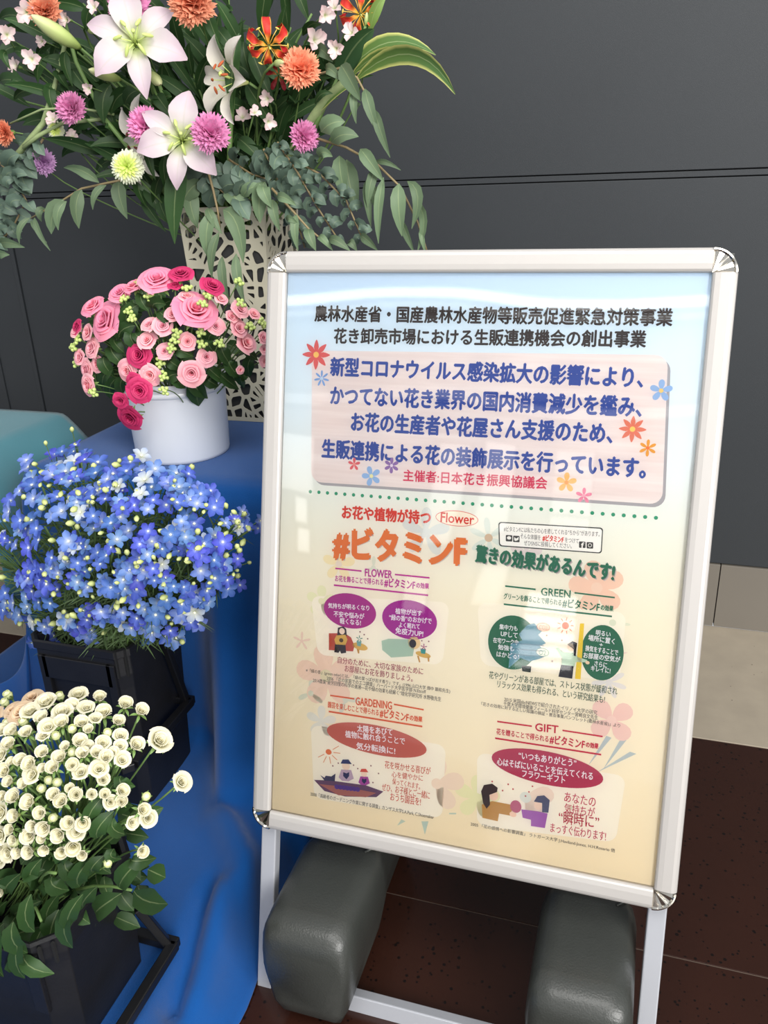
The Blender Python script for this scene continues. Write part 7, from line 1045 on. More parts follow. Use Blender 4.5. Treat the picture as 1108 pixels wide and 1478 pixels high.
# ------------------------------------------------------------------ sign stand
LEAN = math.radians(15.66); SX, SY, SZ = -.5359, .9157, .2762
root = empty('sign_stand', (SX, SY-.10, 0), 'silver aluminium A frame poster stand standing on the dark floor', 'sign')
SM = Matrix.Translation((SX, SY, SZ)) @ Matrix.Rotation(PI/2-LEAN, 4, 'X')      # local x right, y up the board, z towards the viewer
SL = root.matrix_world.inverted() @ SM
SL = Matrix.Translation((-SX, -(SY-.10), 0)) @ SM
FW, FH, RW = .634, .881, .030
def rail_mesh(L, flip=False):
    prof = [(0, 0), (0, .010), (.0012, .0128), (.004, .0148), (.008, .0160), (.020, .0160), (.0265, .0150), (.0288, .0135), (.030, .0110), (.030, 0)]
    v = [(0, x, z) for x, z in prof]+[(L, x, z) for x, z in prof]; n = len(prof)
    f = [(i, (i+1) % n, (i+1) % n+n, i+n) for i in range(n)]+[tuple(range(n))[::-1], tuple(range(n, 2*n))]
    mb = MB(); mb.add(v, f); me = mb.mesh('rail', M_ALU, False); return me
g = .0306
for (L, M) in ((FW-2*g, Matrix.Translation((g, 0, 0))), (FH-2*g, Matrix.Translation((FW, g, 0)) @ RZ(90)), (FW-2*g, Matrix.Translation((FW-g, FH, 0)) @ RZ(180)), (FH-2*g, Matrix.Translation((0, FH-g, 0)) @ RZ(270))):
    part('frame_rail', rail_mesh(L), root, SL @ M)
def cap_mesh():
    mb = MB(); N = 24; rings = [(0, .013), (.006, .0145), (.0255, .0150), (.0275, .0165), (.0295, .0160), (.0306, .012), (.0306, 0)]; v = []; f = []
    for (r, z) in rings:
        for k in range(N+1):
            a = PI+PI/2*k/N; fold = .0022*(abs((k % 8)-4)/4) if .004 < r < .027 else 0
            v.append((r*math.cos(a), r*math.sin(a), z-fold if fold else z))
    n = N+1
    for i in range(len(rings)-1):
        for k in range(N): f.append((i*n+k, (i+1)*n+k, (i+1)*n+k+1, i*n+k+1))
    mb.add(v, f); return mb.mesh('corner_cap', M_CHR, False)
CAP = cap_mesh()
for (x, y, a) in ((g, g, 0), (FW-g, g, 90), (FW-g, FH-g, 180), (g, FH-g, 270)):
    part('corner_cap', CAP, root, SL @ Matrix.Translation((x, y, 0)) @ RZ(a))
part('back_board', boxmesh('back_board', (.006, .006, -.003), (FW-.006, FH-.006, .004), M_GREYP), root, SL)
BOT = -.2872
for x in (.009, FW-.009-.025):
    part('front_leg', boxmesh('front_leg', (x, BOT, -.024), (x+.025, FH-.05, -.004), M_LEG, .002), root, SL)
part('cross_bar', boxmesh('cross_bar', (.0345, BOT, -.024), (FW-.0345, BOT+.028, -.004), M_LEG, .002), root, SL)
# rear legs lean the other way
AP = SM @ Vector((0, FH-.05, -.03)); 
RM = Matrix.Translation((-SX, -(SY-.10), 0)) @ Matrix.Translation((SX, AP.y+.012, AP.z)) @ Matrix.Rotation(PI/2+LEAN, 4, 'X')
rl_ = AP.z/math.cos(LEAN)
for x in (.036, FW-.036-.025): part('rear_leg', boxmesh('rear_leg', (x, -rl_+.004, -.010), (x+.025, 0, .010), M_LEG, .002), root, RM)
part('rear_cross_bar', boxmesh('rear_cross_bar', (.0625, -rl_+.01, -.010), (FW-.0625, -rl_+.036, .010), M_LEG, .002), root, RM)
part('hinge', boxmesh('hinge', (.03, -.02, -.012), (FW-.03, .012, .014), M_LEG, .002), root, RM)
# --- the printed poster
def poster_mat():
    m, nt, b, out = newmat('poster_paper'); L = nt.links.new; N = nt.nodes.new; uv = N('ShaderNodeUVMap'); sp = N('ShaderNodeSeparateXYZ'); L(uv.outputs['UV'], sp.inputs[0])
    r = N('ShaderNodeValToRGB'); cr = r.color_ramp; st = [(0, (250, 232, 198)), (.18, (250, 236, 208)), (.45, (246, 237, 216)), (.58, (240, 238, 226)), (.75, (232, 241, 246)), (.9, (220, 236, 248)), (1, (204, 224, 244))]
    cr.elements[0].position = 0; cr.elements[0].color = lin(st[0][1]); cr.elements[1].position = 1; cr.elements[1].color = lin(st[-1][1])
    for p, c in st[1:-1]: e = cr.elements.new(p); e.color = lin(c)
    L(sp.outputs['Y'], r.inputs['Fac']); L(r.outputs['Color'], b.inputs['Base Color']); b.inputs['Roughness'].default_value = .7; b.inputs['Specular IOR Level'].default_value = .1
    return m
mb = MB(); mb.add([(.027, .027, .0050), (FW-.027, .027, .0050), (FW-.027, FH-.027, .0050), (.027, FH-.027, .0050)], [(0, 1, 2, 3)], [(0, 0), (1, 0), (1, 1), (0, 1)])
poster = part('poster', mb.mesh('poster', poster_mat(), False), root, SL)
def inkmat(c):
    nm = 'ink_%s' % ('_'.join(map(str, c)) if not isinstance(c, str) else c)
    if nm in MATS: return MATS[nm]
    if c == 'wood':
        m, nt, b, out = newmat(nm); L = nt.links.new; N = nt.nodes.new; tc = N('ShaderNodeTexCoord'); mp = N('ShaderNodeMapping'); mp.inputs['Scale'].default_value = (3, 60, 1); L(tc.outputs['Object'], mp.inputs[0])
        n = N('ShaderNodeTexNoise'); n.inputs['Scale'].default_value = 1.5; n.inputs['Detail'].default_value = 5; L(mp.outputs[0], n.inputs['Vector'])
        r = N('ShaderNodeValToRGB'); r.color_ramp.elements[0].position = .35; r.color_ramp.elements[0].color = lin((234, 218, 214)); r.color_ramp.elements[1].position = .7; r.color_ramp.elements[1].color = lin((246, 234, 230)); L(n.outputs['Fac'], r.inputs['Fac']); L(r.outputs['Color'], b.inputs['Base Color'])
    else:
        if c == 'glow': c = (252, 243, 226)
        m, nt, b, out = newmat(nm); b.inputs['Base Color'].default_value = lin(c)
    b.inputs['Roughness'].default_value = .7; b.inputs['Specular IOR Level'].default_value = .1
    MATS[nm] = m; return m
lz = lambda l: .0050+l*.00012
def pr(name, mb, col, smooth=False): return part(name, mb.mesh(name, inkmat(col), False), poster)
FONT = bpy.data.curves.new('lettering', 'FONT')
txt = bpy.data.objects.new('lettering_source', FONT); COL.objects.link(txt)
def text_geo(s, w):
    FONT.body = s; FONT.resolution_u = 3; bpy.context.view_layer.update()
    me = bpy.data.meshes.new_from_object(txt.evaluated_get(bpy.context.evaluated_depsgraph_get()))
    co = np.empty(len(me.vertices)*3, dtype=np.float64); me.vertices.foreach_get('co', co); co = co.reshape(-1, 3); fs = [tuple(p.vertices) for p in me.polygons]
    bpy.data.meshes.remove(me); return co, fs
for (nm, s, x0, y0, x1, y1, h, col, w, layer, sh) in TEXT:
    co, fs = text_geo(s, w)
    if not len(co): continue
    lo = co.min(0); hi = co.max(0); a = Vector((x0, y0))/1000; b_ = Vector((x1, y1))/1000; d = b_-a; ln = d.length; ang = math.atan2(d.y, d.x); h /= 1000
    h *= .84 if nm == 'oval_lettering' else 1; kx = ln/(hi[0]-lo[0]); ky = h/max(hi[1]-lo[1], .6)
    X = (co[:, 0]-lo[0])*kx; Y = (co[:, 1]-(hi[1]+lo[1])/2)*ky; c_, s_ = math.cos(ang), math.sin(ang)
    if sh:
        for q, (dx, cc) in enumerate(((.0026, (206, 196, 186)), (.0016, (150, 138, 146)))):
            mb = MB(); mb.add([(a.x+x*c_-y*s_+dx, a.y+x*s_+y*c_-dx, lz(layer-.8+q*.4)) for x, y in zip(X, Y)], fs); pr(nm+'_shadow', mb, cc)
    mb = MB(); o_ = w*h*1.9
    for q, (dx, dy) in enumerate(((0, 0), (o_, 0), (-o_, 0), (0, o_), (0, -o_)) if w > .009 else ((0, 0), (o_, 0)) if w else ((0, 0),)):
        mb.add([(a.x+x*c_-y*s_+dx, a.y+x*s_+y*c_+dy, lz(layer)+q*.000006) for x, y in zip(X, Y)], fs)
    pr(nm, mb, col)
bpy.data.objects.remove(txt)
def ngon(pts, z): return [(x, y, z) for x, y in pts], [tuple(range(len(pts)))]
def rrect(c4, r):
    pts = []; n = 4
    for i in range(4):
        p = Vector(c4[i]); a = (Vector(c4[i-1])-p).normalized(); b_ = (Vector(c4[(i+1) % 4])-p).normalized()
        for k in range(7):
            t = PI/2*k/6; pts.append(tuple((p+a*r*(1-math.sin(t))+b_*r*(1-math.cos(t)))/1000))
    return pts
for S_ in SHAPES:
    nm, kd = S_[0], S_[1]; mb = MB()
    if kd == 'poly': mb.add(*ngon([(x/1000, y/1000) for x, y in S_[2]][::-1], lz(S_[7]))); pr(nm, mb, S_[6])
    elif kd == 'ellipse':
        (cx, cy, rx, ry, col, layer, rot) = S_[2:9]; q = math.radians(rot)
        mb.add(*ngon([((cx+rx*math.cos(t)*math.cos(q)-ry*math.sin(t)*math.sin(q))/1000, (cy+rx*math.cos(t)*math.sin(q)+ry*math.sin(t)*math.cos(q))/1000) for t in [2*PI*k/40 for k in range(40)]], lz(layer))); pr(nm, mb, col)
    elif kd == 'rrect': mb.add(*ngon(rrect(S_[2], S_[3])[::-1], lz(S_[7]))); pr(nm, mb, S_[6])
    elif kd == 'dots':
        a, b_, r, n, col, layer = S_[2:8]
        for i in range(n):
            t = i/(n-1); x = a[0]+(b_[0]-a[0])*t; y = a[1]+(b_[1]-a[1])*t
            mb.add(*ngon([((x+r*math.cos(2*PI*k/12))/1000, (y+r*math.sin(2*PI*k/12))/1000) for k in range(12)], lz(layer)))
        pr(nm, mb, col)
    elif kd == 'ring':
        cx, cy, rx, ry, col, layer = S_[2:8]
        for q, (k_, c_, l_) in enumerate(((1, col, layer), (.9, (248, 238, 220), layer+.5))):
            m2 = MB(); m2.add(*ngon([((cx+(rx-(1-k_)*8)*math.cos(t))/1000, (cy+(ry-(1-k_)*8)*math.sin(t))/1000) for t in [2*PI*i/36 for i in range(36)]], lz(l_))); pr(nm, m2, c_)
    elif kd == 'flower':
        cx, cy, r, _, col, layer, n, cc, wd, pt, rot = S_[2:13]; cx /= 1000; cy /= 1000; r /= 1000
        for k in range(n):
            a = math.radians(rot)+PI/2+2*PI*k/n; c_, s_ = math.cos(a), math.sin(a); pts = []
            for i in range(16):
                t = 2*PI*i/16; u = (1-math.cos(t))/2
                w = wd*r*math.sin(t)*(.55 if not pt else .62)*(u**.45 if not pt else (1-abs(u-.55)*1.0)); x = u*r; y = w
                pts.append((cx+x*c_-y*s_, cy+x*s_+y*c_))
            mb.add(*ngon(pts, lz(layer)+.000008*k))
        pr(nm, mb, col)
        m2 = MB(); m2.add(*ngon([(cx+r*.2*math.cos(2*PI*i/14), cy+r*.2*math.sin(2*PI*i/14)) for i in range(14)], lz(layer+.5))); pr(nm, m2, cc)
# --- clear cover sheet
m, nt, b, out = newmat('clear_cover_sheet'); nt.nodes.remove(b); N = nt.nodes.new; L = nt.links.new
tr = N('ShaderNodeBsdfTransparent'); tr.inputs[0].default_value = (.985, .99, .985, 1); gl = N('ShaderNodeBsdfGlossy'); gl.inputs['Roughness'].default_value = .035
fr = N('ShaderNodeFresnel'); fr.inputs['IOR'].default_value = 1.62; ms = N('ShaderNodeMixShader')
tc = N('ShaderNodeTexCoord'); mp = N('ShaderNodeMapping'); mp.inputs['Scale'].default_value = (3.2, 1.8, 1); L(tc.outputs['Object'], mp.inputs[0])
ns = N('ShaderNodeTexNoise'); ns.inputs['Scale'].default_value = 1.4; ns.inputs['Detail'].default_value = 0; L(mp.outputs[0], ns.inputs['Vector'])
bp = N('ShaderNodeBump'); bp.inputs['Strength'].default_value = .12; bp.inputs['Distance'].default_value = .03; L(ns.outputs['Fac'], bp.inputs['Height'])
L(bp.outputs[0], gl.inputs['Normal']); L(fr.outputs[0], ms.inputs[0]); L(tr.outputs[0], ms.inputs[1]); L(gl.outputs[0], ms.inputs[2]); L(ms.outputs[0], out.inputs['Surface'])
mb = MB(); mb.add([(.0275, .0275, .0085), (FW-.0275, .0275, .0085), (FW-.0275, FH-.0275, .0085), (.0275, FH-.0275, .0085)], [(0, 1, 2, 3)])
part('cover_sheet', mb.mesh('cover_sheet', m, False), root, SL)

# ------------------------------------------------------------------ weights on the stand's feet
def weight(x0, x1, label):
    xc = (x0+x1)/2; hw = (x1-x0)/2
    r = empty('stand_weight', (xc, 1.0, 0), label, 'weight', 'grey plastic weights on the sign stand')
    secs = [(.790, .80, .055, .165), (.796, .92, .03, .187), (.812, 1, .008, .199), (.836, 1.0, .0, .203), (.8365, 1.0, .036, .203), (.880, 1.0, .036, .204), (.8805, 1.0, 0, .204), (.965, 1.0, 0, .204), (.985, .97, 0, .201), (.993, .90, 0, .188), (1.0, .84, 0, .178), (1.18, .82, 0, .172), (1.2, .74, .01, .160)]
    mb = MB(); v = []; f = []; n = 0
    for (y, k, zb, zt) in secs:
        hh = hw*k; ring = []
        for (px, pz) in [(-.42, 0), (.42, 0), (.62, .05), (.82, .22), (.97, .5), (1.0, .68), (.98, .84), (.9, .94), (.76, .99), (.5, 1.0), (-.5, 1.0), (-.76, .99), (-.9, .94), (-.98, .84), (-1.0, .68), (-.97, .5), (-.82, .22), (-.62, .05)]:
            zz = pz*.204; z = max(zb, min(zz if pz > .5 else max(zz, zb), 1)); z = zt-(.204-zz)*(1 if pz > .5 else 1) if pz > .5 else z
            ring.append((px*hh, y-1.0, z))
        n = len(ring); v += ring
    for i in range(len(secs)-1):
        for k in range(n): f.append((i*n+k, i*n+(k+1) % n, (i+1)*n+(k+1) % n, (i+1)*n+k))
    f += [tuple(range(n))[::-1], tuple(range((len(secs)-1)*n, len(secs)*n))]
    mb.add(v, f); part('body', mb.mesh('body', M_GREYP), r)
    mb = MB(); mb.lathe([(.016, 0), (.016, .008), (.013, .012), (.004, .013)], 16); part('filler_cap', mb.mesh('filler_cap', M_GREYP), r, Matrix.Translation((-hw*.1, .12, .170)))
    mb = MB(); mb.tube([(hw*.55, -.03, .203), (hw*.72, -.018, .2035), (hw*.80, .0, .197)], .0022, 6); part('seam_ridge', mb.mesh('seam_ridge', M_GREYP), r)
    return r
weight(-.487, -.341, 'grey moulded plastic weight on the left foot of the stand beside the blue cloth')
weight(-.088, .056, 'grey moulded plastic weight on the right foot of the stand')

# ------------------------------------------------------------------ cloths
def smooth_step(a, b_, x):
    t = min(1, max(0, (x-a)/(b_-a))); return t*t*(3-2*t)
def seg_gauss(x, y, a, b_, w, tail=.05):
    p = Vector((x, y)); a = Vector(a); d = Vector(b_)-a; t = min(1, max(0, (p-a).dot(d)/d.length_squared)); q = (p-a-d*t).length; return math.exp(-(q/w)**2)
def blue_cloth():
    xs_ = [-1.80+.012*i for i in range(107)]; v = []; f = []; nx = len(xs_); rows = 0
    yb = lambda x: 1.285-.165*smooth_step(-.84, -.72, x)          # where the hanging front meets the low step
    def side(x, y, z, k):
        l = max(0, -1.182-x); r = max(0, x+.60); return (x+l*.2*k+(-r*.55*k), y, z-l*4.0*k-r*5.5*k)
    for y, z in [(2.14, .45), (2.13, .68), (2.10, .7), (1.95, .7), (1.8, .7), (1.6, .7), (1.45, .7), (1.33, .7), (1.29, .698), (1.275, .688)]:
        v += [(q[0], q[1], max(q[2], .0035)) for q in (side(x, y, z, 1) for x in xs_)]; rows += 1
    for k in range(1, 23):
        t = k/22
        for x in xs_:
            w = .5+.5*t; y = 1.27+(yb(x)-1.27)*t**1.3; z = .685-(.685-.115)*t; a = smooth_step(0, .35, t)
            y += a*(-.010*math.sin(13*x+1.0)-.006*math.sin(37*x+2.1+z*3))*(1 if x > -.84 else .4)-a*.014*math.exp(-((x+.735+.10*(z-.3))/.045)**2)*smooth_step(.62, .4, z)*(1 if z > .12 else 1)+a*.012*math.exp(-((x+.66+.25*(z-.3))/.035)**2)
            q = side(x, y, z, (1-t)**1.5); v.append((q[0], q[1], max(q[2], .02)))
        rows += 1
    for k in range(1, 44):
        t = k/43
        for x in xs_:
            y0 = yb(x)-.004; y = y0+(.20-y0)*t; edge = smooth_step(-.60, -.530, x); 
            b0 = .086 if x < -.66 else .086-.055*smooth_step(1.05, .8, y)*smooth_step(-.66, -.58, x)
            z = b0+.028*math.exp(-(y0-y)/.03)
            act = smooth_step(-.70, -.64, x)+.0; sm = smooth_step(0, .06, y0-y)
            z += sm*(.046*seg_gauss(x, y, (-.706, 1.085), (-.575, .955), .024)+.034*seg_gauss(x, y, (-.62, .93), (-.58, .76), .022)-.026*seg_gauss(x, y, (-.655, .93), (-.612, .72), .016)*act+.024*seg_gauss(x, y, (-.60, .70), (-.66, .50), .03)*act+.012*seg_gauss(x, y, (-.64, 1.10), (-.56, 1.09), .025))
            z = z*(1-edge)+.003+.003*math.sin(24*y)*edge
            v.append((x-(.012*math.sin(13*y+1)+.006)*edge-.04*edge*smooth_step(.80, .60, y), y, max(z, .0025)))
        rows += 1
    for j in range(rows-1):
        for i in range(nx-1):
            a = j*nx+i; f.append((a, a+1, a+nx+1, a+nx))
    mb = MB(); mb.add(v, f); o = part('blue_table_cloth', mb.mesh('blue_table_cloth', M_BLUE))
    md = o.modifiers.new('thickness', 'SOLIDIFY'); md.thickness = .002; md.offset = -1
    return tag(o, 'royal blue felt cloth draped over the flower table down to the floor', 'tablecloth')
blue_cloth()
def teal_cloth():
    prof = [(-2.3, .722, 0), (-1.9, .722, 0), (-1.6, .722, 0), (-1.45, .722, 0), (-1.34, .7215, 0), (-1.322, .719, 0), (-1.310, .712, 1), (-1.285, .69, 1), (-1.255, .66, 1), (-1.245, .62, 1), (-1.245, .56, 1), (-1.25, .5, 1), (-1.255, .44, 1), (-1.26, .38, 1)]
    ys = [1.60-.02*i for i in range(20)]; v = []; f = []
    for j, y in enumerate(ys):
        for (x, z, s) in prof:
            d = (.722-z)/.7; sw = .012*math.sin(y*26)*min(1, d*6)+.018*math.sin(y*11+1)*min(1, d*4)
            zz = z
            zz = z
            v.append((x+min(sw, .022), y, zz))
    n = len(prof)
    for j in range(len(ys)-1):
        for i in range(n-1):
            a = j*n+i; f.append((a, a+1, a+n+1, a+n))
    mb = MB(); mb.add(v, f); o = part('teal_table_cloth', mb.mesh('teal_table_cloth', M_TEAL))
    md = o.modifiers.new('thickness', 'SOLIDIFY'); md.thickness = .002; md.offset = 1
    return tag(o, 'pale teal cloth over the neighbouring table at the far left', 'tablecloth')
teal_cloth()

# ------------------------------------------------------------------ buckets and racks
def square_ring(hx, hy, ch, z):
    return [(-hx+ch, -hy, z), (hx-ch, -hy, z), (hx, -hy+ch, z), (hx, hy-ch, z), (hx-ch, hy, z), (-hx+ch, hy, z), (-hx, hy-ch, z), (-hx, -hy+ch, z)]
def bucket(loc, hx, hy, H, ch, label, taper=.86):
    r = empty('flower_bucket', loc, label, 'bucket'); v = []; f = []
    L_ = [(1*taper, 0), (1-.3*(1-taper), H*.72), (1-.2*(1-taper), H*.78), (1, H*.86), (1.0, H), (.955, H), (.95, H*.86), (.80*taper/.86, .012)]
    for s, z in L_: v += square_ring(hx*s, hy*s, ch*s, z)
    for i in range(len(L_)-1):
        for k in range(8): f.append((i*8+k, i*8+(k+1) % 8, (i+1)*8+(k+1) % 8, (i+1)*8+k))
    f += [tuple(range(8))[::-1], tuple(range((len(L_)-1)*8, len(L_)*8))]
    mb = MB(); mb.add(v, f); part('body', mb.mesh('body', M_BLACKP, False, .0015), r)
    v = []; f = []; L_ = [(1.02, H*.965), (1.035, H*.97), (1.035, H+.003), (1.0, H+.005), (.96, H+.003)]
    for s, z in L_: v += square_ring(hx*s, hy*s, ch*s, z)
    for i in range(len(L_)-1):
        for k in range(8): f.append((i*8+k, i*8+(k+1) % 8, (i+1)*8+(k+1) % 8, (i+1)*8+k))
    mb = MB(); mb.add(v, f); part('rim', mb.mesh('rim', M_BLACKP, False), r)
    mb = MB(); y = -hy*1.0
    mb.box((-hx*.72, y-.004, H*.80), (hx*.72, y+.002, H*.93)); mb.box((-hx*.80, y-.004, H*.45), (-hx*.62, y+.004, H*.93)); mb.box((hx*.62, y-.004, H*.45), (hx*.80, y+.004, H*.93))
    part('handle_frame', mb.mesh('handle_frame', M_BLACKP, False, .0015), r)
    mb = MB()
    for k in (-.25, .35): mb.box((hx-.012+k*.02, -hy+.002+k*.02, H*.86), (hx-.008+k*.02, -hy+.006+k*.02, H+.004))
    part('rim_slot', mb.mesh('rim_slot', M_DARKGAP, False), r)
    part('water', boxmesh('water', (-hx*.8, -hy*.8, H*.5), (hx*.8, hy*.8, H*.52), mat('dark_water', (14, 16, 14), .1)), r)
    return r
bucket((-.95, 1.165, .084), .103, .105, .366, .020, 'square black bucket of blue delphiniums in front of the blue cloth')
bucket((-.795, .700, .092), .122, .102, .220, .030, 'square black bucket of cream roses at the lower left', .93)
def bar(mb, a, b_, w=.017):
    a = Vector(a); b_ = Vector(b_); t = (b_-a).normalized(); x = t.cross(Vector((0, 0, 1)))
    if x.length < .1: x = t.cross(Vector((0, 1, 0)))
    x.normalize(); y = t.cross(x); q = [x*w/2+y*w/2, x*w/2-y*w/2, -x*w/2-y*w/2, -x*w/2+y*w/2]
    v = [tuple(p+o) for p in (a, b_) for o in q]; mb.add(v, [(0, 1, 5, 4), (1, 2, 6, 5), (2, 3, 7, 6), (3, 0, 4, 7), (3, 2, 1, 0), (4, 5, 6, 7)])
def rack(name, label, x0, x1, y0, y1, z, zf, post):
    r = empty('bucket_stand', (x0, y0, zf), label, 'stand'); T = -Vector((x0, y0, zf))
    def seg(nm, a, b_, w=.017): 
        mb = MB(); bar(mb, Vector(a)+T, Vector(b_)+T, w); part(nm, mb.mesh(nm, M_BLACKM, False, .002), r)
    c = .018
    seg('side_bar', (x1, y0+c, z), (x1, y1, z)); seg('side_bar', (x0, y0+c, z), (x0, y1, z))
    seg('cross_bar', (x0-.004, y1, z), (x1+.006, y1, z)); seg('cross_bar', (x0+c, y0, z), (x1-c, y0, z))
    seg('corner_bar', (x1, y0+c, z), (x1-c, y0, z)); seg('corner_bar', (x0, y0+c, z), (x0+c, y0, z))
    if post:
        seg('rear_post', (x1-.008, y1-.004, z), post, .014); seg('rear_post', (x0+.008, y1-.004, z), (x0+(x1-post[0]), post[1], post[2]), .014)
    if z-zf > .03:
        seg('leg', (x0, y0+c, z), (x0, y0+c, zf)); seg('leg', (x0, y1, z), (x0, y1, zf)); seg('leg', (x1-.03, y0, z), (x1-.03, y0, zf)); seg('leg', (x1-.06, y1, z), (x1-.06, y1, zf))
    return r
rack('a', 'black steel stand around the bucket of blue delphiniums', -1.085, -.826, .995, 1.215, .250, .086, (-.834, 1.165, .43))
rack('b', 'black steel stand around the bucket of cream roses', -.95, -.640, .56, .80, .106, .092, (-.675, .775, .20))
# white bucket
r = empty('white_bucket', (-.9105, 1.447, .7015), 'glossy white plastic bucket holding the pink roses on the blue table', 'bucket')
mb = MB(); mb.lathe([(.0915, 0), (.0945, .002), (.0960, .008), (.101, .15), (.1035, .158), (.1035, .162), (.0995, .162), (.0985, .15), (.093, .01), (.01, .008)], 56); part('body', mb.mesh('body', M_WHITEP), r)
mb = MB(); mb.lathe([(.1005, .135), (.1035, .137), (.1045, .142), (.1030, .146)], 56, capb=False); part('rim_band', mb.mesh('rim_band', M_WHITEP), r)

# ------------------------------------------------------------------ lattice vase
def lattice(seed):
    rr = random.Random(seed); cu = bpy.data.curves.new('lattice', 'CURVE'); cu.dimensions = '2D'; cu.fill_mode = 'BOTH'; cu.resolution_u = 3
    def poly(pts, sm=False):
        s = cu.splines.new('POLY'); s.points.add(len(pts)-1)
        for p, q in zip(s.points, pts): p.co = (q[0], q[1], 0, 1)
        s.use_cyclic_u = True
    poly([(0, 0), (1, 0), (1, 2.6), (0, 2.6)])
    nx, nz = 6, 15; sx, sy = 1/nx, 2.6/nz; st = .024
    seeds = {(a, b_): Vector(((a+.5+rr.uniform(-.36, .36))*sx, (b_+.5+rr.uniform(-.36, .36))*sy)) for a in range(-1, nx+1) for b_ in range(-1, nz+1)}
    def clip(poly_, p, n):            # keep the side where (q-p).n <= 0
        o = []
        for k in range(len(poly_)):
            a, b_ = poly_[k-1], poly_[k]; da, db = (a-p).dot(n), (b_-p).dot(n)
            if da*db < 0: o.append(a+(b_-a)*(da/(da-db)))
            if db <= 0: o.append(b_)
        return o
    def rounded(q, k=.2):
        o = []
        for i in range(len(q)):
            p, a, b_ = q[i], q[i-1], q[(i+1) % len(q)]; o += [p+(a-p)*k, p+(a-p)*k*.3+(b_-p)*k*.3, p+(b_-p)*k]
        return o
    for a in range(nx):
        for b_ in range(nz):
            c = seeds[(a, b_)]; q = [Vector(v_) for v_ in ((.035, .05), (.965, .05), (.965, 2.55), (.035, 2.55))]
            for da in (-2, -1, 0, 1, 2):
                for db in (-2, -1, 0, 1, 2):
                    t = seeds.get((a+da, b_+db))
                    if t is None or (da == 0 and db == 0): continue
                    n = (t-c).normalized(); q = clip(q, (t+c)/2-n*st, n)
                    if len(q) < 3: break
                if len(q) < 3: break
            if len(q) < 3: continue
            parts = [q]
            if rr.random() < .5:
                an = rr.uniform(0, PI); n = Vector((math.cos(an), math.sin(an))); m = sum(q, Vector((0, 0)))/len(q); parts = [clip(q, m-n*st*.9, n), clip(q, m+n*st*.9, -n)]
            for g_ in parts:
                if len(g_) < 3: continue
                ar = abs(sum(g_[k-1].x*g_[k].y-g_[k].x*g_[k-1].y for k in range(len(g_))))/2
                if ar > .0012: poly([(v_.x, v_.y) for v_ in rounded(g_)])
    o = bpy.data.objects.new('lattice', cu); COL.objects.link(o); bpy.context.view_layer.update()
    me = bpy.data.meshes.new_from_object(o.evaluated_get(bpy.context.evaluated_depsgraph_get())); bpy.data.objects.remove(o)
    bm = bmesh.new(); bm.from_mesh(me); bmesh.ops.remove_doubles(bm, verts=bm.verts, dist=1e-5)
    bmesh.ops.recalc_face_normals(bm, faces=bm.faces)
    ret = bmesh.ops.extrude_face_region(bm, geom=bm.faces[:]); nv = [e for e in ret['geom'] if isinstance(e, bmesh.types.BMVert)]
    for vv in nv: vv.co.z = 1
    bmesh.ops.recalc_face_normals(bm, faces=bm.faces); bm.to_mesh(me); bm.free(); me.materials.append(M_VASE); return me
LAT = lattice(3)
VT = [(-.962, 1.625), (-.762, 1.625), (-.762, 1.80), (-.962, 1.80)]; VBm = [(-.960, 1.672), (-.808, 1.672), (-.808, 1.812), (-.960, 1.812)]; VZ0, VZ1 = .703, 1.172
vr = empty('lattice_vase', (-.883, 1.74, .7015), 'tall square cream metal vase with cut out lattice pattern holding the lilies', 'vase'); T0 = Vector((-.883, 1.74, .7015))
for k in range(4):
    b0, b1, t0, t1 = [Vector((*p, z)) for p, z in ((VBm[k], VZ0), (VBm[(k+1) % 4], VZ0), (VT[k], VZ1), (VT[(k+1) % 4], VZ1))]
    nrm = (b1-b0).cross(t0-b0).normalized(); me = LAT.copy(); co = np.empty(len(me.vertices)*3); me.vertices.foreach_get('co', co); co = co.reshape(-1, 3); out_ = []
    for (u, v_, w) in co:
        v_ /= 2.6; p = (b0*(1-u)+b1*u)*(1-v_)+(t0*(1-u)+t1*u)*v_-nrm*.0018*w; out_.append(p-T0)
    me.vertices.foreach_set('co', np.array(out_, dtype=np.float32).ravel()); me.update(); part('lattice_panel', me, vr)
mb = MB(); v = []
for s, z, A in ((.0, VZ0+.002, VBm), (1, VZ1-.05, VT)):
    c0 = Vector((sum(p[0] for p in A)/4, sum(p[1] for p in A)/4))
    for p in A: q = c0+(Vector(p)-c0)*.86; v.append((q.x-T0.x, q.y-T0.y, z-T0.z))
mb.add(v, [(0, 1, 5, 4), (1, 2, 6, 5), (2, 3, 7, 6), (3, 0, 4, 7), (3, 2, 1, 0)]); part('inner_liner', mb.mesh('inner_liner', M_LINER, False), vr)

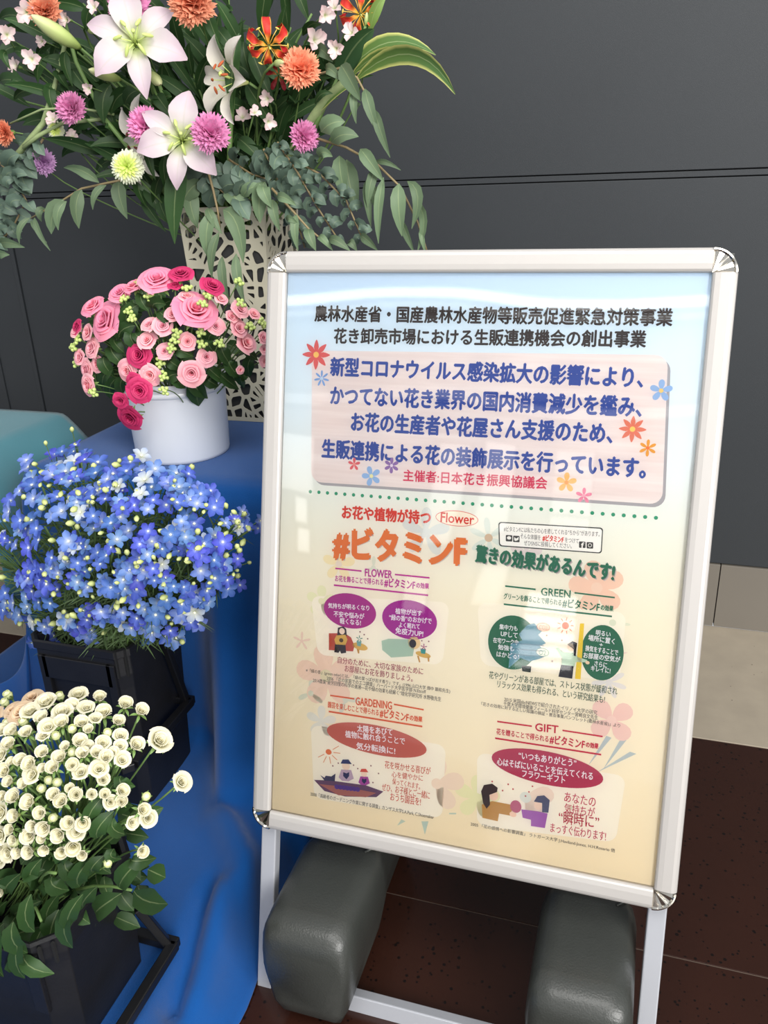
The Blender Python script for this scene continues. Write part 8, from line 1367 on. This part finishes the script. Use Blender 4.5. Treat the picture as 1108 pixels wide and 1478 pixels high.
# ------------------------------------------------------------------ flowers
SEED = random.Random(9)
def qbez(a, b_, c, n):
    a, b_, c = Vector(a), Vector(b_), Vector(c); return [a*(1-t)**2+b_*2*t*(1-t)+c*t*t for t in [i/n for i in range(n+1)]]
def stem(rootobj, M, back, target, rad=.0018, m=M_STEM):
    """a stem from just behind the bloom down into its container (world points turned into the bloom's own frame)"""
    p = M @ Vector((0, 0, back)); z = (M.to_3x3() @ Vector((0, 0, -1))).normalized(); t = Vector(target); d = (t-p).length
    pts = qbez(p, p+z*d*.35+Vector((0, 0, -.02)), t, 7); mb = MB(); Mi = M.inverted(); s = Mi.to_scale().x
    mb.tube([Mi @ q for q in pts], rad*s, 5); part('stem', mb.mesh('stem', m), rootobj)
VROOT = (-.865, 1.71, 1.06)
CATS = {'lily': 'lily', 'trumpet_lily': 'lily', 'lily_bud': 'lily bud', 'gloriosa': 'gloriosa lily', 'gloriosa_drooping': 'gloriosa lily', 'orange_carnation': 'carnation', 'pink_carnation': 'carnation', 'lilac_carnation': 'carnation', 'chrysanthemum': 'chrysanthemum', 'alstroemeria': 'alstroemeria'}
GRP = {'lily_bud': 'lily buds in the vase', 'orange_carnation': 'orange carnations in the vase', 'pink_carnation': 'pink carnations in the vase', 'alstroemeria': 'blush alstroemerias in the vase'}
for (kd, pos, fc, size, roll, label) in ARR:
    size *= {'lily': 1.1, 'orange_carnation': 1.12, 'pink_carnation': 1.1, 'lilac_carnation': 1.1, 'alstroemeria': 1.25}.get(kd, 1); M = frame_of(pos, fc, size, roll); nm = {'gloriosa_drooping': 'gloriosa', 'gloriosa': 'gloriosa'}.get(kd, kd)
    o = empty(nm, label=label, cat=CATS[kd], group=GRP.get(kd), M=M); rr = random.Random(label); jit = Matrix.Translation((rr.uniform(-.03, .03), rr.uniform(-.03, .03), rr.uniform(-.06, 0)))
    tgt = Vector(VROOT)+Vector((rr.uniform(-.06, .06), rr.uniform(-.06, .06), 0)); bk = -.1
    if kd == 'lily':
        for k in range(3): part('petal', ME_LP, o, RZ(k*120+rr.uniform(-6, 6)) @ Matrix.Rotation(rr.uniform(-.12, .12), 4, 'X'))
        for k in range(3): part('sepal', ME_LS, o, Matrix.Translation((0, 0, -.04)) @ RZ(k*120+60+rr.uniform(-6, 6)) @ Matrix.Rotation(rr.uniform(-.12, .12), 4, 'X'))
        for k in range(6): part('stamen', ME_ST0, o, RZ(k*60+25))
        part('pistil', ME_PISTIL, o)
    elif kd == 'trumpet_lily':
        sh = Matrix.Translation((0, 0, -.9))
        for k in range(3): part('petal', ME_TP, o, sh @ RZ(k*120+rr.uniform(-6, 6)))
        for k in range(3): part('sepal', ME_TS, o, sh @ RZ(k*120+60))
        for k in range(6): part('stamen', ME_ST1 if 'rust' in label else ME_ST2, o, sh @ RZ(k*60+15))
        part('pistil', ME_PISTIL, o, sh @ Matrix.Scale(1.8, 4)); bk = -.95
    elif kd == 'lily_bud': part('bud', ME_LB, o); bk = -.9
    elif kd == 'gloriosa':
        for k in range(6): part('petal', ME_GP, o, RZ(k*60+rr.uniform(-8, 8)))
        for k in range(6): part('stamen', ME_GS, o, RZ(k*60+30))
        part('pistil', ME_PISTIL, o, Matrix.Scale(.7, 4))
    elif kd == 'gloriosa_drooping':
        for k in range(6): part('petal', ME_GD, o, RZ(k*60+rr.uniform(-8, 8)))
    elif kd in CARN: part('bloom', CARN[kd], o, Matrix.Translation((0, 0, -.35)) @ Matrix.Scale(1.0, 4)); part('calyx', ME_CCAL, o, Matrix.Translation((0, 0, -.1))); bk = -1.3
    elif kd == 'chrysanthemum': part('bloom', ME_MUM, o, Matrix.Translation((0, 0, -.3))); part('calyx', ME_CCAL, o, Matrix.Translation((0, 0, .3))); bk = -.8
    elif kd == 'alstroemeria':
        for k in range(3): part('petal', ME_AP, o, Matrix.Translation((0, 0, -.35)) @ RZ(k*120+rr.uniform(-15, 15)))
        for k in range(3): part('petal', ME_AS, o, Matrix.Translation((0, 0, -.35)) @ RZ(k*120+60+rr.uniform(-15, 15)))
        part('calyx', ME_ACAL, o, Matrix.Translation((0, 0, -.35))); bk = -.75
    stem(o, M, bk, tgt, .0026 if 'lily' in kd else .0016)
# leaves built along their own curve
LM = {'lance': (P_LEAF, 7, .42, .9), 'dark': (P_DLEAF, 7, .45, .8), 'light': (P_LLEAF, 7, .45, .9), 'variegated': (P_VAR, 10, .45, .8), 'euca': (P_EUC, 6, .4, .8), 'round': (P_ROUND, 5, .5, .55), 'rose': (P_ROSEL, 5, .45, .7)}
CAMP = Vector((0, 0, CAM_H))
def leaf(kd, p0, pm, p2, w, parent, T, rr):
    m, nv, peak, pw = LM[kd]; pc = 2*Vector(pm)-.5*(Vector(p0)+Vector(p2)); pts = qbez(p0, pc, p2, nv); v = []; f = []; uv = []; nu = 4
    vw = (CAMP-pts[nv//2]).normalized(); tw = rr.uniform(-.55, .55)
    for j, p in enumerate(pts):
        t = j/nv; tg = (pts[min(j+1, nv)]-pts[max(j-1, 0)]).normalized(); x = tg.cross(vw)
        if x.length < .05: x = tg.cross(Vector((0, 0, 1)))
        x.normalize(); x = Quaternion(tg, tw+.5*(t-.5)*(1 if tw > 0 else -1)) @ x; n = x.cross(tg)
        s = (t/peak)*.5*PI if t < peak else .5*PI+((t-peak)/(1-peak))*.5*PI
        ww = max(.5*w*max(math.sin(s), 0)**pw, .0006)
        if kd == 'rose' and 0 < j < nv: ww *= 1+(.06 if j % 2 else -.04)
        for i in range(nu+1):
            u = i/nu*2-1; v.append(p+x*u*ww+n*(ww*.28*abs(u)+(.10*ww*math.sin(6*t+tw*5)*u if kd != 'round' else 0))-T); uv.append((i/nu, t))
    for j in range(nv):
        for i in range(nu): a = j*(nu+1)+i; f.append((a, a+1, a+nu+2, a+nu+1))
    mb = MB(); mb.add(v, f, uv); return part('leaf', mb.mesh('leaf', m), parent)
def plant(nm, label, cat, group, st, rad, leaves, smat):
    T = Vector(st[0]); o = empty(nm, st[0], label, cat, group); rr = random.Random(label+str(st[0]))
    P_ = [Vector(p)-T for p in st]
    if len(P_) == 3: P_ = qbez(P_[0], 2*P_[1]-.5*(P_[0]+P_[2]), P_[2], 6)
    mb = MB(); mb.tube(P_, [rad*(1-.45*i/len(P_)) for i in range(len(P_))], 6); part('stem', mb.mesh('stem', smat), o)
    for (kd, p0, pm, p2, w) in leaves: leaf(kd, p0, pm, p2, w, o, T, rr)
    return o
for (nm, label, cat, group, st, rad, leaves) in PLANTS:
    plant(nm, label, cat, group, st, rad, leaves, M_ESTEM if 'eucalyptus' in nm else (M_PSTEM if 'stalk' in nm or 'variegated' in nm else M_STEM))
WHERE = FILLW
def ru(r, a): return Vector([r.uniform(*q) for q in a])
for i, tip in enumerate(FILL):
    rr = random.Random(i+11); rt = Vector((-.865, 1.71, 1.10)); tip = Vector(tip); mid = (rt+tip)/2+Vector((0, 0, .05)); lv = []; d = (tip-rt).normalized()
    for k in range(10):
        t = .30+.70*(k+.5)/10; p = rt*(1-t)**2+mid*2*t*(1-t)+tip*t*t; o = ru(rr, ((-1, 1), (-.8, .3), (-.5, .6))).normalized(); q = p+(o*.9+d*.6)*rr.uniform(.055, .095)
        lv.append(('lance', p, (p+q)/2+Vector((0, -.006, .008)), q, rr.uniform(.018, .030)))
    plant('foliage_stem', WHERE[i], 'foliage', 'filler foliage stems in the vase', [rt, mid, tip], .0035, lv, M_STEM)
def deep(label, c, rx, ry, rz, rt, n, l0, l1, w0, w1):
    rr = random.Random(label); lv = []; c = Vector(c)
    for k in range(n):
        u = ru(rr, ((-1, 1), (-1, .3), (-.75, .9))).normalized()*rr.uniform(.62, .92); p = c+Vector((u.x*rx, u.y*ry, u.z*rz))
        q = p+(u+ru(rr, ((-.9, .9), (-.5, .5), (-.9, .7)))).normalized()*rr.uniform(l0, l1); lv.append(('rose', p, (p+q)/2+Vector((0, -.003, .004)), q, rr.uniform(w0, w1)))
    plant('rose_foliage_stem', label, 'foliage', None, [Vector(rt), (Vector(rt)+c)/2, c], .003, lv, M_STEM)
deep('dark rose leaves deep inside the pink bouquet', PDEEP, .155, .12, .10, (-.905, 1.47, .76), 90, .025, .042, .022, .032)
deep('rose leaves deep inside the cream bouquet', CDEEP, .16, .13, .15, (-.80, .70, .22), 130, .03, .045, .02, .032)
for (nm, label, cat, group, st, rad, leaves) in PINKLEAF+CREAMLEAF: plant(nm, label, cat, group, st, rad, leaves, M_STEM)
def rose(kd, pos, fc, size, roll, label, root_, group, cat='rose'):
    M = frame_of(pos, fc, size, roll); o = empty(kd, label=label, cat=cat, group=group, M=M); rr = random.Random(label)
    if kd == 'rose_bud':
        part('bud', ME_RBUD, o); part('calyx', ME_RCAL, o); bk = -1.1
    else:
        cores, op, ip = ROSE[kd]; part('bloom', rr.choice(cores), o, RZ(rr.uniform(0, 360)))
        a0 = rr.uniform(0, 72); cl = 1 if (kd != 'cream_rose' or rr.random() < .35) else 0
        for k in range(5): part('petal', op if cl else ip, o, RZ(a0+k*72+rr.uniform(-8, 8)) @ Matrix.Scale(rr.uniform(.92, 1.08), 4))
        if kd in ('pink_rose', 'peach_rose', 'magenta_rose') or rr.random() < .4:
            for k in range(4): part('petal', ip, o, Matrix.Translation((0, 0, .04)) @ RZ(a0+36+k*90) @ Matrix.Scale(.86, 4))
        part('calyx', ME_CALYX, o); bk = -.55
    tg = Vector(root_)+Vector((rr.uniform(-.04, .04), rr.uniform(-.04, .04), 0)); stem(o, M, bk, tg, .0013)
for (kd, pos, fc, size, roll, label) in PINK: rose(kd, pos, fc, size, roll, label, (-.905, 1.46, .77), 'roses in the white bucket')
for (kd, pos, fc, size, roll, label) in CREAM: rose(kd, pos, fc, size, roll, label, (-.80, .71, .25), 'cream roses in the black bucket', 'rose bud' if kd == 'rose_bud' else 'rose')
for (kd, pos, fc, size, roll, label) in GREEN:
    M = frame_of(pos, fc, size, roll); o = empty('berry_sprig', label=label, cat='berries', group='green berry sprigs in the pink bouquet', M=M); rr = random.Random(label)
    for k in range(7):
        a = k*2.4; q = .62*math.sqrt(k/7); part('berry', ME_BERRY, o, Matrix.Translation((q*math.cos(a)*1.3, q*math.sin(a)*1.3, -.3*q+rr.uniform(-.1, .1))) @ Matrix.Rotation(rr.uniform(-.5, .5), 4, 'X') @ Matrix.Scale(.40, 4))
    stem(o, M, -.4, (-.905+rr.uniform(-.03, .03), 1.46+rr.uniform(-.03, .03), .77), .0011)
for (pos, fls, buds, label) in DELPH:
    o = empty('delphinium_spray', pos, label, 'delphinium', 'blue delphinium sprays in the black bucket'); T = Vector(pos); rr = random.Random(label)
    root_ = Vector((-.95+rr.uniform(-.05, .05), 1.165+rr.uniform(-.05, .05), .36)); mid = (T+root_)/2+Vector((0, 0, .03))
    ax = qbez(root_, mid, T+Vector((0, .03, -.01)), 8); mb = MB(); mb.tube([p-T for p in ax], .0019, 5)
    for (p, fc, s) in [(a[0], a[1], a[2]) for a in fls]+list(buds):
        p = Vector(p); q = ax[rr.choice([5, 6, 7])]; mb.tube([q-T, (q+p)/2-T+Vector((0, 0, .006)), p-Vector(fc)*s*.2-T], .0009, 4, False)
    part('stem', mb.mesh('stem', M_STEM), o)
    for (p, fc, s, k) in fls:
        if k == 2 and rr.random() < .6: k = 0
        fo = part('floret', FLO[k], o, frame_of(Vector(p)-T, fc, s, rr.uniform(0, 72))); part('eye', ME_EYE, fo)
    for (p, fc, s) in buds: part('bud', ME_DBUD, o, frame_of(Vector(p)-T, fc, s))
    mb = MB()
    for k in range(46):
        b_ = ax[rr.choice([3, 4, 5, 6, 7])]; d = Vector((rr.uniform(-1, 1), rr.uniform(-1, .3), rr.uniform(-.6, .8))).normalized(); L_ = rr.uniform(.03, .06); e = b_+d*L_; w = d.cross(Vector((.3, -.8, .4))).normalized()*.0011
        mb.add([b_-w-T, b_+w-T, (b_+e)/2+w*1.3-T+Vector((0, 0, .004)), e-T, (b_+e)/2-w*1.3-T+Vector((0, 0, .004))], [(0, 1, 2, 4), (4, 2, 3)])
    f_ = part('foliage', mb.mesh('foliage', M_NEEDLE), o); f_['kind'] = 'stuff'
